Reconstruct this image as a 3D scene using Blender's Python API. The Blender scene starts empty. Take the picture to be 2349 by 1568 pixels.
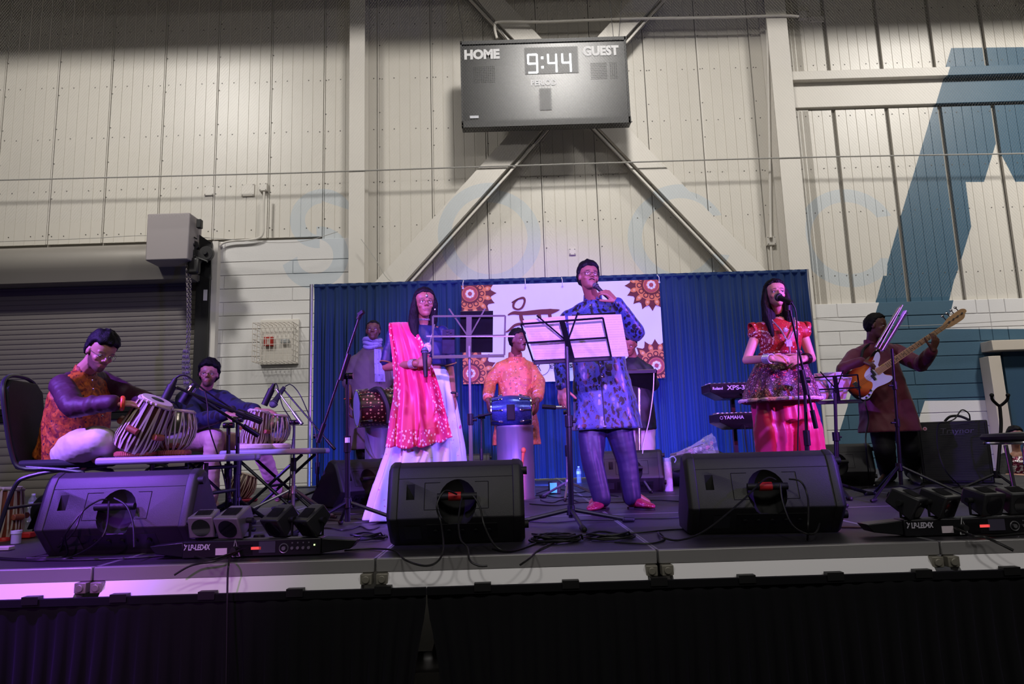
import bpy, bmesh, math, random
import numpy as np
from mathutils import Vector, Matrix, noise
R = math.radians
pi = math.pi
random.seed(7)
SC = bpy.context.scene
COL = SC.collection
V = Vector
def srgb(r, g, b):
    def c(x):
        x /= 255.0
        return x / 12.92 if x <= 0.04045 else ((x + 0.055) / 1.055) ** 2.4
    return (c(r), c(g), c(b))

# ------------------------------------------------------------------ camera
S = 1.0                       # height of the stage deck above the hall floor
CAM = V((0.0, 0.0, S + 0.455))
FPX, PITCH, ROLL = 1600.0, R(8.66), 0.0305
_f = V((0, math.cos(PITCH), math.sin(PITCH)))
_r0 = V((1, 0, 0)); _u0 = _r0.cross(_f)
CR = _r0 * math.cos(ROLL) - _u0 * math.sin(ROLL)
CU = _r0 * math.sin(ROLL) + _u0 * math.cos(ROLL)
cam = bpy.data.cameras.new('camera'); camo = bpy.data.objects.new('camera', cam); COL.objects.link(camo)
cam.sensor_width = 36.0; cam.lens = 36.0 * FPX / 2349.0; cam.clip_start = 0.05; cam.clip_end = 200
camo.matrix_world = Matrix(((CR.x, CU.x, -_f.x, CAM.x), (CR.y, CU.y, -_f.y, CAM.y), (CR.z, CU.z, -_f.z, CAM.z), (0, 0, 0, 1)))
SC.camera = camo
def ray(px, py):
    return _f + CR * ((px - 1174.5) / FPX) + CU * ((784.0 - py) / FPX)
def P(px, py, D):                      # point seen at a pixel, D metres in front of the camera
    d = ray(px, py); return CAM + d * (D / d.y)
def G(px, py, z=S):                    # point of the deck (or another level) seen at a pixel
    d = ray(px, py); return CAM + d * ((z - CAM.z) / d.z)

# ------------------------------------------------------------------ world, exposure, lights
SC.view_settings.view_transform = 'Standard'; SC.view_settings.look = 'None'
SC.view_settings.exposure = 0.0; SC.view_settings.gamma = 1.0
SC.view_settings.use_curve_mapping = False
w = bpy.data.worlds.new('hall_air'); SC.world = w; w.use_nodes = True
w.node_tree.nodes['Background'].inputs[0].default_value = (0.55, 0.52, 0.50, 1)
w.node_tree.nodes['Background'].inputs[1].default_value = 0.03
def area(name, loc, target, size, power, col, size_y=None, spread=180):
    l = bpy.data.lights.new(name, 'AREA'); l.shape = 'DISK'; l.energy = power; l.color = col; l.size = size
    if size_y: l.shape = 'RECTANGLE'; l.size_y = size_y
    l.spread = R(spread)
    o = bpy.data.objects.new(name, l); COL.objects.link(o); o.location = loc
    o.rotation_euler = (V(target) - V(loc)).to_track_quat('-Z', 'Y').to_euler(); return o
def spot(name, loc, target, ang, power, col, rad=0.06, blend=0.6):
    l = bpy.data.lights.new(name, 'SPOT'); l.energy = power; l.color = col; l.spot_size = R(ang)
    l.spot_blend = blend; l.shadow_soft_size = rad
    o = bpy.data.objects.new(name, l); COL.objects.link(o); o.location = loc
    o.rotation_euler = (V(target) - V(loc)).to_track_quat('-Z', 'Y').to_euler(); return o
WARM = (1.0, 0.96, 0.91)
def lampx(px, py, y, z=12.5):          # a ceiling lamp whose glint on the wall shows at this pixel
    d = ray(px, py); return CAM.x + d.x / d.y * (26.0 - y)
for hx, pw in ((lampx(555, 235, 5.1), 250), (lampx(1268, 130, 5.4), 260), (lampx(1985, 150, 5.1), 360)):      # high-bay luminaires thrown at the end wall
    area('high_bay_light', (hx, 5.2, 12.5), (hx * .85, 13.0, 5.6), 1.5, pw, WARM, spread=98)
for hx in (-5, 0.5, 6):                # unseen luminaires added behind the audience to brighten the stage front
    area('high_bay_light', (hx, -4.5, 9.5), (hx * .7, 4.0, 1.0), 1.2, 66, WARM, spread=120)
VIO = (0.27, 0.11, 1.0); MAG = (1.0, 0.10, 0.46); BLU = (0.03, 0.10, 1.0)
# wash lights on stands in front of the stage, left and right
spot('wash_light', (-3.2, 1.9, 5.0), (-2.35, 3.45, 1.1), 24, 1500, (0.32, 0.055, 1.0))
spot('wash_light', (-1.5, -0.6, 2.3), (-1.75, 3.05, 0.93), 26, 260, (0.72, 0.18, 1.0), blend=1.0)
spot('wash_light', (-5.0, 1.6, 4.3), (-1.0, 5.3, 1.7), 42, 3300, VIO)
spot('wash_light', (5.2, 2.0, 3.3), (0.6, 5.6, 1.7), 44, 2400, VIO)
spot('wash_light', (0.3, -1.5, 2.9), (0.45, 9.8, 2.45), 28, 4600, (0.36, 0.15, 1.0))
spot('wash_light', (4.4, 1.6, 3.0), (1.9, 5.0, 1.9), 34, 430, MAG)
spot('wash_light', (-2.9, 0.6, 3.6), (-0.7, 5.0, 1.9), 32, 330, MAG)
spot('uplight', (0.45, 8.4, 1.12), (0.4, 10.1, 1.5), 125, 190, BLU, 0.04)
spot('uplight', (2.3, 8.4, 1.12), (2.3, 10.1, 1.5), 125, 190, BLU, 0.04)
spot('uplight', (-1.9, 8.8, 1.12), (-2.3, 10.1, 1.5), 120, 70, BLU, 0.04)

# ------------------------------------------------------------------ materials
MATS = {}
class NT:
    def __init__(s, name):
        s.m = bpy.data.materials.new(name); s.m.use_nodes = True; s.t = s.m.node_tree; s.b = s.t.nodes['Principled BSDF']
    def n(s, typ, **kw):
        nd = s.t.nodes.new(typ)
        for k, v in kw.items(): setattr(nd, k, v)
        return nd
    def l(s, a, b): s.t.links.new(a, b)
    def math(s, op, a, b=None, c=None):
        nd = s.n('ShaderNodeMath', operation=op)
        for i, x in enumerate((a, b, c)):
            if x is None: continue
            if isinstance(x, (int, float)): nd.inputs[i].default_value = x
            else: s.l(x, nd.inputs[i])
        return nd.outputs[0]
    def mix(s, f, a, b):
        nd = s.n('ShaderNodeMix', data_type='RGBA')
        for i, x in ((0, f), (6, a), (7, b)):
            if isinstance(x, (int, float)): nd.inputs[i].default_value = x
            elif isinstance(x, tuple): nd.inputs[i].default_value = (*x[:3], 1)
            else: s.l(x, nd.inputs[i])
        return nd.outputs[2]
    def co(s, kind='Object', scale=None):
        c = s.n('ShaderNodeTexCoord').outputs[kind]
        if scale:
            mp = s.n('ShaderNodeMapping'); mp.inputs['Scale'].default_value = scale; s.l(c, mp.inputs[0]); c = mp.outputs[0]
        return c
    def noise(s, scale, co=None, detail=3, dist=0, rough=0.5):
        nd = s.n('ShaderNodeTexNoise'); nd.inputs['Scale'].default_value = scale; nd.inputs['Detail'].default_value = detail
        nd.inputs['Distortion'].default_value = dist; nd.inputs['Roughness'].default_value = rough
        s.l(co or s.co(), nd.inputs[0]); return nd.outputs[0]
    def vor(s, scale, co=None, feature='F1', out='Distance', rnd=1.0):
        nd = s.n('ShaderNodeTexVoronoi', feature=feature); nd.inputs['Scale'].default_value = scale
        nd.inputs['Randomness'].default_value = rnd
        s.l(co or s.co(), nd.inputs[0]); return nd.outputs[out]
    def step(s, x, a, b):
        nd = s.n('ShaderNodeMapRange'); s.l(x, nd.inputs[0]); nd.inputs[1].default_value = a; nd.inputs[2].default_value = b
        return nd.outputs[0]
    def bump(s, h, strength=0.3, dist=0.01):
        nd = s.n('ShaderNodeBump'); nd.inputs['Strength'].default_value = strength; nd.inputs['Distance'].default_value = dist
        s.l(h, nd.inputs['Height']); s.l(nd.outputs[0], s.b.inputs['Normal'])
def mat(name, col, rough=0.6, metal=0.0, var=0.0, vs=6.0, bump=0.0, bs=60.0, emit=None, es=1.0, sheen=0.0, alpha=1.0, trans=0.0, spec=None, coat=0.0):
    if name in MATS: return MATS[name]
    k = NT(name); b = k.b; c = tuple(col[:3])
    b.inputs['Base Color'].default_value = (*c, 1); b.inputs['Roughness'].default_value = rough; b.inputs['Metallic'].default_value = metal
    if var:
        f = k.noise(vs); k.l(k.mix(f, tuple(x * (1 - var) for x in c), tuple(min(1, x * (1 + var)) for x in c)), b.inputs['Base Color'])
    if bump: k.bump(k.noise(bs), bump, 0.004)
    if emit: b.inputs['Emission Color'].default_value = (*emit, 1); b.inputs['Emission Strength'].default_value = es
    if sheen: b.inputs['Sheen Weight'].default_value = sheen
    if alpha < 1: b.inputs['Alpha'].default_value = alpha
    if trans: b.inputs['Transmission Weight'].default_value = trans
    if spec is not None: b.inputs['Specular IOR Level'].default_value = spec
    if coat: b.inputs['Coat Weight'].default_value = coat
    MATS[name] = k.m; return k.m

# ------------------------------------------------------------------ mesh kit
MW = {}                                  # world matrix of every parent
def set_sharp(me, ang=38):
    me.polygons.foreach_set('use_smooth', [True] * len(me.polygons))
    me.set_sharp_from_angle(angle=R(ang))
def frame(d, up=(0, 0, 1)):
    d = V(d).normalized(); u = V(up)
    if abs(d.dot(u)) > 0.97 * u.length: u = V((0, 1, 0)) if abs(d.y) < 0.9 else V((1, 0, 0))
    x = u.cross(d).normalized(); y = d.cross(x); return x, y, d
def M3(x, y, z, o=(0, 0, 0)):
    return Matrix(((x[0], y[0], z[0], o[0]), (x[1], y[1], z[1], o[1]), (x[2], y[2], z[2], o[2]), (0, 0, 0, 1)))
def TR(loc, rz=0, rx=0, ry=0):
    return Matrix.Translation(V(loc)) @ Matrix.Rotation(rz, 4, 'Z') @ Matrix.Rotation(ry, 4, 'Y') @ Matrix.Rotation(rx, 4, 'X')
class MB:
    def __init__(s, M=None): s.v = []; s.f = []; s.mi = []; s.M = M; s.cur = 0
    def add(s, vs, fs, M=None):
        n = len(s.v); T = M or s.M
        for p in vs: s.v.append(tuple(T @ V(p)) if T else tuple(p))
        for f in fs: s.f.append(tuple(i + n for i in f)); s.mi.append(s.cur)
        return s
    def box(s, c, size, M=None):
        x, y, z = (k / 2 for k in size); cx, cy, cz = c
        vs = [(cx + a * x, cy + b * y, cz + d * z) for d in (-1, 1) for b in (-1, 1) for a in (-1, 1)]
        return s.add(vs, [(0, 2, 3, 1), (4, 5, 7, 6), (0, 1, 5, 4), (2, 6, 7, 3), (0, 4, 6, 2), (1, 3, 7, 5)], M)
    def bar(s, p0, p1, wd, th, up=(0, 0, 1)):     # rectangular bar between two points
        x, y, d = frame(V(p1) - V(p0), up); vs = []
        for p in (V(p0), V(p1)):
            for a, b in ((-1, -1), (1, -1), (1, 1), (-1, 1)): vs.append(p + x * a * wd / 2 + y * b * th / 2)
        return s.add(vs, [(0, 3, 2, 1), (4, 5, 6, 7), (0, 1, 5, 4), (1, 2, 6, 5), (2, 3, 7, 6), (3, 0, 4, 7)])
    def loft(s, rings, cap=True, closed=True):
        n = len(rings[0]); vs = [p for r in rings for p in r]; fs = []
        for i in range(len(rings) - 1):
            for j in range(n if closed else n - 1):
                k = (j + 1) % n; fs.append((i * n + j, i * n + k, (i + 1) * n + k, (i + 1) * n + j))
        if cap: fs.append(tuple(reversed(range(n)))); fs.append(tuple((len(rings) - 1) * n + j for j in range(n)))
        return s.add(vs, fs)
    def tube(s, pts, r, n=8, cap=True, up=(0, 0, 1)):
        pts = [V(p) for p in pts]; rings = []; x = None
        for i, p in enumerate(pts):
            d = (pts[min(i + 1, len(pts) - 1)] - pts[max(i - 1, 0)])
            if d.length < 1e-9: d = V((0, 0, 1))
            d.normalize()
            if x is None: x, y, _ = frame(d, up)
            else:
                x = (x - d * x.dot(d))
                x = x.normalized() if x.length > 1e-6 else frame(d, up)[0]
                y = d.cross(x)
            rr = r[i] if isinstance(r, (list, tuple)) else r
            rings.append([p + (x * math.cos(2 * pi * k / n) + y * math.sin(2 * pi * k / n)) * rr for k in range(n)])
        return s.loft(rings, cap)
    def cyl(s, p0, p1, r0, r1=None, n=14): return s.tube([p0, p1], [r0, r0 if r1 is None else r1], n)
    def lathe(s, prof, n=20, M=None, closed=False):
        vs = []; fs = []; m = len(prof)
        for k in range(n):
            a = 2 * pi * k / n
            for r, z in prof: vs.append((r * math.cos(a), r * math.sin(a), z))
        for k in range(n):
            q = (k + 1) % n
            for i in range(m - 1): fs.append((k * m + i, q * m + i, q * m + i + 1, k * m + i + 1))
        if not closed:
            if prof[0][0] > 1e-5: fs.append(tuple(k * m for k in reversed(range(n))))
            if prof[-1][0] > 1e-5: fs.append(tuple(k * m + m - 1 for k in range(n)))
        return s.add(vs, fs, M)
    def prism(s, poly, h, M=None, z0=0.0):           # polygon in local XY, from z0 to z0+h
        n = len(poly); vs = [(x, y, z0) for x, y in poly] + [(x, y, z0 + h) for x, y in poly]
        fs = [tuple(reversed(range(n))), tuple(range(n, 2 * n))] + [(i, (i + 1) % n, n + (i + 1) % n, n + i) for i in range(n)]
        return s.add(vs, fs, M)
    def ell(s, c, r, X=None, n=14, m=9):             # ellipsoid, X = 3 axes
        ax = X or (V((1, 0, 0)), V((0, 1, 0)), V((0, 0, 1))); c = V(c); vs = []
        if isinstance(r, (int, float)): r = (r, r, r)
        vs.append(c + ax[2] * r[2])
        for i in range(1, m):
            t = pi * i / m
            for k in range(n):
                a = 2 * pi * k / n
                vs.append(c + ax[0] * (r[0] * math.sin(t) * math.cos(a)) + ax[1] * (r[1] * math.sin(t) * math.sin(a)) + ax[2] * (r[2] * math.cos(t)))
        vs.append(c - ax[2] * r[2]); fs = []
        for k in range(n): fs.append((0, 1 + k, 1 + (k + 1) % n))
        for i in range(m - 2):
            for k in range(n):
                q = (k + 1) % n; fs.append((1 + i * n + k, 1 + (i + 1) * n + k, 1 + (i + 1) * n + q, 1 + i * n + q))
        L = len(vs) - 1; b = 1 + (m - 2) * n
        for k in range(n): fs.append((L, b + (k + 1) % n, b + k))
        return s.add(vs, fs)
    def cap(s, p0, p1, r0, r1, n=14):                # tapered capsule
        p0, p1 = V(p0), V(p1); s.ell(p0, r0, n=n); s.ell(p1, r1, n=n)
        if (p1 - p0).length > 1e-5: s.tube([p0, p1], [r0, r1], n)
        return s
    def chain(s, pts, rs, n=14):
        for i in range(len(pts) - 1): s.cap(pts[i], pts[i + 1], rs[i], rs[i + 1], n)
        return s
    def mesh(s, name, mats, smooth=True, ang=38):
        me = bpy.data.meshes.new(name); me.from_pydata(s.v, [], s.f); me.validate(); 
        for m in (mats if isinstance(mats, (list, tuple)) else [mats]): me.materials.append(m)
        if any(s.mi): me.polygons.foreach_set('material_index', s.mi[:len(me.polygons)])
        if smooth: set_sharp(me, ang)
        return me
    def build(s, name, mats, parent=None, smooth=True, ang=38, bev=0, label=None, world=True):
        if parent is not None and world:
            inv = MW[parent.name].inverted(); s.v = [tuple(inv @ V(p)) for p in s.v]
        o = link(name, s.mesh(name, mats, smooth, ang), parent)
        if bev:
            b = o.modifiers.new('edge', 'BEVEL'); b.width = bev; b.segments = 2; b.limit_method = 'ANGLE'; b.angle_limit = R(40)
        if label: o['label'] = label
        return o
def link(name, data, parent=None, loc=None):
    o = bpy.data.objects.new(name, data); COL.objects.link(o)
    if loc is not None: o.location = loc
    if parent is not None: o.parent = parent
    MW[o.name] = (MW[parent.name] if parent is not None else Matrix()) @ (Matrix.Translation(V(loc)) if loc is not None else Matrix())
    return o
def tag(o, label, cat, group=None, kind=None):
    o['label'] = label; o['category'] = cat
    if group: o['group'] = group
    if kind: o['kind'] = kind
    return o
def thing(name, label, cat, M, group=None):         # Empty at the base of a thing
    o = bpy.data.objects.new(name, None); COL.objects.link(o)
    if not isinstance(M, Matrix): M = TR(M)
    o.matrix_world = M; MW[o.name] = M.copy(); o.empty_display_size = 0.1
    return tag(o, label, cat, group)
def struct(o): o['kind'] = 'structure'; return o
def setting(name, loc=(0, 0, 0)):
    o = bpy.data.objects.new(name, None); COL.objects.link(o); o.location = loc; MW[o.name] = Matrix.Translation(V(loc)); o['kind'] = 'structure'; return o
def bez(pts, n=8):                                   # smooth curve through points
    pts = [V(p) for p in pts]; out = []
    for i in range(len(pts) - 1):
        a, b, c, d = pts[max(i - 1, 0)], pts[i], pts[i + 1], pts[min(i + 2, len(pts) - 1)]
        for k in range(n):
            t = k / n
            out.append(0.5 * ((2 * b) + (c - a) * t + (2 * a - 5 * b + 4 * c - d) * t * t + (3 * b - a - 3 * c + d) * t ** 3))
    out.append(pts[-1]); return out
def text(name, body, M, size, m, parent=None, ext=0.001, bold=0.0, sx=1.0, align='LEFT', label=None, shear=0.0):
    cu = bpy.data.curves.new(name, 'FONT'); cu.body = body; cu.size = size; cu.extrude = ext; cu.offset = bold; cu.shear = shear
    cu.align_x = align; cu.resolution_u = 3
    t = bpy.data.objects.new('t', cu); COL.objects.link(t); dg = bpy.context.evaluated_depsgraph_get()
    me = bpy.data.meshes.new_from_object(t.evaluated_get(dg)); bpy.data.objects.remove(t)
    T = M @ Matrix.Diagonal((sx, 1, 1, 1))
    if parent is not None: T = MW[parent.name].inverted() @ T
    me.transform(T); me.materials.clear(); me.materials.append(m); me.name = name
    o = link(name, me, parent)
    if label: o['label'] = label
    return o
def facing(o, xd=(1, 0, 0), yd=(0, 0, 1)):           # matrix whose local XY plane is given
    x = V(xd).normalized(); y = V(yd); z = x.cross(y).normalized(); y = z.cross(x); return M3(x, y, z, o)
def copy_tree(o, parent=None):
    c = o.copy(); COL.objects.link(c)
    if parent is not None: c.parent = parent
    for ch in list(o.children): copy_tree(ch, c)
    return c
# ------------------------------------------------------------------ painted wall material (mural runs over panels, beams, braces and blocks)
DW = 13.0                                            # wall plane
WX = lambda px, py=500: P(px, py, DW).x
WZ = lambda py, px=1174: P(px, py, DW).z
def painted(name, col, rough=0.38, bumpy=0.0):
    k = NT(name); g = k.n('ShaderNodeNewGeometry').outputs['Position']
    sep = k.n('ShaderNodeSeparateXYZ'); k.l(g, sep.inputs[0])
    flat = k.n('ShaderNodeCombineXYZ'); k.l(sep.outputs[0], flat.inputs[0]); k.l(sep.outputs[2], flat.inputs[2]); flat = flat.outputs[0]
    def half(a, b):                                  # mask of the side of a line
        n = V((-(b.z - a.z), 0, b.x - a.x)).normalized(); c = n.dot(V((a.x, 0, a.z)))
        d = k.n('ShaderNodeVectorMath', operation='DOT_PRODUCT'); k.l(flat, d.inputs[0]); d.inputs[1].default_value = n
        return k.math('LESS_THAN', d.outputs['Value'], c)
    def poly(pts):                                   # clockwise in the picture
        q = [P(x, y, DW) for x, y in pts]; r = None
        for i in range(len(q)):
            h = half(q[i], q[(i + 1) % len(q)]); r = h if r is None else k.math('MULTIPLY', r, h)
        return r
    def ring(px, py, ro, ri):
        c = P(px, py, DW); sc = DW / FPX
        d = k.n('ShaderNodeVectorMath', operation='DISTANCE'); k.l(flat, d.inputs[0]); d.inputs[1].default_value = (c.x, 0, c.z); d = d.outputs['Value']
        return k.math('MULTIPLY', k.math('LESS_THAN', d, ro * sc), k.math('GREATER_THAN', d, ri * sc))
    def big(pts): return poly(pts)
    O = lambda a, b: k.math('MAXIMUM', a, b)
    A = lambda a, b: k.math('MULTIPLY', a, b)
    N = lambda a: k.math('SUBTRACT', 1.0, a)
    pale = ring(1125, 546, 120, 88)
    c1 = A(ring(1556, 546, 120, 86), N(poly([(1600, 500), (1760, 480), (1760, 600), (1600, 590)])))
    c2 = A(ring(1945, 545, 120, 88), N(poly([(2000, 500), (2160, 480), (2160, 600), (2000, 590)])))
    s1 = A(ring(738, 503, 76, 40), O(poly([(640, 410), (738, 410), (738, 600), (640, 600)]), poly([(736, 410), (830, 410), (830, 490), (736, 460)])))
    s2 = A(ring(728, 592, 78, 42), O(poly([(726, 495), (830, 495), (830, 690), (726, 690)]), poly([(640, 620), (692, 590), (728, 600), (728, 690), (640, 690)])))
    for q in (c1, c2, s1, s2): pale = O(pale, q)
    top = poly([(2182, 110), (2348, 108), (2440, 416), (2090, 418)])
    tip = poly([(2257, 418), (2284, 330), (2330, 418)])
    blue = A(top, N(tip))
    for q in (poly([(2090, 416), (2215, 416), (2228, 520), (2059, 520)]), poly([(2060, 518), (2228, 519), (2203, 602), (2035, 607)]),
              poly([(2036, 605), (2204, 600), (2190, 640), (2034, 632)]), poly([(2026, 632), (2190, 636), (2170, 720), (2005, 706)]),
              poly([(2005, 704), (2170, 716), (2112, 920), (1936, 930)]), poly([(1938, 926), (2112, 918), (2050, 1110), (1880, 1110)]),
              poly([(2150, 757), (2600, 757), (2600, 915), (2108, 920)])): blue = O(blue, q)
    base = k.mix(k.noise(0.9), tuple(x * 0.94 for x in col), tuple(min(1, x * 1.05) for x in col))
    wear = k.noise(3.0, detail=5)
    base = k.mix(A(pale, 0.55), base, srgb(172, 187, 199))
    base = k.mix(blue, base, k.mix(wear, srgb(54, 86, 106), srgb(61, 93, 113)))
    k.l(base, k.b.inputs['Base Color']); k.b.inputs['Roughness'].default_value = rough
    if bumpy: k.bump(k.noise(40, detail=4), bumpy, 0.004)
    return k.m
M_panel = painted('painted_steel_panel', srgb(204, 199, 189), 0.39)
M_block = painted('painted_block', srgb(214, 212, 210), 0.6, 0.35)
M_beam = painted('painted_beam', srgb(212, 207, 198), 0.5)
M_groove = mat('groove_shade', srgb(150, 145, 136), 0.6)  # darker than the panels: shade of the gaps put into the backing colour
M_screw = mat('screw_steel', srgb(90, 86, 80), 0.5, 0.4)
M_galv = mat('galvanised', srgb(170, 168, 163), 0.45, 0.3)
M_blk = mat('black_metal', srgb(22, 22, 24), 0.45, 0.2)
M_floor = mat('hall_floor', srgb(70, 66, 62), 0.5, var=0.2)

fl = MB().box((0, 6.0, -0.05), (30, 20, 0.1)); struct(fl.build('floor', M_floor))
wall = setting('wall_back', (0, DW, 0))
wall['label'] = 'tall corrugated steel and block wall behind the stage'

def panel_mesh(wd, h, ribs=5, t=0.05):               # one insulated steel panel, shallow grooves between flat ribs
    m = MB(); g = 0.010; prof = [(-wd / 2, t)]; prof.append((-wd / 2, 0))
    for k in range(1, ribs):
        x = -wd / 2 + wd * k / ribs
        prof += [(x - g, 0), (x - g * 0.5, 0.009), (x + g * 0.5, 0.009), (x + g, 0)]
    prof += [(wd / 2, 0), (wd / 2, t)]
    n = len(prof); vs = [(x, y, 0) for x, y in prof] + [(x, y, h) for x, y in prof]
    m.add(vs, [(i, i + 1, n + i + 1, n + i) for i in range(n - 1)] + [tuple(range(n))[::-1], tuple(range(n, 2 * n))])
    return m.mesh('panel', M_panel, True, 20)
TOP = 12.2
back = MB().box((0, DW + 0.115, TOP / 2), (32, 0.1, TOP)); struct(back.build('backing_sheet', M_groove, wall))
pitch = (WX(2248, 390) - WX(118, 407)) / 17.0
x0 = WX(118, 407)
Zl = WZ(555, 300); Zr = P(2100, 691, DW).z; Zb1 = P(2000, 250, DW).z; Zb2 = P(2000, 163, DW).z
pm = {}
def put_panel(xc, wd, z0, z1, ribs=5):
    key = (round(wd, 3), round(z1 - z0, 3), ribs)
    if key not in pm: pm[key] = panel_mesh(wd, z1 - z0, ribs)
    o = link('panel', pm[key], wall); o.location = (xc, 0, z0); return o
xl, xr = WX(812), WX(1800, 300)
screws = MB(); seams = MB()
rowsZ = [P(430, y, DW).z for y in (70, 194, 311, 431, 532)] + [WZ(655), 3.0]
def screw(x, z): screws.add([(x + 0.013 * math.cos(a * pi / 3), -0.004, z + 0.013 * math.sin(a * pi / 3)) for a in range(6)] + [(x, -0.012, z)], [(a, (a + 1) % 6, 6) for a in range(6)])
MB().box((0, 11.0, 11.4), (34, .35, 2.2)).build('shading_beam', M_beam)['kind'] = 'structure'  # beam out of view, added to shade the top of the wall
for k in range(-10, 14):                              # panels left of the first column, then up to the second one
    xa = x0 + pitch * k; xc = xa + pitch / 2
    if xa > xr - .15: break
    zb = Zl if xc < xl - 0.2 else 0.0
    put_panel(xc, pitch - 0.045, zb, TOP)
    for z in rowsZ:
        if z > zb + 0.1:
            for q in (0.08, 0.3, 0.7, 0.92): screw(xa + pitch * q, z + 0.01 * random.uniform(-1, 1))
    if xa > xl or True:
        z = zb + 0.2
        while z < TOP: screw(xa + 0.035, z); z += 0.72
    b = MB(); wdt = 0.055 if xa < xl else 0.07
    b.box((xa + .006, 0.006, (zb + TOP) / 2), (wdt * 0.36, 0.045, TOP - zb))
    o = b.build('joint_strip', M_panel if k % 3 else M_beam, wall, world=False)
xa0 = WX(1923, 360)
for k in range(-1, 8):                               # bay right of the second column
    xa = xa0 + pitch * 0.985 * k; xc = xa + pitch * 0.49
    for z0_, z1_ in ((Zr, Zb1), (Zb2, TOP)):
        if xc - 0.3 < xr: continue
        put_panel(xc, pitch * 0.985 - 0.085, z0_, z1_)
        for z in rowsZ:
            if z0_ < z < z1_:
                for q in (0.09, 0.3, 0.7, 0.91): screw(xa + pitch * q, z)
o = screws.build('screws', M_screw, wall, world=False); o['kind'] = 'stuff'
# horizontal beams of the right bay, then beam over the blocks
def beam(name, px0, px1, py0, py1, d0, dep, m=M_beam, bev=0.01):
    a = P(px0, py0, d0); b = P(px1, py1, d0); b.z = P(px0, py1, d0).z
    o = MB().box(((a.x + b.x) / 2, d0 + dep / 2, (a.z + b.z) / 2), (b.x - a.x, dep, a.z - b.z)).build(name, m, bev=bev); return struct(o)
beam('trim_1', 1804, 2600, 164, 184, DW - 0.20, 0.3)
beam('trim_2', 1804, 2600, 190, 248, DW - 0.06, 0.16)
def wbox(x0, x1, z0, z1, y0, y1): return MB().box(((x0 + x1) / 2, (y0 + y1) / 2, (z0 + z1) / 2), (x1 - x0, y1 - y0, z1 - z0))
# steel columns
cw = 0.32
for px, nm, w_ in ((829, 'column_left', 0.30), (1798, 'column_right', 0.40)):
    xc = WX(px, 300) if nm == 'column_left' else (P(1777, 0, 12.7).x + P(1826, 610, 12.7).x) / 2
    m = MB(); m.box((xc, 12.62, TOP / 2), (w_, 0.03, TOP)); m.box((xc, 12.80, TOP / 2), (0.04, 0.34, TOP)); m.box((xc, 12.965, TOP / 2), (w_, 0.03, TOP))
    o = struct(m.build(nm, M_beam, bev=0.004)); o['label'] = 'white steel column of the back wall'
# X bracing
def brace(name, p0, p1, side, wd=0.40):
    a, b = P(*p0), P(*p1); r = setting(name, (0, 0, 0)); d = (b - a).normalized(); n = V((-d.z, 0, d.x)) * side
    o = MB().bar(a, b, wd, 0.05, (0, 1, 0)).build('flange', M_beam, r, bev=0.004)
    o = MB().bar(a + n * (wd / 2 + 0.05) + V((0, 0.09, 0)), b + n * (wd / 2 + 0.05) + V((0, 0.09, 0)), 0.10, 0.03, (0, 1, 0)).build('web', mat('brace_shadow_gap', srgb(120, 116, 110), 0.6), r)  # strip between flange and lip, groove shadow put into its darker colour
    o = MB().bar(a + n * (wd / 2 + 0.085), b + n * (wd / 2 + 0.085), 0.035, 0.05, (0, 1, 0)).build('lip', M_beam, r)
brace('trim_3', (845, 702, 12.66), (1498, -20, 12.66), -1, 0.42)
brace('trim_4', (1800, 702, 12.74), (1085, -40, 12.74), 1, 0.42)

# block walls: courses of long painted blocks, raked joints
course = 32.4 * 12.86 / FPX
def blockwall(name, x0, x1, ztop, first, off):
    r = setting(name, (0, 12.86, 0)); L = 162 * 12.86 / FPX * 2
    struct(wbox(x0, x1, 0, ztop - 0.02, 12.875, 13.02).build('joint_bed', M_block, r))
    z = ztop; k = 0; cache = {}
    while z > 0.05:
        h = first if k == 0 else course; xs = [x0]; x = x0 + off + (L / 2 if k % 2 else 0)
        while x < x1:
            if x > x0 + 0.05: xs.append(x)
            x += L
        xs.append(x1)
        for i in range(len(xs) - 1):
            wd = xs[i + 1] - xs[i] - 0.008; hh = h - 0.014; key = (round(wd, 3), round(hh, 3))
            if key not in cache:
                mb = MB(); e = 0.006                 # slightly cushioned face
                vs = [(-wd / 2, 0.03, -hh / 2), (wd / 2, 0.03, -hh / 2), (wd / 2, 0.03, hh / 2), (-wd / 2, 0.03, hh / 2),
                      (-wd / 2, e, -hh / 2), (wd / 2, e, -hh / 2), (wd / 2, e, hh / 2), (-wd / 2, e, hh / 2),
                      (-wd / 2 + e, 0, -hh / 2 + e), (wd / 2 - e, 0, -hh / 2 + e), (wd / 2 - e, 0, hh / 2 - e), (-wd / 2 + e, 0, hh / 2 - e)]
                fs = [(8, 9, 10, 11)]
                for a in (0, 4):
                    for j in range(4): q = (j + 1) % 4; fs.append((a + j, a + q, a + 4 + q, a + 4 + j))
                cache[key] = mb.add(vs, fs).mesh('block', M_block, False)
            o = link('block', cache[key], r); o.location = ((xs[i] + xs[i + 1]) / 2, random.uniform(-0.002, 0.002), z - h / 2)
        z -= h; k += 1
    return r
zlb = P(650, 549, 12.86).z
bw = blockwall('wall_block_left', P(491, 600, 12.86).x, P(808, 600, 12.86).x, zlb, 52 * 12.86 / FPX, 0.2)
bw['label'] = 'white painted block wall beside the roller door'
zrb = P(2100, 690, 12.86).z
bw2 = blockwall('wall_block_right', P(1852, 700, 12.86).x, P(2290, 860, 12.86).x, zrb, 34 * 12.86 / FPX, 0.55)
xj = P(2290, 860, 12.86).x
bw3 = blockwall('wall_block_far', xj, xj + 5.0, zrb, 34 * 12.86 / FPX, 0.3)
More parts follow.
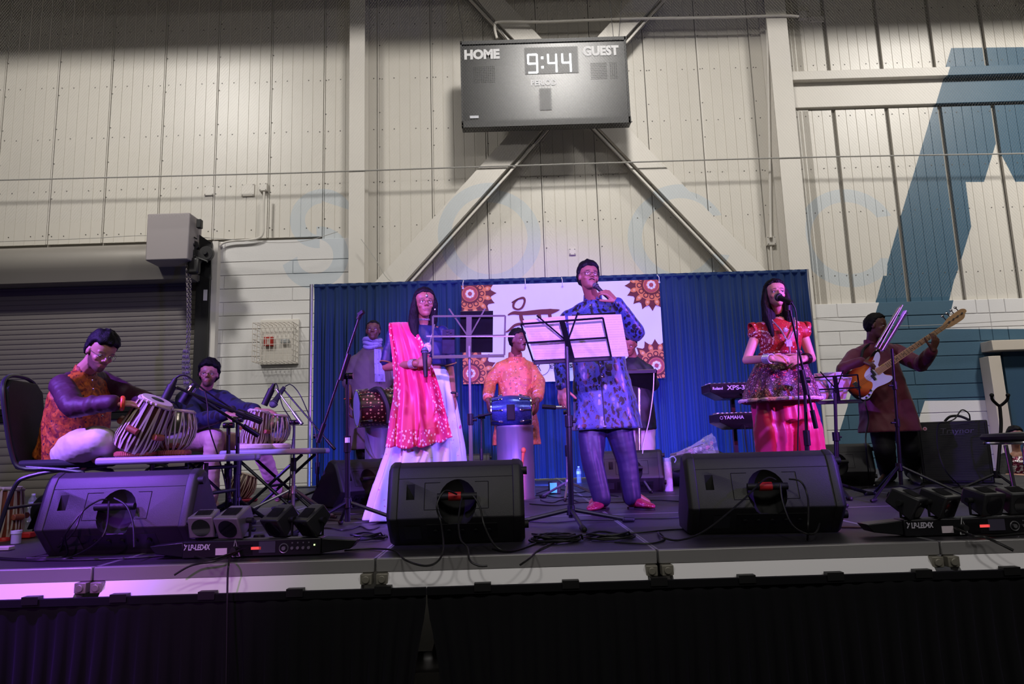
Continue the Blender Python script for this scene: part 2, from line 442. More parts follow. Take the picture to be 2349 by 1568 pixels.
# doorway in the right block wall
d1 = setting('door_1', (0, 0, 0)); d1['label'] = 'dark blue door in beige frame in the right block wall'
a = P(2262, 783, 12.7); b = P(2262, 806, 12.7)
M_beige = mat('beige_paint', srgb(200, 190, 176), 0.5)
wbox(a.x, a.x + 2.6, b.z, a.z, 12.55, 12.9).build('lintel', M_beige, d1, bev=0.008)
m = MB(); p0 = P(2270, 818, 12.72); p1 = P(2300, 1040, 12.72); m.bar(p0, (p0.x + 0.05, p1.y, 0.0), 0.22, 0.26, (0, 1, 0)); m.build('jamb', M_beige, d1, bev=0.006)
a = P(2300, 806, 12.8); b = P(2300, 914, 12.8)
wbox(a.x, a.x + 2.2, 0.0, a.z, 12.80, 12.88).build('door_leaf', mat('door_blue', srgb(48, 76, 100), 0.5), d1, bev=0.004)

# ------------------------------------------------------------------ roller door
dr = setting('door_2', (0, 0, 0)); dr['label'] = 'grey steel roller door with its rolled hood and chain hoist'
M_slat = mat('door_slat_grey', srgb(118, 112, 108), 0.5, 0.15, var=0.06, vs=1.5)
M_hood = mat('hood_grey', srgb(140, 135, 128), 0.45, 0.2, var=0.05, vs=1.0)
DD = 12.8
xdl = P(-260, 700, DD).x; xdr = P(458, 700, DD).x
zt = P(230, 650, DD).z
sh = 11.65 * DD / FPX
def slat_mesh(h, wd):
    prof = [(0.004, 0.0), (-0.001, h * 0.06), (-0.004, h * 0.30), (-0.004, h * 0.65), (0.0, h * 0.90), (0.010, h * 0.92), (0.010, h)]
    mb = MB(); n = len(prof); vs = [(0, y, z) for y, z in prof] + [(wd, y, z) for y, z in prof]
    mb.add(vs, [(i, n + i, n + i + 1, i + 1) for i in range(n - 1)]); return mb.mesh('slat', M_slat, True, 25)
sm = slat_mesh(sh, xdr - xdl)
zbar = P(230, 948, DD).z
z = zt - sh
while z > zbar + 0.10:
    o = link('slat', sm, dr); o.location = (xdl, DD, z); z -= sh
for dz in (0.0, 0.13):
    wbox(xdl, xdr, z - 0.06 - dz + 0.06, z + 0.01 - dz + 0.1, DD - 0.035, DD).build('bottom_bar', M_blk, dr)
z -= 0.14; sm2 = slat_mesh(sh * 1.6, xdr - xdl)
while z > -0.1:
    z -= sh * 1.6; o = link('slat', sm2, dr); o.location = (xdl, DD, z)
wbox(xdl, xdr, 0.0, zt, DD + 0.03, DD + 0.06).build('backing_sheet', M_blk, dr)
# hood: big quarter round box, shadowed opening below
za, zb_ = P(230, 556, 12.3).z, P(230, 640, 12.3).z; rr = (za - zb_) * 0.5
prof = [(13.0, za + 0.02), (12.55, za + 0.02)] + [(12.55 - rr * 0.95 * math.sin(t * pi / 16), za - rr * (1 - math.cos(t * pi / 16)) * 1.0) for t in range(0, 12)] + [(12.35, zb_ - 0.02), (12.62, zb_ - 0.03), (12.62, zb_), (13.0, zb_)]
xh = P(440, 560, 12.3).x
m = MB(); m.loft([[(x, y, z) for y, z in prof] for x in (xdl - 0.5, xh)]); m.build('hood', M_hood, dr, ang=30)
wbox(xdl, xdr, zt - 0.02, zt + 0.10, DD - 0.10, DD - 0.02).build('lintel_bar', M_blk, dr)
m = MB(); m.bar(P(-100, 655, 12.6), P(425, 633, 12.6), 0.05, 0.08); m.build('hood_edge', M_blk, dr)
wbox(xdr - 0.02, P(487, 700, DD).x, 0.0, P(470, 560, DD).z, 12.66, 12.95).build('guide_rail', mat('guide_black', srgb(26, 25, 25), 0.5), dr, bev=0.006)
wbox(P(489, 700, DD).x - 0.02, P(496, 700, DD).x + 0.03, 0.0, P(480, 556, DD).z, 12.72, 12.9).build('guide_edge', M_beam, dr)
MB().add([tuple(P(*q)) for q in ((467, 664, 12.655), (476, 664, 12.655), (475, 689, 12.655), (466, 689, 12.655))], [(0, 1, 2, 3)]).build('notice', mat('notice_paper', srgb(205, 200, 205), .6), dr)
# operator housing, gearbox and chains
hz = thing('operator_box', 'light grey metal operator box beside the roller door hood', 'box', P(385, 595, 11.9))
a = P(338, 490, 11.8); b = P(431, 594, 11.8); hb = wbox(a.x, b.x, b.z, a.z, 11.8, 12.3); hb.build('housing', mat('box_grey', srgb(156, 148, 149), 0.55), hz, bev=0.02)
m = MB(); m.box((b.x + 0.09, 12.0, a.z - 0.15), (0.08, 0.1, 0.16)); m.build('switch', M_blk, hz, bev=0.01)
hm = thing('door_hoist', 'black chain hoist gearbox on a plate at the roller door corner', 'hoist', P(460, 610, 12.2))
a = P(443, 528, 12.2); b = P(484, 556, 12.2); c = P(484, 640, 12.2); d = P(432, 622, 12.2); e = P(432, 570, 12.2)
m = MB(); m.add([(q.x, y, q.z) for y in (12.2, 12.24) for q in (a, b, c, d, e)], [(0, 1, 2, 3, 4), (9, 8, 7, 6, 5)] + [(i, (i + 1) % 5, 5 + (i + 1) % 5, 5 + i) for i in range(5)]); m.build('bracket_plate', M_blk, hm)
for px, py, r_ in ((476, 583, 0.13), (448, 592, 0.15), (450, 565, 0.08)):
    c = P(px, py, 12.1); m = MB(); m.cyl(c, c + V((0, -0.08, 0)), r_, n=20); m.cyl(c + V((0, -0.08, 0)), c + V((0, -0.12, 0)), r_ * 0.3); m.build('wheel', mat('hoist_dark', srgb(48, 47, 48), 0.4, 0.4), hm, bev=0.006)
m = MB(); m.box(tuple(P(446, 610, 12.0)), (0.20, 0.12, 0.30)); m.build('gear_case', mat('hoist_dark', (0, 0, 0)), hm, bev=0.04)
m = MB(); m.tube([P(436, 560, 12.0), P(450, 590, 12.0), P(476, 600, 12.0)], 0.02); m.tube([P(432, 548, 12.0), P(440, 541, 12.0), P(452, 548, 12.0)], 0.012); m.build('link_rod', M_blk, hm)
M_chain = mat('chain_steel', srgb(120, 112, 112), 0.4, 0.6)
ch = MB(); 
def chain(p0, p1, sag=0.0):
    p0, p1 = V(p0), V(p1); n = int((p1 - p0).length / 0.045)
    for i in range(n):
        t = (i + 0.5) / n; c = p0.lerp(p1, t) + V((0, 0, 0)); c.x += sag * math.sin(pi * t)
        a = V((0.016, 0, 0)) if i % 2 else V((0.003, 0.016, 0)); pts = []
        for j in range(7):
            th = 2 * pi * j / 6; pts.append(c + a * math.cos(th) + V((0, 0, 0.032)) * math.sin(th))
        ch.tube(pts, 0.006, 4, False)
ct = P(430, 605, 12.0)
for dx, px1, py1 in ((-0.02, 428, 885), (0.05, 430, 880), (0.0, 425, 870)):
    chain(ct + V((dx, 0, 0)), P(px1, py1, 12.0), 0.02)
for k in range(7): chain(P(426 + k * 1.4 - 4, 800, 12.0), P(428 - 4 + k * 1.4, 885, 12.0), 0.01 * (k - 3))
tag(ch.build('hoist_chain', M_chain), 'steel hoist chain hanging in a bundle beside the roller door', 'chain')

# ------------------------------------------------------------------ net and its cable
def netz(x):                                         # lower rim of the net
    px = [-9, -4.3, -2.9, -2.6, -1.9, 5.4, 12]; pz = [P(a_, b_, 11.7).z for a_, b_ in ((0, 556), (490, 545), (775, 530), (828, 548), (900, 640), (1880, 735), (2349, 735))]
    return float(np.interp(x, px, pz))
nv = []; nf = []; cx, cz = 0.052, 0.070; th = 0.00065
def netstrand(xs, dirn):
    z = 11.6; x = xs; pts = []
    stepz = 0.6
    while z > 3.0:
        if abs(x) < 9.8: pts.append((x, z))
        z -= stepz; x += dirn * stepz * cx / cz
    out = []
    for (x, z) in pts:
        if z < netz(x): break
        out.append((x, 11.70 + 0.05 * math.sin(x * 0.9 + z * 0.5) + 0.03 * math.sin(x * 2.3 - z), z))
    if len(out) < 2: return
    n = len(nv)
    for (x, y, z) in out: nv.extend([(x - th, y, z), (x + th, y, z), (x, y - 2 * th, z)])
    for i in range(len(out) - 1):
        a = n + 3 * i
        nf.extend([(a, a + 1, a + 4, a + 3), (a + 1, a + 2, a + 5, a + 4), (a + 2, a, a + 3, a + 5)])
x = -18.0
while x < 18.0:
    netstrand(x, 1); netstrand(x, -1); x += cx
me = bpy.data.meshes.new('safety_net'); me.from_pydata(nv, [], nf); me.materials.append(mat('net_twine', srgb(226, 222, 212), 0.7))
tag(link('safety_net', me), 'large diamond mesh safety net hanging in front of the upper wall', 'net')
m = MB(); pts = [P(px, py, 12.60) for px, py in ((-300, 420), (0, 413), (620, 398), (812, 392), (1245, 378), (1840, 361), (2349, 352), (2700, 345))]
m.tube(bez(pts, 6), 0.014, 6)
m.build('x', M_galv); o = bpy.data.objects['x']; o.name = 'steel_cable'; tag(o, 'long thin steel cable crossing the whole back wall below the scoreboard', 'cable')
m = MB(); pts = [P(px, py, 12.38) for px, py in ((-200, 560), (60, 552), (215, 546), (335, 540), (490, 546), (620, 556), (700, 552), (775, 531))]; m.tube(bez(pts, 6), 0.006, 5)
tag(m.build('net_rope', M_galv), 'thin slack rope along the lower edge of the net over the roller door', 'rope')
m = MB(); pts = [P(px, py, 12.38) for px, py in ((828, 548), (860, 592), (900, 648), (1000, 690))]; m.tube(bez(pts, 6), 0.006, 5)
tag(m.build('net_rope', M_galv), 'thin net rope slanting down from the left white column', 'rope')
m = MB(); pts = [P(px, py, 12.38) for px, py in ((1850, 730), (1960, 738), (2060, 747), (2200, 742), (2349, 734), (2500, 730))]; m.tube(bez(pts, 6), 0.006, 5)
tag(m.build('net_rope', M_galv), 'thin slack net rope behind the bass player', 'rope')
# conduits and boxes on the wall
def jbox(px, py, w_, h_, label, D=12.955, dep=0.09, m_=None, pr='junction_box'):
    c = P(px, py, D); t = thing(pr, label, 'electrical box', c)
    MB().box(tuple(c), (w_, dep, h_)).build('housing', m_ or M_beam, t, bev=0.006)
    sm_ = MB()
    for a_ in (-1, 1):
        for b_ in (-1, 1): sm_.cyl(c + V((a_ * (w_ / 2 - 0.02), -dep / 2, b_ * (h_ / 2 - 0.02))), c + V((a_ * (w_ / 2 - 0.02), -dep / 2 - 0.006, b_ * (h_ / 2 - 0.02))), 0.009, n=6)
    sm_.build('screws', M_screw, t); return t
jbox(605, 430, 0.15, 0.16, 'small white junction box on the wall left of the painted S')
jbox(569, 436, 0.25, 0.25, 'flat square blanking plate on the wall left of the junction box', 12.985, 0.03)
jbox(480, 437, 0.19, 0.2, 'flat blanking plate leftmost on the wall above the roller door', 12.985, 0.03)
jbox(1768, 553, 0.17, 0.17, 'small junction box beside the right white column above the blue curtain')
jbox(1313, 577, 0.13, 0.13, 'small square socket plate on the wall above the lead singer', 12.985, 0.03)
jbox(1841, 36, 0.17, 0.17, 'junction box at the top beside the right white column')
jbox(1873, 44, 0.30, 0.13, 'wide blanking plate beside the topmost junction box', 12.985, 0.03)
def conduit(pts, r, label, D=12.96):
    m = MB(); m.tube(bez([P(a, b, D) for a, b in pts], 6), r, 8); return tag(m.build('conduit', M_beam), label, 'conduit')
conduit(((606, 440), (604, 500), (603, 535), (590, 547), (560, 551), (530, 553), (508, 560), (497, 580), (494, 640), (490, 720), (484, 820), (478, 1000)), 0.022, 'white conduit bending down around the corner of the left block wall', 12.78)
conduit(((1768, 562), (1771, 600), (1774, 650), (1778, 700)), 0.022, 'short white conduit running down below the box by the right column')
conduit(((1140, 88), (1135, 60), (1150, 50), (1250, 50), (1450, 43), (1650, 40), (1790, 36), (1832, 38)), 0.026, 'white conduit crossing the wall above the scoreboard', 12.58)
conduit(((1757, -20), (1762, 180), (1766, 400), (1768, 545)), 0.03, 'vertical white conduit just left of the right column', 12.86)
# alarm strobe in its wire cage
cg = thing('alarm_cage', 'white wire cage over a red alarm on the left block wall', 'wire cage', P(630, 830, 12.5))
a = P(580, 740, 12.45); b = P(668, 826, 12.45); M_w = mat('white_wire', srgb(214, 206, 196), 0.5)
wbox(P(598, 785, 12.84).x, P(686, 785, 12.84).x, P(640, 836, 12.84).z, P(640, 733, 12.84).z, 12.80, 12.855).build('back_plate', M_beam, cg, bev=0.01)
m = MB(); nx, nz, ny = 9, 7, 3
for i in range(nx + 1):
    x = a.x + (b.x - a.x) * i / nx
    m.tube([(x, 12.8, a.z), (x, 12.45, a.z), (x, 12.45, b.z), (x, 12.8, b.z)], 0.006, 5)
for i in range(nz + 1):
    z = b.z + (a.z - b.z) * i / nz
    m.tube([(a.x, 12.8, z), (a.x, 12.45, z), (b.x, 12.45, z), (b.x, 12.8, z)], 0.006, 5)
for i in range(1, ny):
    y = 12.45 + 0.35 * i / ny; m.tube([(a.x, y, b.z), (a.x, y, a.z), (b.x, y, a.z), (b.x, y, b.z), (a.x, y, b.z)], 0.006, 5)
m.build('wire_grid', M_w, cg)
al = thing('fire_alarm', 'red fire alarm sounder inside the wire cage', 'alarm', P(616, 785, 12.75)); c = P(617, 783, 12.76)
MB().box(tuple(c), (0.17, 0.08, 0.17)).build('housing', mat('alarm_red', srgb(170, 38, 30), 0.4), al, bev=0.01)
m = MB(); m.box((c.x, c.y - 0.045, c.z), (0.05, 0.02, 0.1)); m.build('lens', mat('alarm_lens', srgb(210, 190, 180), 0.3), al)
sw = thing('strobe_light', 'small clear strobe light beside the red alarm in the cage', 'strobe', P(654, 785, 12.75)); c = P(654, 782, 12.76)
MB().box(tuple(c), (0.15, 0.06, 0.08)).build('housing', mat('strobe_grey', srgb(170, 172, 172), 0.3), sw, bev=0.01)

# ------------------------------------------------------------------ scoreboard
DB = 12.05
A4 = [P(1054, 98, DB), P(1436, 83, DB), P(1448, 283, DB), P(1061, 293, DB)]
zt_ = (A4[0].z + A4[1].z) / 2; zb_ = (A4[2].z + A4[3].z) / 2; xa_ = (A4[0].x + A4[3].x) / 2; xb_ = (A4[1].x + A4[2].x) / 2
sb = thing('scoreboard', 'black electronic scoreboard reading HOME, GUEST and 9:44 hung on the wall', 'scoreboard', ((xa_ + xb_) / 2, DB, zb_))
M_bd = mat('scoreboard_black', srgb(13, 13, 14), 0.34); M_dig = mat('digit_lit', (0, 0, 0), 0.5, emit=(0.92, 0.96, 1.0), es=9.0)
M_ltr = mat('letter_white', srgb(205, 205, 205), 0.6); M_dim = mat('digit_off', srgb(62, 62, 60), 0.6)
wbox(xa_, xb_, zb_, zt_, DB, DB + 0.2).build('cabinet', M_bd, sb, bev=0.015)
W_, H_ = xb_ - xa_, zt_ - zb_
m = MB(); f_ = 0.05
for c_, s_ in (((xa_ + xb_) / 2, zt_ - 0.03), ((xa_ + xb_) / 2, zb_ + 0.05)): pass
m.box(((xa_ + xb_) / 2, DB - 0.012, zt_ - 0.035), (W_, 0.03, 0.07)); m.box(((xa_ + xb_) / 2, DB - 0.012, zb_ + 0.06), (W_, 0.03, 0.12))
m.box((xa_ + 0.015, DB - 0.012, (zt_ + zb_) / 2), (0.03, 0.03, H_)); m.box((xb_ - 0.03, DB - 0.012, (zt_ + zb_) / 2), (0.03, 0.03, H_)); m.build('frame', mat('frame_black', srgb(16, 16, 17), 0.5), sb)
def U(u, v): return V((xa_ + W_ * u, DB - 0.008, zt_ - H_ * v))
text('lettering', 'HOME', facing(U(0.022, 0.205)), 0.25, M_ltr, sb, bold=0.014, sx=0.93)
text('lettering', 'GUEST', facing(U(0.735, 0.205)), 0.25, M_ltr, sb, bold=0.014, sx=0.88)
text('lettering', 'PERIOD', facing(U(0.415, 0.535)), 0.15, M_ltr, sb, bold=0.009, sx=0.94)
SEG = {'9': 'abcdfg', '4': 'bcfg'}
def digit(u, v, ch_, w_=0.115, h_=0.36, t_=0.030):
    c = U(u, v); a_ = {'a': ((0, h_), (w_, h_)), 'g': ((0, h_ / 2), (w_, h_ / 2)), 'd': ((0, 0), (w_, 0)), 'f': ((0, h_ / 2), (0, h_)), 'e': ((0, 0), (0, h_ / 2)), 'b': ((w_, h_ / 2), (w_, h_)), 'c': ((w_, 0), (w_, h_ / 2))}
    m = MB()
    for s_ in SEG[ch_]:
        (x1, z1), (x2, z2) = a_[s_]; d_ = V((x2 - x1, 0, z2 - z1)).normalized() * (t_ * 0.3)
        m.bar(c + V((x1, -0.006, z1)) + d_ * 0, c + V((x2, -0.006, z2)) - d_ * 0, t_, 0.008, (0, 1, 0))
    m.build('digit', M_dig, sb)
m = MB(); m.box((U(0.545, 0).x, DB - 0.003, U(0, 0.25).z), (W_ * 0.32, 0.012, H_ * 0.31)); m.build('clock_window', mat('window_dark', srgb(30, 30, 32), 0.45), sb)
for u, c_ in ((0.405, '9'), (0.525, '4'), (0.610, '4')): digit(u, 0.39, c_, 0.165 if c_ == '9' else 0.15)
m = MB()
for v in (0.22, 0.33): m.box((U(0.49, v).x, DB - 0.014, U(0, v).z), (0.04, 0.01, 0.04))
m.build('digit', M_dig, sb)
def led(u0, v0, u1, v1, nu, nv_, nm='unlit_digit'):
    m = MB()
    for i in range(nu):
        for j in range(nv_):
            c = U(u0 + (u1 - u0) * i / (nu - 1), v0 + (v1 - v0) * j / (nv_ - 1)); m.box((c.x, DB - 0.004, c.z), (0.012, 0.01, 0.012))
    m.build(nm, M_dim, sb)['kind'] = 'stuff'
m = MB(); m.box((U(0.50, 0).x, DB - 0.004, U(0, 0.70).z), (W_ * 0.07, 0.012, H_ * 0.25)); m.build('period_window', mat('window_dark', (0, 0, 0)), sb)
led(0.475, 0.60, 0.525, 0.80, 7, 13); led(0.78, 0.30, 0.87, 0.48, 12, 10); led(0.08, 0.30, 0.20, 0.48, 12, 10); led(0.895, 0.30, 0.93, 0.48, 4, 10)
m = MB(); c = U(0.075, 0.88); m.box((c.x, DB - 0.01, c.z), (W_ * 0.052, 0.012, 0.05)); m.build('maker_plate', mat('plate_white', srgb(190, 192, 200), 0.5), sb)
for (u, px, py) in ((0.02, 1046, -30), (0.93, 1395, -30), (0.96, 1430, -60), (0.30, 1080, -20)):
    cb = MB(); cb.tube([U(u, 0.0) + V((0, 0.1, 0)), P(px, py, DB + 0.1)], 0.006, 5); cb.build('hanging_cable', M_blk, sb)

# ------------------------------------------------------------------ stage
YF = G(1174, 1270).y; YB = 10.35
st = thing('stage', 'low modular stage of black decks with aluminium edge', 'stage', (0, YF, 0))
kd = NT('deck_black'); nn = kd.noise(2.2, kd.co('Object', (0.6, 9, 1)), 5); kd.l(kd.mix(nn, srgb(24, 22, 27), srgb(40, 37, 45)), kd.b.inputs['Base Color'])
kd.l(kd.math('ADD', kd.math('MULTIPLY', kd.noise(1.3, detail=5), 0.3), 0.36), kd.b.inputs['Roughness']); kd.b.inputs['Specular IOR Level'].default_value = .7; kd.bump(kd.noise(180), 0.15, 0.002); M_deck = kd.m
M_alu = mat('aluminium', srgb(150, 148, 148), 0.42, 0.35, var=0.08, vs=4)
M_wht = mat('white_edge', srgb(240, 238, 240), 0.45)
xs_ = [G(x, y).x for x, y in ((-480, 1318), (232, 1296), (857, 1277), (1482, 1253), (2110, 1232), (2700, 1215))]
step_ = (xs_[4] - xs_[1]) / 3; xs_ = [xs_[1] + step_ * k for k in range(-4, 7)]
ys_ = [YF, G(1550, 1175).y, G(1550, 1136).y, G(1550, 1111).y, YB]
for i in range(len(xs_) - 1):
    for j in range(len(ys_) - 1):
        wd, dp = xs_[i + 1] - xs_[i], ys_[j + 1] - ys_[j]; c = ((xs_[i] + xs_[i + 1]) / 2, (ys_[j] + ys_[j + 1]) / 2)
        MB().box((c[0], c[1], S - 0.02), (wd - 0.024, dp - 0.024, 0.04)).build('deck_panel', M_deck, st)
        m = MB()
        for a_, b_ in ((-1, 0), (1, 0), (0, -1), (0, 1)):
            if a_: m.box((c[0] + a_ * (wd / 2 - 0.0068), c[1], S - 0.021), (0.0104, dp - 0.003, 0.042))
            else: m.box((c[0], c[1] + b_ * (dp / 2 - 0.0068), S - 0.021), (wd - 0.003, 0.0104, 0.042))
        m.build('deck_trim', mat('trim_bright', srgb(150, 150, 155), 0.4, 0.5), st)
zA = P(1174, 1272, YF).z; zB = P(1174, 1297, YF).z; zC = P(1174, 1318, YF).z
for i in range(len(xs_) - 1):
    x0_, x1_ = xs_[i] + 0.004, xs_[i + 1] - 0.004
    wbox(x0_, x1_, S - 0.056, S + 0.001, YF - 0.025, YF + 0.01).build('edge_rail', M_alu, st, bev=0.004)
    m = MB(); m.loft([[(x, YF + .01, S - .057), (x, YF - .022, S - .057), (x, YF - .070, S - .118), (x, YF - .066, S - .124), (x, YF + .01, S - .122)] for x in (x0_ + .05, x1_ - .05)]); m.build('edge_strip', M_wht, st)
    for xx in (x0_ + 0.03, x1_ - 0.03):
        m = MB(); m.box((xx, YF - 0.03, S - 0.080), (0.05, 0.05, 0.044)); m.cyl((xx, YF - 0.062, S - 0.080), (xx, YF - 0.05, S - 0.080), 0.016, n=12); m.build('corner_bracket', mat('bracket_alu', srgb(140, 136, 124), 0.4, 0.3), st, bev=0.003)
for i in range(len(xs_) - 1):
    x = xs_[i] + 0.05
    for y in (YF + 0.25, YF + 3.4, YB - 0.2): MB().cyl((x, y, 0), (x, y, S - 0.05), 0.03, n=10).build('leg', M_alu, st)
wbox(xs_[0], xs_[-1], 0.3, 0.36, YF + 0.22, YF + 0.27).build('cross_brace', M_alu, st)
# skirt: pleated black cloth with hook tabs; gap with a strut behind
ks = NT('skirt_cloth'); ks.b.inputs['Base Color'].default_value = (0.004, 0.004, 0.005, 1); ks.b.inputs['Roughness'].default_value = 0.9; ks.b.inputs['Sheen Weight'].default_value = 0.05
ks.b.inputs['Sheen Tint'].default_value = (0.5, 0.4, 0.8, 1); ks.b.inputs['Specular IOR Level'].default_value = 0.2; M_skirt = ks.m
xg = P(985, 1500, YF).x
def skirt(x0_, x1_, label, seed, gapside=0):
    rs = random.Random(seed); t = thing('stage_skirt', label, 'curtain', ((x0_ + x1_) / 2, YF - 0.05, 0))
    n = int((x1_ - x0_) / 0.006); ztop = S - 0.112; rows = 14; vs = []; fs = []
    ph = 0.0; phs = []
    for i in range(n + 1): ph += 2 * pi * 0.006 / (0.085 * (1 + 0.4 * noise.noise(V((i * 0.01, seed, 0))))); phs.append(ph)
    for j in range(rows + 1):
        v = j / rows; z = ztop * (1 - v)
        for i in range(n + 1):
            x = x0_ + (x1_ - x0_) * i / n; am = 0.002 + 0.020 * min(1, v * 1.5)
            q = math.cos(phs[i]); y = YF - 0.085 - am * (abs(q) ** 0.6 * (1 if q > 0 else -1)) - 0.03 * v + 0.02 * noise.noise(V((x * 1.5, v * 2, seed)))
            xx = x + 0.05 * v * noise.noise(V((x * 2.0, 5, seed)))
            if gapside: xx += gapside * 0.11 * max(0, 1 - abs(x - (x1_ if gapside < 0 else x0_)) / 0.35) * (max(0, v - 0.12) ** 0.7)
            vs.append((xx, y, z))
    for j in range(rows):
        for i in range(n): a = j * (n + 1) + i; fs.append((a, a + 1, a + n + 2, a + n + 1))
    m = MB().add(vs, fs); o = m.build('cloth', M_skirt, t, ang=180)
    so = o.modifiers.new('thick', 'SOLIDIFY'); so.thickness = 0.003
    wbox(x0_, x1_, ztop - 0.03, ztop, YF - 0.10, YF - 0.075).build('hem_band', M_skirt, t)
    x = x0_ + 0.2
    while x < x1_ - 0.1: wbox(x, x + 0.07, ztop - 0.02, ztop + 0.012, YF - 0.106, YF - 0.07).build('clip', mat('clip_black', srgb(14, 14, 16), 0.5), t); x += 0.37
skirt(xs_[0], xg, 'black pleated stage skirt cloth, left of the gap', 3, -1)
skirt(xg + 0.004, xs_[-1], 'black pleated stage skirt cloth, right of the gap', 5, 1)
g1 = P(960, 1520, YF + 0.18); g2 = P(1030, 1512, YF + 0.18); m = MB(); m.cyl(g1 - V((0.4, 0, 0)), g2 + V((0.3, 0, 0)), 0.045, n=16); m.cyl(P(992, 1507, YF + 0.18), P(1004, 1470, YF + 0.22), 0.012, n=8)
m.build('lower_tube', M_alu, st)

# ------------------------------------------------------------------ pipe and drape, banner
DC = 10.0
pd = thing('pipe_and_drape', 'blue drape hung on a pipe frame at the back of the stage', 'curtain', P(1290, 1090, DC))
kc = NT('drape_blue'); kc.b.inputs['Base Color'].default_value = (*srgb(3, 48, 98), 1); kc.b.inputs['Roughness'].default_value = 0.75; kc.b.inputs['Sheen Weight'].default_value = 0.1
kc.bump(kc.noise(220), 0.12, 0.002); M_drape = kc.m
xc0, xc1 = P(719, 860, DC).x, P(1866, 850, DC).x; zr0, zr1 = P(719, 657, DC).z, P(1866, 623, DC).z
npan = 8; zc = (zr0 + zr1) / 2
for k in range(npan):
    a_ = xc0 + (xc1 - xc0) * k / npan; b_ = xc0 + (xc1 - xc0) * (k + 1) / npan + .03; n = 110; rows = 16; vs = []; fs = []
    zt = zc
    for j in range(rows + 1):
        v = j / rows; z = zt + 0.03 - (zt + 0.03 - S - 0.02) * v
        for i in range(n + 1):
            u = i / n; x = a_ + (b_ - a_) * u; f = 2 * pi * u * 6.0 + 3.2 * noise.noise(V((x * 1.9, k, 0)))
            am = 0.008 + 0.036 * min(1, v * 3) * max(.1, 0.55 + 1.0 * noise.noise(V((x * 2.6, 3, v * .6 + k))))
            y = DC - am * math.sin(f) - 0.018 * math.sin(2.6 * f + k) * min(1, v * 4)
            if v < 0.02: y -= 0.03
            vs.append((x + 0.02 * v * math.sin(f * 0.5), y, z))
    for j in range(rows):
        for i in range(n): q = j * (n + 1) + i; fs.append((q, q + 1, q + n + 2, q + n + 1))
    o = MB().add(vs, fs).build('drape_panel', M_drape, pd, ang=180)
    m = MB(); pts = [(a_ + (b_ - a_) * i / 24, DC, zt + 0.0) for i in range(25)]; m.tube(pts, [0.034 + 0.006 * math.sin(i * 2.3) for i in range(25)], 10); m.build('rod_pocket', M_drape, pd)
M_pole = mat('pole_silver', srgb(190, 188, 196), 0.35, 0.7)
for x in (xc0 - 0.05, xc1 + 0.05):
    m = MB(); m.cyl((x, DC + 0.02, S), (x, DC + 0.02, zc + 0.04), 0.026); m.build('upright', M_pole, pd)
    MB().box((x, DC + 0.02, S + 0.008), (0.4, 0.4, 0.012)).build('base_plate', M_blk, pd)
# banner printed white with dark red script and orange mandala corners, built as thin applied layers
bn = thing('event_banner', 'white banner with orange flower corners and dark red script on the drape', 'banner', P(1290, 880, 9.84))
DBN = 9.84
bx0, bx1 = P(1060, 760, DBN).x, P(1519, 760, DBN).x; bz1, bz0 = P(1290, 648, DBN).z, P(1290, 874, DBN).z
BW, BH = bx1 - bx0, bz1 - bz0
def by(u, v): return DBN + 0.0012 * math.sin(u * 19 + 1) * (1 - v)
kb = NT('banner_white'); kb.l(kb.mix(kb.noise(1.2), srgb(226, 222, 232), srgb(238, 236, 242)), kb.b.inputs['Base Color']); kb.b.inputs['Roughness'].default_value = 0.55; kb.bump(kb.noise(2.2, kb.co('Object', (1, 1, .35)), 2), 1.0, .05); M_ban = kb.m
m = MB(); nu_, nv_ = 60, 20
for s_ in (0, 1):
    m.add([(bx0 + BW * i / nu_, by(i / nu_, j / nv_) + s_ * 0.004, bz1 - BH * j / nv_) for j in range(nv_ + 1) for i in range(nu_ + 1)],
          [((j * (nu_ + 1) + i), (j * (nu_ + 1) + i + 1), (j + 1) * (nu_ + 1) + i + 1, (j + 1) * (nu_ + 1) + i)[:: (1 if s_ else -1)] for j in range(nv_) for i in range(nu_)])
m.build('cloth', M_ban, bn, ang=60)
M_mar = mat('print_maroon', srgb(104, 28, 30), 0.55); M_org = mat('print_orange', srgb(226, 132, 74), 0.55); M_pea = mat('print_peach', srgb(240, 176, 130), 0.55); M_wh2 = mat('print_white', srgb(238, 228, 226), 0.55); M_ros = mat('print_rose', srgb(176, 70, 76), 0.55)
def clip4(pl):                                      # cut a shape at the banner's edges
    for ax, lim, sg in ((0, 0, 1), (0, BW, -1), (1, 0, -1), (1, -BH, 1)):
        o_ = []
        for i in range(len(pl)):
            a_, b_ = pl[i - 1], pl[i]; da, db = (a_[ax] - lim) * sg, (b_[ax] - lim) * sg
            if (da >= 0) != (db >= 0): t_ = da / (da - db); o_.append((a_[0] + (b_[0] - a_[0]) * t_, a_[1] + (b_[1] - a_[1]) * t_))
            if db >= 0: o_.append(b_)
        pl = o_
        if not pl: break
    return pl
def shape(name, polys, m_, layer):                   # polys in metres from the banner's top left corner
    mb = MB()
    for poly in polys:
        q = []
        poly = clip4(poly)
        if len(poly) < 3: continue
        for (x, z) in poly: q.append((bx0 + min(max(x, 0), BW), by(min(max(x, 0), BW) / BW, min(max(-z, 0), BH) / BH) - 0.0024 * layer, bz1 + min(max(z, -BH), 0)))
        mb.add(q, [tuple(range(len(q)))])
    return mb.build(name, m_, bn, smooth=False)
def circ(cx_, cz_, r, n=24): return [(cx_ + r * math.cos(2 * pi * i / n), cz_ + r * math.sin(2 * pi * i / n)) for i in range(n)]
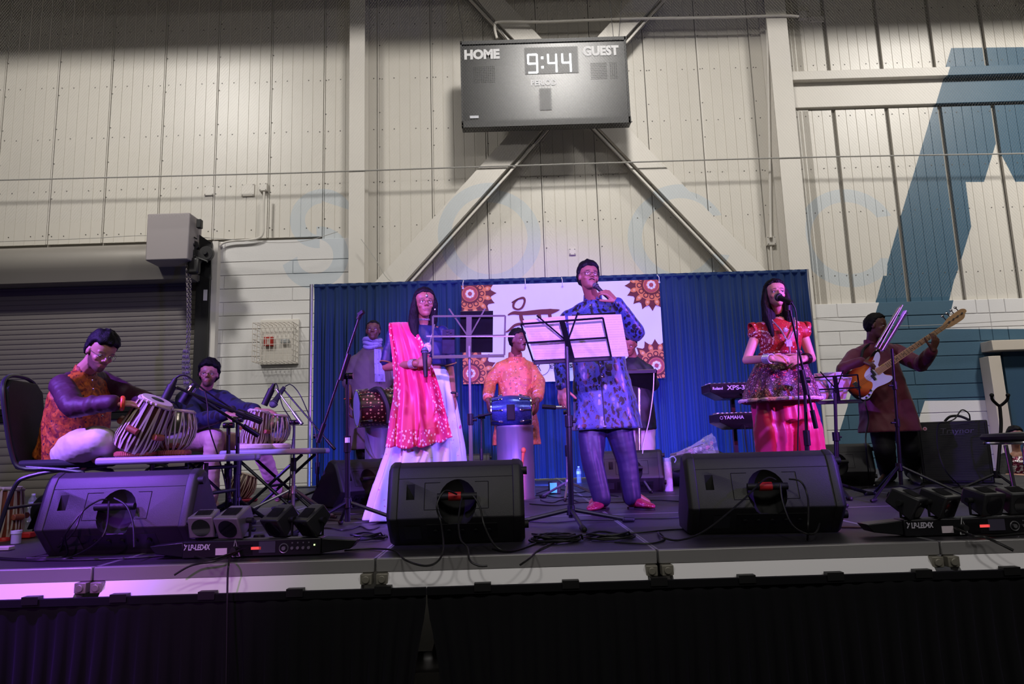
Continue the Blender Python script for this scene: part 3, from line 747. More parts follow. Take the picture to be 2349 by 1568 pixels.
def annul(cx_, cz_, r0, r1, n=28):
    return [[(cx_ + r * math.cos(2 * pi * a_ / n), cz_ + r * math.sin(2 * pi * a_ / n)) for r, a_ in ((r0, i), (r1, i), (r1, i + 1), (r0, i + 1))] for i in range(n)]
def petal(cx_, cz_, a_, r0, r1, wd, n=8):
    d_ = (math.cos(a_), math.sin(a_)); p_ = (-d_[1], d_[0]); o_ = []
    for i in range(n + 1):
        t = i / n; w_ = wd * math.sin(pi * min(1, t * 0.9 + 0.15)) ** 0.8 * (1 if t < 1 else 0); r = r0 + (r1 - r0) * t; o_.append((r, w_))
    return [(cx_ + d_[0] * r + p_[0] * w_, cz_ + d_[1] * r + p_[1] * w_) for r, w_ in o_] + [(cx_ + d_[0] * r - p_[0] * w_, cz_ + d_[1] * r - p_[1] * w_) for r, w_ in reversed(o_)]
u_ = BW / 459.0                                      # metres per photo pixel on the banner
for (mx, mz) in ((20, -20), (440, -12), (18, -205), (441, -200)):
    cx_, cz_ = mx * u_, mz * u_; Rm = 55 * u_
    shape('mandala_petals', [petal(cx_, cz_, 2 * pi * i / 16, Rm * 0.3, Rm * 1.12, Rm * 0.2) for i in range(16)], M_mar, 1)
    shape('mandala_disc', [circ(cx_, cz_, Rm * 0.9, 32)], M_mar, 2)
    shape('mandala_ground', [circ(cx_, cz_, Rm * 0.66, 32)], M_org, 3)
    shape('mandala_drops', [petal(cx_, cz_, 2 * pi * (i + 0.5) / 12, Rm * 0.64, Rm * 0.95, Rm * 0.10) for i in range(12)], M_org, 4)
    shape('mandala_drops', [circ(cx_ + Rm * 0.76 * math.cos(2 * pi * (i + 0.5) / 12), cz_ + Rm * 0.76 * math.sin(2 * pi * (i + 0.5) / 12), Rm * 0.055, 10) for i in range(12)], M_pea, 5)
    rg = []
    for i in range(12): rg += annul(cx_ + Rm * 0.5 * math.cos(2 * pi * i / 12), cz_ + Rm * 0.5 * math.sin(2 * pi * i / 12), Rm * 0.07, Rm * 0.115, 10)
    o_ = shape('mandala_scrolls', rg, M_mar, 4); o_['kind'] = 'stuff'
    shape('mandala_ring', annul(cx_, cz_, Rm * 0.34, Rm * 0.42), M_mar, 4)
    shape('mandala_ring', annul(cx_, cz_, Rm * 0.22, Rm * 0.31), M_ros, 4)
    shape('mandala_heart', [circ(cx_ + Rm * 0.12 * math.cos(2 * pi * i / 8), cz_ + Rm * 0.12 * math.sin(2 * pi * i / 8), Rm * 0.075, 10) for i in range(8)], M_wh2, 5)
    shape('mandala_heart', [circ(cx_, cz_, Rm * 0.09, 12)], M_ros, 6)
q = lambda x, y: ((x - 1060) * u_, -(y - 648 + (x - 1290) * 0.028) * u_)
def stroke(name, pts, ws, layer=2):
    pl = []; 
    pp = [V((*q(*p), 0)) for p in pts]; pp = bez(pp, 5); n = len(pp)
    L_, R_ = [], []
    for i, p in enumerate(pp):
        d_ = (pp[min(i + 1, n - 1)] - pp[max(i - 1, 0)]).normalized(); w_ = float(np.interp(i / (n - 1), np.linspace(0, 1, len(ws)), ws)) * u_ / 2
        L_.append((p.x - d_.y * w_, p.y + d_.x * w_)); R_.append((p.x + d_.y * w_, p.y - d_.x * w_))
    shape(name, [[L_[i], L_[i + 1], R_[i + 1], R_[i]] for i in range(n - 1)], M_mar, layer)
stroke('script_stroke', ((1176, 695), (1190, 687), (1203, 684), (1206, 692), (1200, 706), (1190, 711), (1180, 706), (1182, 694), (1192, 686)), (3, 4, 6, 5, 5, 4, 5, 6, 3))
stroke('script_stroke', ((1166, 724), (1180, 719), (1200, 720), (1240, 717), (1265, 716), (1286, 712)), (2, 8, 9, 12, 13, 1))
stroke('script_stroke', ((1196, 722), (1198, 735), (1206, 748), (1215, 756)), (8, 9, 9, 7), 3)
stroke('script_stroke', ((1216, 748), (1200, 745), (1182, 748), (1168, 760), (1160, 764)), (8, 7, 6, 5, 2), 3)
stroke('script_stroke', ((1238, 720), (1240, 740), (1243, 780)), (8, 8, 6), 3); stroke('script_stroke', ((1262, 718), (1264, 740), (1267, 790)), (8, 8, 6), 3)
M_ink = mat('print_ink', srgb(32, 28, 36), 0.5)
c_ = q(1237, 843); shape('emblem_ring', annul(c_[0], c_[1], 20.5 * u_, 21.6 * u_, 40), M_ink, 2)
def btext(px, py, body, size, sx=1.0, bold=0): 
    x_, z_ = q(px, py); return text('lettering', body, facing((bx0 + x_, DBN - 0.016, bz1 + z_)), size, M_ink, bn, sx=sx, bold=bold, ext=0.0005)
btext(1212, 855, 'PR', 0.20, 0.75, -0.002); btext(1258, 848, 'EVENTS', 0.075, 1.25, 0.002)
m = MB()
for px in (1062, 1205, 1290, 1512):
    p_ = P(px, 650, DBN); p_.z = bz1; m.cyl((p_.x, DBN - 0.015, bz1 - 0.04), (p_.x, DBN - 0.008, bz1 - 0.04), 0.014, n=12); m.tube([(p_.x, DBN - 0.015, bz1 - 0.04), (p_.x, DBN - 0.02, bz1 + 0.03), (p_.x, DBN + 0.1, bz1 + 0.10), (p_.x + 0.01, DBN + 0.2, bz1 + 0.06)], 0.006, 6)
m.build('tie', mat('tie_white', srgb(225, 222, 230), 0.5), bn)
# ------------------------------------------------------------------ gear materials
M_cab = mat('speaker_plastic', srgb(38, 37, 40), 0.5, bump=0.25, bs=350); M_void = mat('recess_black', srgb(8, 8, 9), 0.8)
M_rub = mat('rubber_black', srgb(16, 16, 18), 0.6); M_gun = mat('stand_black', srgb(24, 24, 28), 0.35, 0.3)
M_chr = mat('chrome', srgb(200, 200, 205), 0.15, 1.0); M_sil = mat('stand_silver', srgb(170, 170, 176), 0.3, 0.85)
M_red = mat('red_plastic', srgb(190, 32, 30), 0.5); M_cbl = mat('cable_black', srgb(14, 14, 16), 0.5); M_tagw = mat('white_tag', srgb(215, 215, 218), 0.5)
M_olive = mat('stand_grey', srgb(112, 114, 98), 0.45, 0.3)
def solid(mb, name, m, cutter=None, m2=None, bev=0.0):
    """mesh with bevelled edges and an optional carved recess, evaluated once"""
    me = mb.mesh('t', [m, m2 or m], False); o = bpy.data.objects.new('t', me); COL.objects.link(o)
    if bev:
        b = o.modifiers.new('b', 'BEVEL'); b.width = bev; b.segments = 3; b.limit_method = 'ANGLE'; b.angle_limit = R(20)
    c = None
    if cutter:
        cutter.mi = [1] * len(cutter.f); c = bpy.data.objects.new('c', cutter.mesh('c', [m, m2 or m], False)); COL.objects.link(c)
        k = o.modifiers.new('k', 'BOOLEAN'); k.operation = 'DIFFERENCE'; k.object = c; k.solver = 'EXACT'
    dg = bpy.context.evaluated_depsgraph_get(); r = bpy.data.meshes.new_from_object(o.evaluated_get(dg))
    bpy.data.objects.remove(o)
    if c: bpy.data.objects.remove(c)
    r.name = name; set_sharp(r, 32); return r
def cable(label, pts, r=0.0045, m=None, name='cable', n=8):
    mb = MB(); mb.tube(bez(pts, n), r, 6); return tag(mb.build(name, m or M_cbl), label, 'cable')
def fl_(px, py, dz=0.006): p = G(px, py, S + dz); return p

# ------------------------------------------------------------------ wedge monitors
prof = [(0.12, 0.0), (0.0, 0.135), (0.075, 0.335), (0.10, 0.375), (0.15, 0.40), (0.185, 0.395), (0.43, 0.075), (0.41, 0.0)]
def wedge_base(wd):
    k = wd / 2
    m = MB(); m.loft([[(x, y, z) for y, z in prof] for x in (-k + 0.05, k - 0.05)])
    cut = MB(); X = (V((1, 0, 0)), V((0, 1, 0)), V((0, 0, 1)))
    cut.ell((0.01, 0.015, 0.215), (0.095, 0.085, 0.125), X, 24, 14)
    cut.box((-k + 0.115, 0.03, 0.265), (0.04, 0.06, 0.085))
    cab = solid(m, 'cabinet', M_cab, cut, M_void, 0.006)
    cx_, cz_ = 0.215, 0.20
    big = [(cx_ + (y - cx_) * 1.025, cz_ + (z - cz_) * 1.02) for y, z in prof]; big = [(y, max(z, 0.0)) for y, z in big]
    caps = []
    for s_ in (-1, 1):
        m = MB(); sm_ = [(cx_ + (y - cx_) * 0.93, cz_ + (z - cz_) * 0.93) for y, z in prof]
        m.loft([[(s_ * (k - 0.055), y, z) for y, z in big], [(s_ * (k - 0.02), y, z) for y, z in big], [(s_ * k, y, z) for y, z in sm_]][:: s_])
        caps.append(solid(m, 'end_cap', M_cab, None, None, 0.006))
    return cab, caps
WB = {}
def wedge(label, c, wd, rz, sc=1.0, red=False, cables=True, group=None):
    key = wd
    if key not in WB: WB[key] = wedge_base(wd)
    cab, caps = WB[key]; k = wd / 2
    t = thing('stage_monitor', label, 'speaker', TR(c, rz) @ Matrix.Scale(sc, 4)); 
    link('cabinet', cab, t)
    for q in caps: link('end_cap', q, t)
    B = lambda m, n, mt, **kw: m.build(n, mt, t, world=False, **kw)
    m = MB(); m.cyl((-0.085, 0.012, 0.235), (0.105, 0.012, 0.235), 0.017); B(m, 'handle', M_rub)
    if red:
        m = MB(); m.cyl((-0.03, 0.011, 0.235), (0.03, 0.011, 0.235), 0.021, n=16); B(m, 'handle_tape', M_red, label='red tape wrapped around the handle')
    m = MB()                                        # thin groove frame around the handle
    def rear(x, z, d=0.0): 
        y = 0.075 * (z - 0.135) / 0.2 if z > 0.135 else 0.12 * (0.135 - z) / 0.135
        return V((x, y - d, z))
    for (x0_, x1_) in ((-0.15, -0.075), (0.095, 0.16)):
        m.tube([rear(x0_, 0.30, .0005), rear(x1_, 0.30, .0005)], 0.0018, 4); m.tube([rear(x0_, 0.175, .0005), rear(x1_, 0.175, .0005)], 0.0018, 4)
        xe = x0_ if x0_ < 0 else x1_; m.tube([rear(xe, 0.30, .0005), rear(xe, 0.175, .0005)], 0.0018, 4)
    B(m, 'handle_frame', M_void)['kind'] = 'stuff'
    m = MB(); m.tube([rear(-k + 0.055, 0.322, 0.0), rear(k - 0.055, 0.322, 0.0)], 0.0016, 4); B(m, 'seam', M_void)
    n_ = V((0, -0.135, -0.12)).normalized()
    pn = MB(); a = [rear(x, z) + n_ * 0.002 for x, z in ((-0.14, 0.105), (0.20, 0.105), (0.20, 0.025), (-0.14, 0.025))]; b = [p - n_ * 0.006 for p in a]
    pn.add(a + b, [(0, 1, 2, 3), (4, 7, 6, 5)] + [(i, 4 + i, 4 + (i + 1) % 4, (i + 1) % 4) for i in range(4)]); B(pn, 'jack_panel', mat('jack_panel', srgb(28, 28, 30), 0.4))
    for i in range(5):
        q = rear(-0.10 + 0.065 * i, 0.07) + n_ * 0.002; m = MB(); m.cyl(q, q + n_ * 0.008, 0.013, n=12); B(m, 'socket', M_gun)
    m = MB(); a = [rear(x, z) + n_ * 0.003 for x, z in ((-0.25, 0.10), (-0.17, 0.10), (-0.17, 0.035), (-0.25, 0.035))]; m.add(a, [(0, 1, 2, 3)]); B(m, 'rating_plate', mat('plate_grey', srgb(56, 58, 60), 0.5))
    for z_, y_ in ((0.345, 0.11), (0.09, 0.08)):
        m = MB(); m.cyl((k - 0.012, y_, z_), (k + 0.018, y_, z_), 0.02, n=14); B(m, 'rubber_foot', M_rub)
    # front grille on the sloping baffle
    a0, a1 = V((0, 0.20, 0.385)), V((0, 0.425, 0.09)); d_ = (a1 - a0).normalized(); nn_ = V((0, -d_.z, d_.y)) * -1
    if nn_.y < 0: nn_ = -nn_
    m = MB(); mid = (a0 + a1) / 2 + nn_ * 0.006; L_ = (a1 - a0).length
    m.bar(mid - d_ * L_ * 0.47, mid + d_ * L_ * 0.47, wd - 0.16, 0.012, (0, d_.z, -d_.y)); B(m, 'grille', mat('grille_black', srgb(20, 20, 21), 0.5, 0.3, bump=0.6, bs=500))
    return t
def wedge_at(label, pxl, pxr, pyb, D, rz=0.0, red=False, sc=None):
    """bottom rear edge seen from pxl to pxr at distance D"""
    a, b = P(pxl, pyb, D), P(pxr, pyb, D); L_ = (b.x - a.x) / math.cos(rz)
    return wedge(label, ((a.x + b.x) / 2, D, S), round(L_, 3), rz, 1.0, red)
mon_l = wedge_at('large purple lit wedge monitor at the front left corner of the stage', 70, 430, 1270, 3.42, 0.02)
mon_m = wedge_at('wedge monitor with red taped handle in front of the woman in pink', 884, 1206, 1250, 3.42, 0.0, True)
mon_r = wedge_at('wedge monitor with red taped handle in front of the woman in red', 1588, 1945, 1230, 3.45, -0.10, True)
def wedge_free(label, px, py, wd, rz, red=False):
    return wedge(label, G(px, py), wd, rz, 1.0, red)
wedge_free('small wedge monitor turned sideways behind the stage singer in pink', 850, 1160, 0.62, R(52))
wedge_free('wedge monitor behind the front middle monitor, beside the silver cylinder', 1070, 1112, 0.62, R(-4))
wedge_free('wedge monitor standing right behind the lead singer', 1452, 1130, 0.62, R(-6))
wedge_free('wedge monitor at the feet of the bass player', 1925, 1116, 0.68, R(-14))

# ------------------------------------------------------------------ stands
def tripod(t, c, z_hub, rad, m_, az=(0, 120, 240), r=0.010, low=0.03):
    c = V(c)
    for a in az:
        d = V((math.cos(R(a)), math.sin(R(a)), 0)); mb = MB()
        mb.tube([c + V((0, 0, z_hub)) + d * 0.02, c + d * rad + V((0, 0, low * 0.4))], r, 8); mb.build('leg', m_, t)
        mb = MB(); mb.cap(c + d * (rad - 0.04) + V((0, 0, low * 0.55)), c + d * (rad + 0.01) + V((0, 0, 0.013)), r * 1.4, r * 1.25, 10); mb.build('foot', M_rub, t)
    mb = MB(); mb.cyl(c + V((0, 0, z_hub - 0.03)), c + V((0, 0, z_hub + 0.03)), 0.028, 0.022, 14); mb.build('hub', m_, t, bev=0.003)
def music_stand(label, c, topz, corners, m_, az, hub=0.10, rad=0.33, r=0.011, cross=True, clips=True):
    """corners: TL, TR, BR, BL world points of the desk"""
    c = V(c); TL, TR_, BR, BL = (V(p) for p in corners); t = thing('music_stand', label, 'music stand', c)
    cen = (TL + TR_ + BR + BL) / 4; top = V((cen.x, cen.y + 0.03, cen.z)); L = lambda a, b, k: a.lerp(b, k)
    m = MB(); m.tube([c + V((0, 0, 0.04)), L(c, top, 0.55)], r * 1.35, 10); m.build('lower_pole', m_, t)
    m = MB(); m.tube([L(c, top, 0.5), top], r * 0.95, 10); m.build('upper_pole', m_, t)
    p = L(c, top, 0.55); m = MB(); m.cyl(p - V((0, 0, 0.03)), p + V((0, 0, 0.04)), r * 2.0); m.cyl(p, p + V((0.04, -0.01, 0)), 0.008); m.build('collar', M_gun, t, bev=0.002)
    tripod(t, c, hub, rad, m_, az, r)
    xh = (TR_ - TL).normalized(); nrm = xh.cross((TL - BL).normalized())
    m = MB(); f = 0.011
    for a, b in ((TL, TR_), (TR_, BR), (BR, BL), (BL, TL)): m.bar(a, b, f, 0.006, nrm)
    m.build('desk_frame', m_, t)
    if cross: m = MB(); m.bar(L(TL, BL, .5), L(TR_, BR, .5), f, 0.006, nrm); m.build('cross_bar', m_, t)
    m = MB(); m.bar(L(TL, TR_, .5), L(BL, BR, .5), f * 3.0, 0.006, nrm); m.build('spine_plate', m_, t)
    if clips:
        q = L(L(TL, TR_, .5), L(BL, BR, .5), .55)
        for s_, e in ((-1, L(TL, TR_, .22)), (1, L(TL, TR_, .72))):
            e = e + (TL - BL).normalized() * 0.045; m = MB(); m.bar(q - nrm * 0.008, e - nrm * 0.012, 0.009, 0.004, nrm); m.build('clip_arm', m_, t)
    m = MB(); off = -nrm * 0 ; m.bar(BL + nrm * 0.02, BR + nrm * 0.02, 0.004, 0.05, nrm); m.build('ledge', m_, t)
    return t
def sheet(name, label, cat, corners, th, m_, group=None, curl=0.0):
    a, b, c, d = (V(p) for p in corners); n = (b - a).cross(d - a).normalized(); m = MB(); k = 8; vs = []
    for s_ in (0, 1):
        for j in (0, 1):
            for i in range(k + 1):
                p = a.lerp(b, i / k) if j == 0 else d.lerp(c, i / k); vs.append(p + n * (s_ * th + curl * math.sin(pi * i / k)))
    q = k + 1; fs = []
    for i in range(k):
        fs += [(i, i + 1, q + i + 1, q + i), (2 * q + i, 3 * q + i, 3 * q + i + 1, 2 * q + i + 1), (i, 2 * q + i, 2 * q + i + 1, i + 1), (q + i, q + i + 1, 3 * q + i + 1, 3 * q + i)]
    fs += [(0, q, 3 * q, 2 * q), (k, 2 * q + k, 3 * q + k, q + k)]
    return tag(m.add(vs, fs).build(name, m_, ang=30), label, cat, group)
kp = NT('printed_page'); pc = kp.co('Object'); ps = kp.n('ShaderNodeSeparateXYZ'); kp.l(pc, ps.inputs[0])
ln_ = kp.math('GREATER_THAN', kp.math('FRACT', kp.math('MULTIPLY', ps.outputs[2], 70.0)), 0.62); wd_ = kp.math('GREATER_THAN', kp.noise(90, kp.co('Object', (1, 1, 0.1))), 0.42)
kp.l(kp.mix(kp.math('MULTIPLY', kp.math('MULTIPLY', ln_, wd_), 0.16), srgb(214, 206, 206), srgb(120, 112, 116)), kp.b.inputs['Base Color']); kp.b.inputs['Roughness'].default_value = 0.6
kp.b.inputs['Transmission Weight'].default_value = 0.0; M_page = kp.m
M_dev = mat('device_black', srgb(14, 14, 17), 0.25); 
# (a) grey stand of the woman in pink
Q = lambda *a: P(*a)
ca = [Q(993, 725, 4.22), Q(1159, 724, 4.22), Q(1157, 814, 4.32), Q(993, 817, 4.32)]
b0 = P(1083, 1200, 4.30); b0.z = S
sa = music_stand('grey folding music stand holding a tablet and a phone before the woman in pink', b0, 0, ca, M_olive, (80, 200, 320), r=0.009)
m = MB(); m.bar(Q(978, 771, 4.27), Q(1180, 771, 4.27), 0.010, 0.005, (0, 1, 0)); m.build('side_arm', M_olive, sa)
sheet('tablet', 'black tablet in a dark case standing on the grey music stand', 'tablet', [Q(1056, 714, 4.25), Q(1131, 713, 4.25), Q(1130, 808, 4.33), Q(1055, 808, 4.33)], 0.016, M_dev)
t = thing('phone', 'dark smartphone leaning on the left of the grey music stand', 'phone', Q(1027, 811, 4.36))
m = MB(); m.add([*(Q(x, y, 4.31 + 0.03 * (y > 780)) for x, y in ((1014, 756), (1043, 754), (1044, 811), (1014, 812))), *(Q(x, y, 4.325 + 0.03 * (y > 780)) for x, y in ((1014, 756), (1043, 754), (1044, 811), (1014, 812)))], [(0, 1, 2, 3), (7, 6, 5, 4), (0, 4, 5, 1), (1, 5, 6, 2), (2, 6, 7, 3), (3, 7, 4, 0)])
m.build('body', mat('phone_blue', srgb(30, 32, 52), 0.3), t, bev=0.003)
m = MB(); m.cyl(Q(1026, 759, 4.315), Q(1026, 759, 4.30), 0.006, n=12); m.cyl(Q(1026, 766, 4.315), Q(1026, 766, 4.30), 0.006, n=12); m.cyl(Q(1034, 762, 4.315), Q(1034, 762, 4.30), 0.005, n=12); m.build('camera_lens', M_dev, t)
# (b) black stand of the lead singer
cb_ = [Q(1195, 743, 4.12), Q(1383, 729, 4.12), Q(1402, 818, 4.26), Q(1223, 828, 4.26)]
b0 = G(1311, 1192); b0 = P(1311, 1192, 4.22); b0.z = S
music_stand('black folding music stand holding song sheets before the lead singer', b0, 0, cb_, M_gun, (8, 172, 276), hub=0.085, rad=0.36, r=0.0125)
sheet('song_sheet', 'open white song sheets standing on the left half of the black music stand', 'paper', [Q(1199, 735, 4.16), Q(1296, 724, 4.16), Q(1305, 822, 4.28), Q(1228, 825, 4.28)], 0.003, M_page, curl=0.004)
sheet('ring_binder', 'wide white ring binder pages sticking out right of the black music stand', 'paper', [Q(1303, 725, 4.17), Q(1425, 721, 4.17), Q(1442, 817, 4.28), Q(1310, 822, 4.28)], 0.008, M_page, curl=0.006)
sheet('folder', 'thin dark folder behind the pages of the black music stand', 'folder', [Q(1312, 722, 4.20), Q(1412, 716, 4.20), Q(1420, 812, 4.31), Q(1318, 816, 4.31)], 0.004, M_dev)
# (c) black stand right of the woman in red
cc = [Q(1862, 866, 5.5), Q(1967, 859, 5.5), Q(1974, 917, 5.62), Q(1873, 921, 5.62)]
b0 = P(1918, 1100, 5.6); b0.z = S
music_stand('black music stand with striped lilac papers right of the woman in red', b0, 0, cc, M_gun, (20, 140, 260), r=0.014)
for k, (x0_, x1_, dy, lb) in enumerate(((1868, 1933, 0, 'lilac striped song book on the stand right of the woman in red'), (1920, 1955, 12, 'loose white page sticking out beside the lilac song book'))):
    sheet('song_book', lb, 'paper', [Q(x0_, 858 + dy, 5.53 + .03 * k), Q(x1_, 854 + dy, 5.53 + .03 * k), Q(x1_ + 2 - 18 * k, 915, 5.64 + .03 * k), Q(x0_, 918, 5.64 + .03 * k)], 0.012, M_page, curl=0.01)
# (d) stand of the bass player, seen edge-on
b0 = P(2070, 1137, 5.3); b0.z = S
cd = [V(Q(2081, 718, 5.05)), V(Q(2072, 722, 5.5)), V(Q(2024, 806, 5.5)), V(Q(2028, 803, 5.05))]
sd = thing('music_stand', 'tall tripod music stand seen edge-on before the bass player', 'music stand', b0)
tp = Q(2046, 800, 5.28); m = MB(); m.tube([b0 + V((0, 0, 0.1)), b0.lerp(tp, .5)], 0.014, 10); m.build('lower_pole', M_gun, sd); m = MB(); m.tube([b0.lerp(tp, .45), tp], 0.010, 10); m.build('upper_pole', M_gun, sd)
tripod(sd, b0, 0.23, 0.42, M_gun, (215, 330, 90), 0.010)
for k in (.5, .75): p = b0.lerp(tp, k); m = MB(); m.cyl(p - V((0, 0, .03)), p + V((0, 0, .03)), 0.019); m.cyl(p, p + V((-0.05, -0.01, 0)), 0.008); m.build('collar', M_gun, sd)
m = MB(); nrm = (cd[1] - cd[0]).cross(cd[3] - cd[0]).normalized()
for a, b in ((0, 1), (1, 2), (2, 3), (3, 0)): m.bar(cd[a], cd[b], 0.012, 0.008, nrm)
m.bar((cd[0] + cd[1]) / 2, (cd[2] + cd[3]) / 2, 0.04, 0.008, nrm); m.build('desk_frame', M_gun, sd)
sg = -1 if (nrm.x > 0) else 1
for k in range(3):
    off = V((-0.022 * (k + 1) + 0.012, 0, 0.012 * k)); e = 0.03 * (k % 2)
    sheet('song_sheet', ('innermost', 'middle', 'outermost')[k] + ' white song sheet on the edge-on stand of the bass player', 'paper', [cd[0] + off + V((0.01, 0, e + .02)), cd[1] + off + V((0.01, 0, e + .02)), cd[2] + off, cd[3] + off], 0.004, M_page, curl=0.008)
# microphones and boom stands
def mic(label, head, tail, m_body=None, m_head=None, L=None, rh=0.026, group=None):
    head, tail = V(head), V(tail); d = (tail - head).normalized(); t = thing('microphone', label, 'microphone', tail)
    m = MB(); m.ell(head, (rh, rh, rh * 1.08), frame(d), 16, 12); m.build('grille', m_head or mat('mic_grille', srgb(120, 120, 126), 0.4, 0.8, bump=0.8, bs=900), t)
    m = MB(); m.cyl(head + d * rh * 0.25 - d * 0.004, head + d * rh * 0.25 + d * 0.004, rh * 1.08, n=18); m.build('ring', m_body or M_rub, t)
    m = MB(); m.tube([head + d * rh * 0.7, head + d * rh * 1.3, tail], [rh * 0.86, rh * 0.72, rh * 0.5], 14); m.build('handle', m_body or M_rub, t); return t
def pencil(label, tip, tail, r=0.012, m_=None):
    tip, tail = V(tip), V(tail); t = thing('microphone', label, 'microphone', tail)
    m = MB(); m.tube([tip, tip.lerp(tail, .75)], r * 1.25, 12); m.build('body', m_ or M_rub, t); m = MB(); m.tube([tip.lerp(tail, .72), tail], [r, r * .6], 10); m.build('neck', M_rub, t); return t
def boom(label, base, polept, b_low, b_high, m_=None, az=(30, 150, 270), hub=0.17, rad=0.30, r=0.010, clutch=True):
    m_ = m_ or M_gun; base, polept, b_low, b_high = (V(p) for p in (base, polept, b_low, b_high)); t = thing('microphone_stand', label, 'mic stand', base)
    m = MB(); m.tube([base + V((0, 0, 0.05)), base.lerp(polept, .55)], r * 1.3, 10); m.build('lower_pole', m_, t)
    m = MB(); m.tube([base.lerp(polept, .5), polept], r * .9, 10); m.build('upper_pole', m_, t)
    p = base.lerp(polept, .55); m = MB(); m.cyl(p - V((0, 0, .05)), p + V((0, 0, .05)), r * 1.8); m.build('collar', M_gun, t, bev=.002)
    tripod(t, base, hub, rad, m_, az, r * .9)
    m = MB(); m.tube([b_low, b_high], r * .65, 10); m.build('boom', m_, t)
    d = (b_high - b_low).normalized(); m = MB(); m.cyl(b_low, b_low + d * 0.12, r * 1.25); m.build('counterweight', m_, t)
    if clutch: m = MB(); c = polept; m.cyl(c + V((-.03, 0, 0)), c + V((.035, 0, 0)), 0.02); m.cap(c, c + V((0, -.02, 0)), .014, .014); m.build('clutch', M_gun, t)
    return t
bs = P(797, 1205, 4.3); bs.z = S
bm = boom('black boom stand without microphone left of the woman in pink', bs, Q(797, 862, 4.3), Q(729, 1015, 4.28), Q(824, 728, 4.33), az=(8, 232, 110), rad=0.40, hub=0.16, r=0.0125)
m = MB(); m.tube([Q(781, 872, 4.26), Q(800, 812, 4.27)], 0.017, 12); m.build('boom_sleeve', M_gun, bm)
m = MB(); m.cyl(Q(821, 732, 4.33), Q(829, 716, 4.33), .014); m.bar(Q(823, 722, 4.33), Q(834, 714, 4.31), .022, .02); m.build('mic_clip', M_rub, bm)
m = MB(); m.cyl(Q(797, 1003, 4.285), Q(797, 1015, 4.285), 0.0155, n=12); m.build('tape', M_tagw, bm)
bs = P(1853, 1120, 4.65); bs.z = S
bm = boom('black boom microphone stand in front of the woman in red', bs, Q(1845, 872, 4.65), Q(1872, 982, 4.62), Q(1808, 692, 4.55), az=(20, 150, 265), r=0.012)
m = MB(); m.tube([Q(1838, 848, 4.58), Q(1850, 905, 4.59)], 0.018, 12); m.build('boom_sleeve', M_gun, bm)
m = MB(); m.cyl(Q(1808, 712, 4.55), Q(1807, 690, 4.55), .016); m.bar(Q(1800, 686, 4.55), Q(1816, 694, 4.53), .03, .03); m.build('mic_clip', M_rub, bm)
mic('black microphone on the boom stand at the mouth of the woman in red', Q(1785, 681, 4.60), Q(1816, 694, 4.50))
cable('black cable hanging from the microphone of the woman in red', [Q(1816, 694, 4.50), Q(1826, 720, 4.5), Q(1830, 800, 4.52), Q(1832, 930, 4.55), Q(1830, 1040, 4.6), fl_(1835, 1170)], 0.0045)
bs = P(672, 1177, 5.3); bs.z = S
boom('silver boom stand over the right pair of tabla drums', bs, Q(675, 968, 5.3), Q(693, 972, 5.25), Q(632, 890, 5.35), M_sil, (200, 330, 80), 0.20, 0.42, .011)
bs = P(729, 1150, 6.2); bs.z = S
boom('black boom stand furthest back beside the blue drape edge', bs, Q(728, 1000, 6.2), Q(768, 1030, 6.15), Q(651, 893, 6.3), M_gun, (200, 340, 90), 0.14, 0.36, .011)
pencil('black microphone pointing down at the right pair of tabla drums, left one', Q(606, 929, 5.32), Q(629, 880, 5.34), .020)
mic('microphone with round silver head over the right pair of tabla drums', Q(627, 926, 6.22), Q(652, 888, 6.3), rh=0.035)
cable('purple lit cable looping from the left tabla microphone', [Q(630, 880, 5.34), Q(636, 884, 5.34), Q(648, 930, 5.3), Q(672, 975, 5.28), Q(668, 1040, 5.27), Q(664, 1120, 5.2), fl_(655, 1180)])
cable('black cable from the round headed tabla microphone', [Q(654, 886, 6.3), Q(668, 882, 6.28), Q(688, 905, 6.2), Q(710, 955, 6.2), Q(725, 1000, 6.15), Q(726, 1100, 6.1), fl_(730, 1160)])
bs = P(524, 1190, 4.6); bs.z = S
boom('black boom stand left of the pair between the two tabla tables', bs, Q(524, 975, 4.6), Q(600, 968, 4.5), Q(405, 888, 4.25), M_gun, (200, 320, 80), 0.16, 0.30, .014)
bs = P(545, 1190, 4.75); bs.z = S
boom('black boom stand right of the pair between the two tabla tables', bs, Q(545, 962, 4.75), Q(592, 998, 4.7), Q(440, 902, 4.35), M_gun, (220, 340, 100), 0.16, 0.30, .014)
pencil('purple lit black microphone pointing down over the left tabla drum', Q(371, 931, 4.22), Q(403, 868, 4.25), .021)
pencil('condenser microphone with shiny collar behind the left tabla microphone', Q(418, 925, 4.36), Q(446, 880, 4.38), .024, M_rub)
m = MB(); m.tube([Q(432, 902, 4.33), Q(442, 887, 4.34)], .026, 12); o = m.build('mic_collar', M_chr); tag(o, 'shiny metal collar around the condenser microphone by the left tabla', 'collar')
cable('lilac cable arching from the left tabla microphone to the stands', [Q(403, 868, 4.25), Q(414, 861, 4.25), Q(432, 864, 4.26), Q(470, 895, 4.3), Q(530, 935, 4.45), Q(560, 955, 4.55)], .006)
cable('thin cable hanging down from the left tabla microphones', [Q(470, 895, 4.3), Q(476, 930, 4.3), Q(480, 980, 4.3), Q(505, 1060, 4.4), Q(520, 1130, 4.4), fl_(522, 1200)])
t = thing('microphone', 'long black microphone lying across the two boom stands', 'microphone', Q(600, 960, 4.5)); m = MB(); m.tube([Q(545, 945, 4.5), Q(562, 952, 4.5), Q(600, 962, 4.5)], [.024, .028, .013], 12); m.build('body', M_rub, t); m = MB(); m.ell(Q(533, 938, 4.5), .024); m.build('grille', M_rub, t)
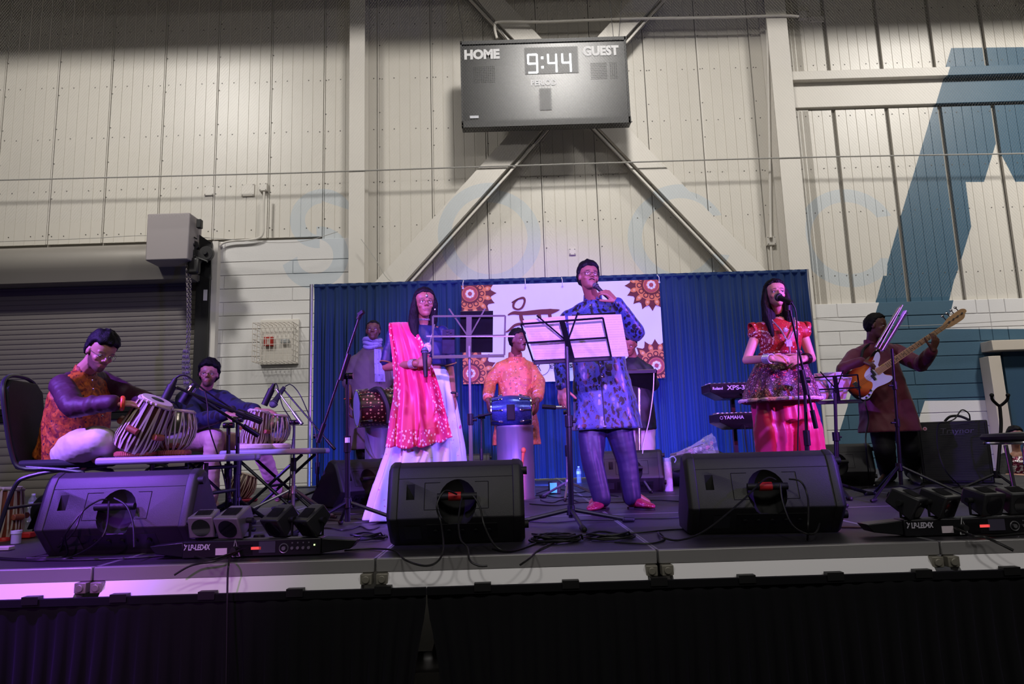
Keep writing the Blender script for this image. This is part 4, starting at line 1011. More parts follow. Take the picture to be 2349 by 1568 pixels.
bs = P(1104, 1125, 6.4); bs.z = S
bm = boom('thin dark microphone stand left of the blue drum', bs, Q(1104, 955, 6.4), Q(1128, 948, 6.3), Q(1075, 960, 6.4), M_gun, (20, 140, 260), .14, .3, .009)
bs = P(1303, 1118, 6.3); bs.z = S
bm = boom('chrome microphone stand right of the blue drum', bs, Q(1300, 945, 6.3), Q(1306, 934, 6.3), Q(1285, 934, 6.3), M_sil, (20, 140, 260), .14, .3, .012)
pencil('black microphone pointing at the right head of the blue drum', Q(1244, 932, 6.35), Q(1285, 935, 6.32), .016)

# ------------------------------------------------------------------ tables, chairs
M_top = mat('table_grey', srgb(150, 148, 162), 0.5, bump=.1, bs=200); M_frame = mat('frame_dark', srgb(30, 33, 42), 0.4, .4)
def folding_table(label, x0_, x1_, y0, y1, z, cross=True):
    t = thing('folding_table', label, 'table', ((x0_ + x1_) / 2, (y0 + y1) / 2, S))
    MB().box(((x0_ + x1_) / 2, (y0 + y1) / 2, z - 0.02), (x1_ - x0_, y1 - y0, 0.042)).build('table_top', M_top, t, bev=0.014)
    zc_ = z - .045
    if cross:
        for y in (y0 + .10, y1 - .10):
            for a, b in ((x0_ + .08, x1_ - .10), (x1_ - .10, x0_ + .08)):
                m = MB(); m.tube([(a, y + (.02 if a < b else 0), S + .012), (b, y + (.02 if a < b else 0), zc_)], .012, 8); m.build('leg', M_frame, t)
        for x in (x0_ + .08, x1_ - .10): m = MB(); m.cyl((x, y0 + .03, S + .013), (x, y1 - .03, S + .013), .013); m.build('foot_bar', M_frame, t)
        zm = (zc_ + S) / 2; m = MB(); m.cyl(((x0_ + x1_) / 2 - .01, y0 + .1, zm), ((x0_ + x1_) / 2 - .01, y1 - .1, zm), .01); m.build('brace', M_frame, t)
    else:
        for x in (x0_ + .30, x1_ - .14):
            for y in (y0 + .06, y1 - .06): m = MB(); m.tube([(x, y, S + .004), (x, y, zc_)], .013, 8); m.build('leg', M_frame, t)
            m = MB(); m.cyl((x, y0 + .06, S + .25), (x, y1 - .06, S + .25), .011); m.cyl((x, y0 + .06, zc_ - .03), (x, y1 - .06, zc_ - .03), .011); m.build('brace', M_frame, t)
            m = MB(); m.tube([(x, (y0 + y1) / 2, S + .25), (x + (-.2 if x > 0.5 * (x0_ + x1_) else .2), (y0 + y1) / 2, zc_)], .009, 8); m.build('stay', M_frame, t)
    return t
TZ1 = P(360, 1046, 4.0).z; TZ2 = P(620, 1030, 5.2).z
folding_table('grey folding table under the left pair of tabla drums', P(216, 1050, 4.0).x, P(520, 1045, 4.0).x, 4.0, 4.55, TZ1, False)
folding_table('grey folding table on crossed legs under the right pair of tabla drums', P(502, 1032, 5.2).x, P(713, 1030, 5.2).x, 5.2, 5.75, TZ2, True)
M_vin = mat('chair_fabric', srgb(20, 20, 26), 0.75, bump=.3, bs=300); M_cf = mat('chair_frame', srgb(60, 58, 66), 0.35, .5)
def banquet_chair(label, c, rz):                     # local: seat faces +x
    t = thing('banquet_chair', label, 'chair', TR(c, rz)); B = lambda m, n, mt, **k: m.build(n, mt, t, world=False, **k)
    m = MB(); m.box((0, 0, .445), (.42, .40, .055)); B(m, 'seat', M_vin, bev=.022)
    pts = [(-.19, .43), (-.225, .52), (-.26, .70), (-.285, .90), (-.30, .955)]; ws = [.17, .19, .205, .20, .14]
    m = MB(); rings = []
    for (x, z), w_ in zip(pts, ws):
        rings.append([(x + .018 * s_, w_ * q_, z + 0 * s_) for s_, q_ in ((1, -1), (1.6, 0), (1, 1), (-1, 1), (-1.2, 0), (-1, -1))])
    m.loft(rings); B(m, 'backrest', M_vin, bev=.008)
    fr = [(-.02, -.19, .42), (-.17, -.2, .43), (-.22, -.205, .52), (-.262, -.215, .72), (-.29, -.21, .88), (-.305, -.17, .95), (-.312, -.08, .985), (-.312, .08, .985), (-.305, .17, .95), (-.29, .21, .88), (-.262, .215, .72), (-.22, .205, .52), (-.17, .2, .43), (-.02, .19, .42)]
    m = MB(); m.tube(bez(fr, 4), .013, 8); B(m, 'back_frame', M_cf)
    for s_ in (-1, 1):
        m = MB(); m.tube(bez([(-.14, s_ * .19, .43), (.12, s_ * .2, .40), (.19, s_ * .2, .35), (.23, s_ * .205, .01)], 5), .012, 8); B(m, 'leg', M_cf)
        m = MB(); m.tube(bez([(.15, s_ * .18, .42), (-.12, s_ * .19, .38), (-.20, s_ * .2, .30), (-.27, s_ * .205, .01)], 5), .012, 8); B(m, 'leg', M_cf)
    [B(MB().cyl((q_, -.2, .2), (q_, .2, .2), .009), 'stretcher', M_cf) for q_ in (.2, -.22)]
    return t
ch1 = P(150, 1160, 4.35); ch1.z = S
banquet_chair('black padded chair under the seated tabla player in the orange vest', ch1, R(8))
ch2 = P(405, 1150, 6.3); ch2.z = S
banquet_chair('black padded chair under the seated tabla player in dark clothes', ch2, R(-35))

# ------------------------------------------------------------------ tabla drums
M_lace = mat('leather_lace', srgb(196, 180, 160), 0.6); M_skin = mat('drum_skin', srgb(208, 196, 174), 0.6); M_syahi = mat('drum_spot', srgb(24, 20, 20), 0.5)
M_wood = mat('drum_wood', srgb(70, 34, 24), 0.45, var=.3, vs=12); M_brs = mat('nickel', srgb(190, 178, 168), 0.14, 1.0)
M_peg = mat('wood_peg', srgb(150, 80, 50), 0.5)
def tabla(label, c, kind, tilt, tdir, H=0.27, sc=1.0, m_body=None, cat='drum'):
    """kind 'bayan' bowl or 'dayan' tapered barrel; leaning by tilt towards tdir"""
    T = TR(c) @ Matrix.Rotation(tilt, 4, V((-math.sin(tdir), math.cos(tdir), 0))) @ Matrix.Scale(sc, 4)
    t = thing('tabla_' + ('bass_drum' if kind == 'bayan' else 'treble_drum'), label, cat, T); B = lambda m, n, mt, **k: m.build(n, mt, t, world=False, **k)
    if kind == 'bayan': body = [(.03, 0), (.07, .005), (.105, .04), (.128, .10), (.132, .15), (.122, .20), (.108, .235), (.104, .26)]
    else: body = [(.05, 0), (.088, .004), (.098, .05), (.094, .12), (.083, .20), (.074, .26)]
    rt = body[-1][0]; m = MB(); m.lathe(body, 28); B(m, 'shell', m_body or (M_brs if kind == 'bayan' else M_wood))
    m = MB(); m.lathe([(0, .266), (rt * .98, .265), (rt * 1.03, .258), (rt * 1.02, .25)], 28); B(m, 'skin', M_skin)
    m = MB(); m.lathe([(0, .2675), (rt * .36, .2672), (rt * .42, .266)], 24, TR((rt * (.25 if kind == 'bayan' else 0), 0, 0))); B(m, 'tuning_spot', M_syahi)
    m = MB(); m.tube([((rt * 1.04 + .004 * math.sin(k * 3)) * math.cos(k * pi / 24), (rt * 1.04 + .004 * math.sin(k * 3)) * math.sin(k * pi / 24), .252 + .004 * math.sin(k * 6)) for k in range(49)], .008, 6, False); B(m, 'braided_rim', M_lace)
    rb = body[0][0] + .03; m = MB(); m.tube([(rb * math.cos(k * pi / 16), rb * math.sin(k * pi / 16), .006) for k in range(33)], .006, 6, False); B(m, 'base_ring', M_lace)
    n = 16
    for k in range(n):
        for s_ in (0, 1):
            a0 = 2 * pi * k / n; a1 = 2 * pi * (k + (.5 if s_ else -.5)) / n; pts = []
            for i in range(len(body) - 1, -1, -1):
                u = 1 - i / (len(body) - 1); a = a0 + (a1 - a0) * u; r_ = max(body[i][0], rb if i == 0 else 0) + .004; pts.append((r_ * math.cos(a), r_ * math.sin(a), body[i][1]))
            x = MB()
            for i in range(len(pts) - 1):
                p0, p1 = V(pts[i]), V(pts[i + 1]); up = V((p0.x, p0.y, 0)).normalized() if V((p0.x, p0.y, 0)).length > 0 else V((0, 0, 1)); x.bar(p0, p1, .0085, .002, up)
            B(x, 'lace', M_lace, smooth=False)
    if kind == 'dayan':
        for k in range(5):
            a = 2 * pi * (k + .3) / 5 + pi; m = MB(); c_ = V((.104 * math.cos(a), .104 * math.sin(a), .11)); d_ = V((-math.sin(a), math.cos(a), 0)); m.cyl(c_ - d_ * .028, c_ + d_ * .028, .016, n=12); B(m, 'tuning_peg', M_peg, bev=.003)
    return t
def cushion(label, c, r, m1, h=.035):
    t = thing('ring_cushion', label, 'cushion', c); m = MB(); n = 36
    m.lathe([(r * .5, 0), (r * .9, -.0), (r, h * .3), (r * 1.0, h * .75), (r * .9, h), (r * .5, h * .95)], n, TR(c), closed=True); m.build('ring', m1, t); return t
kr = NT('cushion_red'); kr.l(kr.mix(kr.math('GREATER_THAN', kr.math('FRACT', kr.math('MULTIPLY', kr.noise(1, kr.co('Object')), 1)), .5), srgb(150, 60, 52), srgb(176, 92, 74)), kr.b.inputs['Base Color']); wv = kr.n('ShaderNodeTexWave'); wv.inputs['Scale'].default_value = 26; kr.l(kr.co('Object'), wv.inputs[0]); kr.bump(wv.outputs[1], .8, .006); M_cr = kr.m
M_cp = mat('cushion_cream', srgb(222, 196, 190), 0.7, var=.25, vs=90)
def tpos(px, D, z): p = P(px, 1000, D); p.z = z; return p
cushion('red ring cushion under the leaning bass tabla on the left table', tpos(313, 4.16, TZ1), .115, M_cr, .035); cushion('red ring cushion under the shiny tabla on the left table', tpos(398, 4.3, TZ1), .105, M_cr, .035)
tabla('large laced tabla drum leaning over, left one on the left table', tpos(306, 4.14, TZ1 + .050), 'dayan', R(28), R(-10), sc=1.2, m_body=M_wood)
tabla('shiny metal tabla drum with pale laces, right one on the left table', tpos(394, 4.32, TZ1 + .035), 'bayan', R(6), R(0), sc=.95)
cushion('cream patterned ring cushion under the laced tabla on the right table', tpos(585, 5.40, TZ2), .14, M_cp, .045); cushion('cream patterned ring cushion under the shiny tabla on the right table', tpos(632, 5.52, TZ2), .12, M_cp, .045)
tabla('laced wooden tabla drum, left one on the right table', tpos(580, 5.40, TZ2 + .045), 'dayan', R(10), R(0), sc=1.0, m_body=mat('drum_wood_red', srgb(96, 50, 44), .4))
tabla('shiny laced tabla drum, right one on the right table', tpos(628, 5.54, TZ2 + .045), 'bayan', R(6), R(-20), sc=.88, m_body=mat('drum_steel', srgb(178, 180, 190), .18, 1.0))
p = G(545, 1142, S + .03); tabla('spare laced tabla drum lying tilted under the right table', p, 'bayan', R(20), R(20), sc=1.0, m_body=M_wood)
cushion('pink ring cushion on the floor under the spare tabla', G(560, 1150), .13, mat('cushion_pink', srgb(170, 40, 70), .7), .03)
p = G(0, 1232, S + .012); tabla('laced wooden drum at the left edge of the stage', p, 'dayan', R(3), 0, sc=1.15, m_body=mat('drum_wood_orange', srgb(128, 60, 36), .5))
# ------------------------------------------------------------------ light bars with four heads
M_led = mat('lens_dark', srgb(16, 14, 22), 0.12, coat=1.0); M_hd = mat('lamp_case', srgb(50, 50, 54), 0.4, .3); M_hdg = mat('lamp_case_grey', srgb(120, 116, 122), 0.45, .3)
def light_bar(label, xl_, xr_, y, z, heads, names):
    t = thing('light_bar', label, 'stage light', ((xl_ + xr_) / 2, y, S)); h = .075; m_ = M_gun
    MB().box(((xl_ + xr_) / 2, y, z + h / 2), (xr_ - xl_, .09, h)).build('bar_case', mat('bar_black', srgb(24, 23, 28), .4, .3), t, bev=.005)
    yf = y - .046
    for s_, x in ((-1, xl_), (1, xr_)):
        m = MB(); m.add([(x, yf + .01, z + h * .95), (x, yf + .01, z + .005), (x + s_ * .13, yf + .02, z + .02), (x + s_ * .16, yf + .02, z + h * .75), (x, yf + .1, z + h * .95), (x, yf + .1, z + .005), (x + s_ * .13, yf + .12, z + .02), (x + s_ * .16, yf + .12, z + h * .75)],
            [(0, 1, 2, 3), (7, 6, 5, 4), (0, 3, 7, 4), (1, 5, 6, 2), (2, 6, 7, 3), (0, 4, 5, 1)]); m.build('end_bracket', m_, t, bev=.004)
    L_ = xr_ - xl_
    text('lettering', 'LP-LED4X', facing((xl_ + L_ * .045, yf - .001, z + h * .50)), .034, mat('print_pale', srgb(190, 185, 200), .5), t, bold=.001, shear=.1, sx=.68)
    m = MB(); p_ = V((xl_ + L_ * .018, yf - .001, z + h * .5)); m.bar(p_, p_ + V((.012, 0, .022)), .004, .002, (0, 1, 0)); m.bar(p_ + V((.0, 0, .026)), p_ + V((.008, 0, .012)), .004, .002, (0, 1, 0)); m.build('emblem', mat('print_pale', (0, 0, 0)), t)
    MB().box((xl_ + L_ * .285, yf - .001, z + h * .36), (.052, .003, .03)).build('label_plate', mat('label_lilac', srgb(214, 200, 210), .6), t)
    m = MB(); c_ = V((xl_ + L_ * .385, yf, z + h * .45)); m.cyl(c_, c_ + V((0, -.03, 0)), .017, .013); m.build('power_plug', M_rub, t); m = MB(); m.tube([c_ + V((-.012, -.002, -.03)), c_ + V((0, -.004, .045)), c_ + V((.022, -.002, -.03)), c_ + V((-.012, -.002, -.03))], .003, 5); m.build('cable_hook', M_tagw, t)
    MB().box((xl_ + L_ * .535, yf - .001, z + h * .5), (.045, .003, .012)).build('red_display', mat('led_red', (0, 0, 0), .5, emit=(1, .08, .08), es=.9), t)
    MB().box((xl_ + L_ * .46, yf - .0005, z + h * .42), (.06, .003, .045)).build('socket_plate', M_dev, t); MB().box((xl_ + L_ * .615, yf - .001, z + h * .55), (.075, .003, .05)).build('display_window', mat('window_grey', srgb(70, 66, 84), .3), t)
    m = MB(); m.tube([(xl_ + L_ * .735 + .02 * math.cos(k * pi / 10), yf - .002, z + h * .45 + .02 * math.sin(k * pi / 10)) for k in range(21)], .0025, 5, False); m.cyl((xl_ + L_ * .735, yf, z + h * .45), (xl_ + L_ * .735, yf - .008, z + h * .45), .009); m.build('dial', M_sil, t)
    for k in range(4): m = MB(); x = xl_ + L_ * (.795 + .04 * k); m.cyl((x, yf, z + h * .45), (x, yf - .006, z + h * .45), .007, n=10); m.box((x, yf - .001, z + h * .75), (.006, .002, .006)); m.build('button', M_sil, t)
    MB().box((xl_ + L_ * .955, yf - .002, z + h * .6), (.006, .002, .006)).build('status_lamp', mat('led_green', (0, 0, 0), .5, emit=(.6, 1, .3), es=3), t)
    for k, (c, w_, pitch_, yaw, grey) in enumerate(heads):      # each head: tapered lamp case, vent, lens, yoke
        T = TR(c, yaw) @ Matrix.Rotation(pitch_, 4, 'X') ; hm_ = M_hdg if grey else M_hd
        a_, b_, d_ = w_ / 2, w_ / 2 * .82, w_ * .55
        m = MB(); m.add([T @ V(p) for p in ((-a_, -d_, -a_ * .9), (a_, -d_, -a_ * .9), (a_, -d_, a_ * .9), (-a_, -d_, a_ * .9), (-b_, d_, -b_ * .75), (b_, d_, -b_ * .75), (b_, d_, b_ * .75), (-b_, d_, b_ * .75))],
              [(0, 1, 2, 3), (7, 6, 5, 4), (0, 4, 5, 1), (1, 5, 6, 2), (2, 6, 7, 3), (3, 7, 4, 0)]); hd = m.build('lamp_head', hm_, t, bev=.007)
        m = MB()
        for i in range(11): 
            x = -a_ * .55 + a_ * 1.1 * i / 10; m.box((x, -d_ * .1, a_ * .84), (a_ * .05, d_ * .9, .004))
        m.M = None; m.v = [tuple(T @ V(p)) for p in m.v]; m.build('vent_slots', M_void, hd)['kind'] = 'stuff'
        m = MB(); m.cyl(T @ V((0, -d_ - .002, 0)), T @ V((0, -d_ + .01, 0)), a_ * .72, n=24); m.build('lens', M_led, hd)
        m = MB(); m.cyl(T @ V((0, d_ * .9, 0)), T @ V((0, d_ * 1.15, 0)), a_ * .45, n=14); m.build('rear_cap', M_gun, hd)
        cc_ = V(c); rt_ = V((math.cos(yaw), math.sin(yaw), 0)); base = V((cc_.x, y, z + h + .004)) + (cc_ - V((cc_.x, y, 0))).normalized() * 0
        m = MB(); m.tube([cc_ - rt_ * (a_ + .004), cc_ - rt_ * (a_ + .014), V((cc_.x, cc_.y, z + h + .012)) - rt_ * (a_ + .012), V((cc_.x, cc_.y, z + h + .006)) - rt_ * a_ * .6, V((cc_.x, cc_.y, z + h + .006)) + rt_ * a_ * .6, V((cc_.x, cc_.y, z + h + .012)) + rt_ * (a_ + .012), cc_ + rt_ * (a_ + .014), cc_ + rt_ * (a_ + .004)], .006, 6); m.build('yoke', M_gun, t)
        for s_ in (-1, 1): m = MB(); m.cyl(cc_ + rt_ * s_ * (a_ * .95), cc_ + rt_ * s_ * (a_ + .026), .013, n=10); m.build('yoke_knob', M_rub, t)
    return t
yb = 3.32
za_ = S + .004
light_bar('left light bar with four lamp heads, pink label and LP-LED4X print', P(428, 1255, yb).x, P(742, 1250, yb).x, yb, za_,
    [(P(472, 1196, yb), .115, R(20), R(4), 1), (P(540, 1193, yb), .125, R(28), R(-10), 1), (P(645, 1190, yb), .115, R(38), R(-28), 0), (P(718, 1190, yb), .115, R(40), R(-36), 0)], 0)
light_bar('right light bar with four lamp heads, white label and LP-LED4X print', P(2062, 1205, yb).x, P(2400, 1196, yb).x, yb, za_,
    [(P(2078, 1150, yb), .12, R(30), R(40), 0), (P(2150, 1148, yb), .12, R(26), R(28), 0), (P(2252, 1145, yb), .12, R(20), R(14), 0), (P(2325, 1143, yb), .115, R(20), R(0), 0)], 0)
t = thing('drink_can', 'small dark can standing between the lamp heads of the left light bar', 'can', P(595, 1222, yb + .12)); c = P(595, 1222, yb + .1)
m = MB(); m.lathe([(.024, 0), (.027, .004), (.027, .078), (.024, .085)], 20, TR((c.x, c.y, S + .0))); m.build('body', M_rub, t)

# ------------------------------------------------------------------ drums of the two standing drummers
kg = NT('blue_glitter'); gv = kg.vor(420); kg.l(kg.mix(kg.math('LESS_THAN', gv, .34), srgb(38, 60, 150), srgb(150, 170, 235)), kg.b.inputs['Base Color']); kg.b.inputs['Roughness'].default_value = .25; kg.b.inputs['Metallic'].default_value = .6; M_glit = kg.m
kd_ = NT('drum_pattern'); dv = kd_.vor(30, rnd=0); kd_.l(kd_.mix(kd_.math('LESS_THAN', dv, .30), srgb(60, 18, 20), srgb(206, 160, 110)), kd_.b.inputs['Base Color']); kd_.b.inputs['Roughness'].default_value = .35; M_dpat = kd_.m
def barrel(name, label, c, ax, L_, r_end, r_mid, m_body, mount=None):
    c = V(c); x, y, d = frame(ax); T = M3(x, y, d, c); t = thing(name, label, 'drum', c)
    h = L_ / 2; m = MB(); m.lathe([(r_end, -h)] + [(r_end + (r_mid - r_end) * math.cos(pi * k / 16) , h * k / 8) for k in range(-7, 8)] + [(r_end, h)], 36, T); m.build('shell', m_body, t)
    for s_ in (-1, 1):
        m = MB(); m.lathe([(0, 0), (r_end * .9, 0), (r_end * 1.0, -s_ * .004), (r_end * 1.02, -s_ * .012)], 32, T @ Matrix.Translation((0, 0, s_ * (h + .004)))); m.build('skin', M_skin2, t)
        m = MB(); m.tube([T @ V(((r_end * 1.06) * math.cos(k * pi / 16), (r_end * 1.06) * math.sin(k * pi / 16), s_ * (h - .006))) for k in range(33)], .009, 6, False); m.build('hoop', M_chr, t)
    for k in range(8):
        a = 2 * pi * k / 8
        for s_ in (-1, 1):
            P0 = T @ V(((r_end * 1.07) * math.cos(a), (r_end * 1.07) * math.sin(a), s_ * (h - .01))); P1 = T @ V((r_mid * .99 * math.cos(a), r_mid * .99 * math.sin(a), s_ * h * .45)); m = MB(); m.tube([P0, P1], .0045, 6); m.cap(P1, P1.lerp(P0, .25), .011, .009, 8); m.build('tension_lug', M_chr, t)
    return t
M_skin2 = mat('drum_head_grey', srgb(120, 128, 150), 0.45)
M_tub = NT('brushed_tub'); M_tub.b.inputs['Base Color'].default_value = (*srgb(150, 148, 165), 1); M_tub.b.inputs['Metallic'].default_value = .7; M_tub.l(M_tub.math('ADD', M_tub.math('MULTIPLY', M_tub.noise(3, M_tub.co('Object', (30, 30, .5))), .3), .28), M_tub.b.inputs['Roughness']); M_tub = M_tub.m
def tub(label, px, D, ztop, r_):
    c = P(px, 1100, D); t = thing('drum_pedestal', label, 'stand', (c.x, D, S)); m = MB(); m.lathe([(r_ * 1.02, 0), (r_ * 1.02, .02), (r_, .025), (r_, ztop - .03), (r_ * 1.04, ztop - .02), (r_ * 1.04, ztop)], 32, TR((c.x, D, S))); m.build('cylinder', M_tub, t)
    return t
tub('tall brushed metal cylinder under the blue glitter drum', 1184, 6.5, P(1184, 976, 6.5).z - S, .17)
dA = barrel('dholak_drum', 'blue glitter two headed drum on the metal cylinder', P(1172, 942, 6.45), (1, 0.03, 0.0), .375, .118, .145, M_glit)
m = MB(); m.box(tuple(P(1172, 945, 6.29)), (.075, .02, .14)); m.build('badge', M_void, dA, bev=.008)
tub('metal cylinder behind the woman in pink under the long dhol drum', 868, 6.95, P(868, 975, 6.95).z - S, .13)
dB = barrel('dhol_drum', 'long brown patterned dhol with grey head, half hidden by the woman in pink', P(868, 934, 6.75), (1, 0.42, 0.05), .42, .165, .178, M_dpat)
m = MB(); m.tube(bez([P(845, 903, 6.68), P(870, 893, 6.6), P(890, 930, 6.55), P(893, 970, 6.55)], 6), .03, 6); m.build('strap', M_rub, dB)
M_cloth_or = mat('orange_charm', srgb(220, 110, 70), .6)
t = thing('hanging_charm', 'small orange wooden puppet hanging on the front of the metal cylinder', 'ornament', P(1198, 1068, 6.30)); m = MB(); m.ell(P(1201, 1032, 6.31), (.022, .02, .026)); m.build('head', M_cloth_or, t); m = MB(); m.tube([P(1200, 1038, 6.31), P(1198, 1068, 6.31)], [.014, .008], 8); m.build('body', M_cloth_or, t)
# ------------------------------------------------------------------ keyboards, pads, amplifier
def keyboard(label, TLc, TRc, h, dep, txt1, txt2, D):
    a, b = P(*TLc, D), P(*TRc, D); t = thing('keyboard', label, 'keyboard', ((a.x + b.x) / 2, D, a.z - h)); xh = (b - a).normalized(); z = V((0, 0, 1)); y = V((0, 1, 0))
    vs = [a, b, b - z * h * .55, a - z * h * .55 + xh * 0, a - z * h + xh * .12 + y * .03, b - z * h + y * .03]; vs += [p + y * dep for p in vs]
    m = MB(); m.add(vs, [(0, 3, 2, 1), (3, 4, 5, 2), (6, 7, 8, 9), (9, 8, 11, 10), (0, 1, 7, 6), (4, 10, 11, 5), (0, 6, 9, 3), (3, 9, 10, 4), (1, 2, 8, 7), (2, 5, 11, 8)]); m.build('case', M_dev, t, bev=.004)
    m = MB()
    for i in range(18): m.box(tuple(a.lerp(b, (i + 1) / 20) + V((0, dep * .75, .008))), (.018, .12, .012))
    m.build('keys', M_tagw, t)['kind'] = 'stuff'
    text('lettering', txt1, facing(a + xh * .02 - z * h * .42 - y * .002), h * .24, mat('print_pale', (0, 0, 0)), t, bold=.0008); 
    if txt2: text('lettering', txt2, facing(a + xh * .145 - z * h * .45 - y * .002), h * .40, mat('print_pale', (0, 0, 0)), t, bold=.0012, sx=1.15)
    return t
keyboard('black upper keyboard reading Roland XPS-38 left of the woman in red', (1628, 879), (1860, 872), .13, .28, 'Roland', 'XPS-38', 5.9)
keyboard('dark lower keyboard reading YAMAHA left of the woman in red', (1650, 948), (1870, 942), .13, .32, '', '', 5.85)
text('lettering', 'YAMAHA', facing(P(1661, 961, 5.845)), .040, mat('print_pale', (0, 0, 0)), bpy.data.objects['keyboard.001'], bold=.001)
m = MB(); c_ = P(1655, 958, 5.84); m.tube([(c_.x + .012 * math.cos(k * pi / 8), c_.y, c_.z + .012 * math.sin(k * pi / 8)) for k in range(17)], .002, 4, False); m.build('emblem', mat('print_pale', (0, 0, 0)), bpy.data.objects['keyboard.001'])
t = thing('keyboard_stand', 'black two tier stand under the keyboards', 'stand', P(1755, 1120, 6.1))
for px in (1690, 1850):
    c = P(px, 1000, 6.15)
    m = MB(); m.bar((c.x, 6.2, S + .0), (c.x, 6.2, P(px, 900, 6.2).z), .03, .04); m.build('upright', M_gun, t)
    m = MB(); m.bar((c.x, 5.9, S + .02), (c.x, 6.5, S + .02), .03, .04); m.build('foot', M_gun, t)
    for py in (906, 976): z_ = P(px, py, 5.95).z; m = MB(); m.bar((c.x, 5.87, z_), (c.x, 6.2, z_), .03, .02); m.build('arm', M_gun, t)
cable('thin cable hanging from the keyboards to the floor', [P(1708, 975, 5.84), P(1712, 1020, 5.8), P(1722, 1070, 5.8), fl_(1735, 1122)])
pdd = thing('drum_pad', 'black electronic drum pad on a stand behind the lead singer', 'drum pad', P(1470, 900, 6.9)); a, b = P(1430, 849, 6.9), P(1508, 848, 6.9)
m = MB(); vs = [P(1430, 851, 6.8), P(1508, 848, 6.8), P(1503, 897, 6.95), P(1432, 880, 6.95)]; vs += [p + V((0, .07, .02)) for p in vs]; m.add(vs, [(0, 3, 2, 1), (4, 5, 6, 7), (0, 1, 5, 4), (1, 2, 6, 5), (2, 3, 7, 6), (3, 0, 4, 7)]); m.build('case', M_dev, pdd, bev=.006)
m = MB(); m.bar(P(1434, 853, 6.79), P(1505, 851, 6.79), .01, .03); m.build('front_lip', M_gun, pdd)
c = P(1467, 1090, 6.95); c.z = S; ms = thing('pad_stand', 'thin silver tripod stand under the electronic drum pad', 'stand', c); m = MB(); m.tube([c + V((0, 0, .1)), P(1466, 872, 7.0)], .016, 10); m.build('pole', M_sil, ms); tripod(ms, c, .16, .3, M_sil, (40, 160, 280), .01)
cable('white cable hanging from the electronic drum pad', [P(1500, 855, 6.8), P(1498, 900, 6.75), P(1490, 960, 6.75), P(1478, 1010, 6.8), P(1474, 1040, 6.8)], .005, M_tagw)
am = thing('bass_amplifier', 'large black bass amplifier reading Traynor beside the bass player', 'amplifier', P(2205, 1105, 6.6)); 
a, b = P(2117, 966, 6.5), P(2282, 1105, 6.5); w_ = .58
ka = NT('amp_grille'); wg = ka.n('ShaderNodeTexWave', wave_type='BANDS', bands_direction='Z'); wg.inputs['Scale'].default_value = 40; ka.l(ka.co('Object'), wg.inputs[0]); ka.bump(wg.outputs[1], .5, .003); ka.b.inputs['Base Color'].default_value = (*srgb(10, 11, 17), 1); ka.b.inputs['Roughness'].default_value = .5
a = P(2117, 1105, 6.9); w_ = .58; T = TR((a.x + w_ / 2 * math.cos(R(32)), 6.9 - w_ / 2 * math.sin(R(32)), S), R(-32)); zt1 = P(2117, 968, 6.9).z; MW[am.name] = am.matrix_world = T; H_ = zt1 - S
MB().box((0, .25, H_ / 2), (w_, .5, H_)).build('cabinet', mat('amp_vinyl', srgb(17, 16, 22), .6, bump=.4, bs=300), am, world=False, bev=.012)
MB().box((0, -.004, H_ / 2 + .0), (w_ - .05, .012, H_ - .05)).build('grille_cloth', ka.m, am, world=False, bev=.003)
text('lettering', 'Traynor', T @ facing((-.10, -.012, H_ * .80)), .075, mat('print_dimmer', srgb(110, 108, 122), .4, .5), am, bold=.0, shear=.15, sx=1.1)
MB().box((.0, -.012, H_ * .785), (.2, .003, .004)).build('name_underline', mat('print_dimmer', (0, 0, 0)), am, world=False)
m = MB(); m.cyl((-w_ / 2 + .07, -.010, H_ * .89), (-w_ / 2 + .07, -.016, H_ * .89), .018, n=18); m.build('round_badge', mat('badge_pink', srgb(220, 170, 200), .4), am, world=False); m = MB(); m.cyl((-w_ / 2 + .07, -.015, H_ * .89), (-w_ / 2 + .07, -.018, H_ * .89), .007, n=12); m.build('badge_dot', M_red, am, world=False)
m = MB(); m.tube(bez([(-.05, .1, H_), (0, .1, H_ + .045), (.08, .1, H_ + .045), (.16, .1, H_)], 6), .012, 8); m.build('handle', M_rub, am, world=False)
cable('cable looping over the top of the bass amplifier', [P(2225, 962, 6.6), P(2222, 948, 6.55), P(2206, 940, 6.5), P(2190, 960, 6.45), P(2170, 968, 6.4), P(2152, 975, 6.42), P(2152, 1030, 6.4), P(2170, 1080, 6.35), fl_(2200, 1112)], .006)
# ------------------------------------------------------------------ stool, hook stand, seated guest's seat
c = P(2335, 1110, 5.2); c.z = S; zs = P(2330, 1000, 5.0).z
stl = thing('stool', 'dark padded stool with bent chrome legs at the right edge', 'stool', c)
m = MB(); m.lathe([(0, -.035), (.20, -.035), (.235, -.02), (.24, .0), (.225, .02), (0, .032)], 36, TR((P(2338, 1000, 5.1).x, 5.1, zs))); m.build('seat', mat('stool_seat', srgb(40, 38, 50), .5), stl)
M_leg2 = M_chr; xs0 = P(2338, 1000, 5.1).x
m = MB(); m.tube(bez([(xs0 - .19, 4.98, zs - .06), (xs0 - .185, 4.98, S + .3), (xs0 - .18, 4.96, S + .01)], 5), .014, 10); m.build('leg', M_leg2, stl)
m = MB(); m.tube(bez([(xs0 + .2, 4.9, zs - .045), (xs0 - .06, 4.9, zs - .045), (xs0 - .11, 4.9, zs - .08), (xs0 - .12, 4.9, zs - .16), (xs0 - .12, 4.9, S + .01)], 6), .017, 12); m.build('leg', M_leg2, stl)
for dx in (.12, .2): m = MB(); m.tube([(xs0 + dx, 5.2, zs - .03), (xs0 + dx, 5.2, S + .01)], .014, 10); m.build('leg', M_leg2, stl)
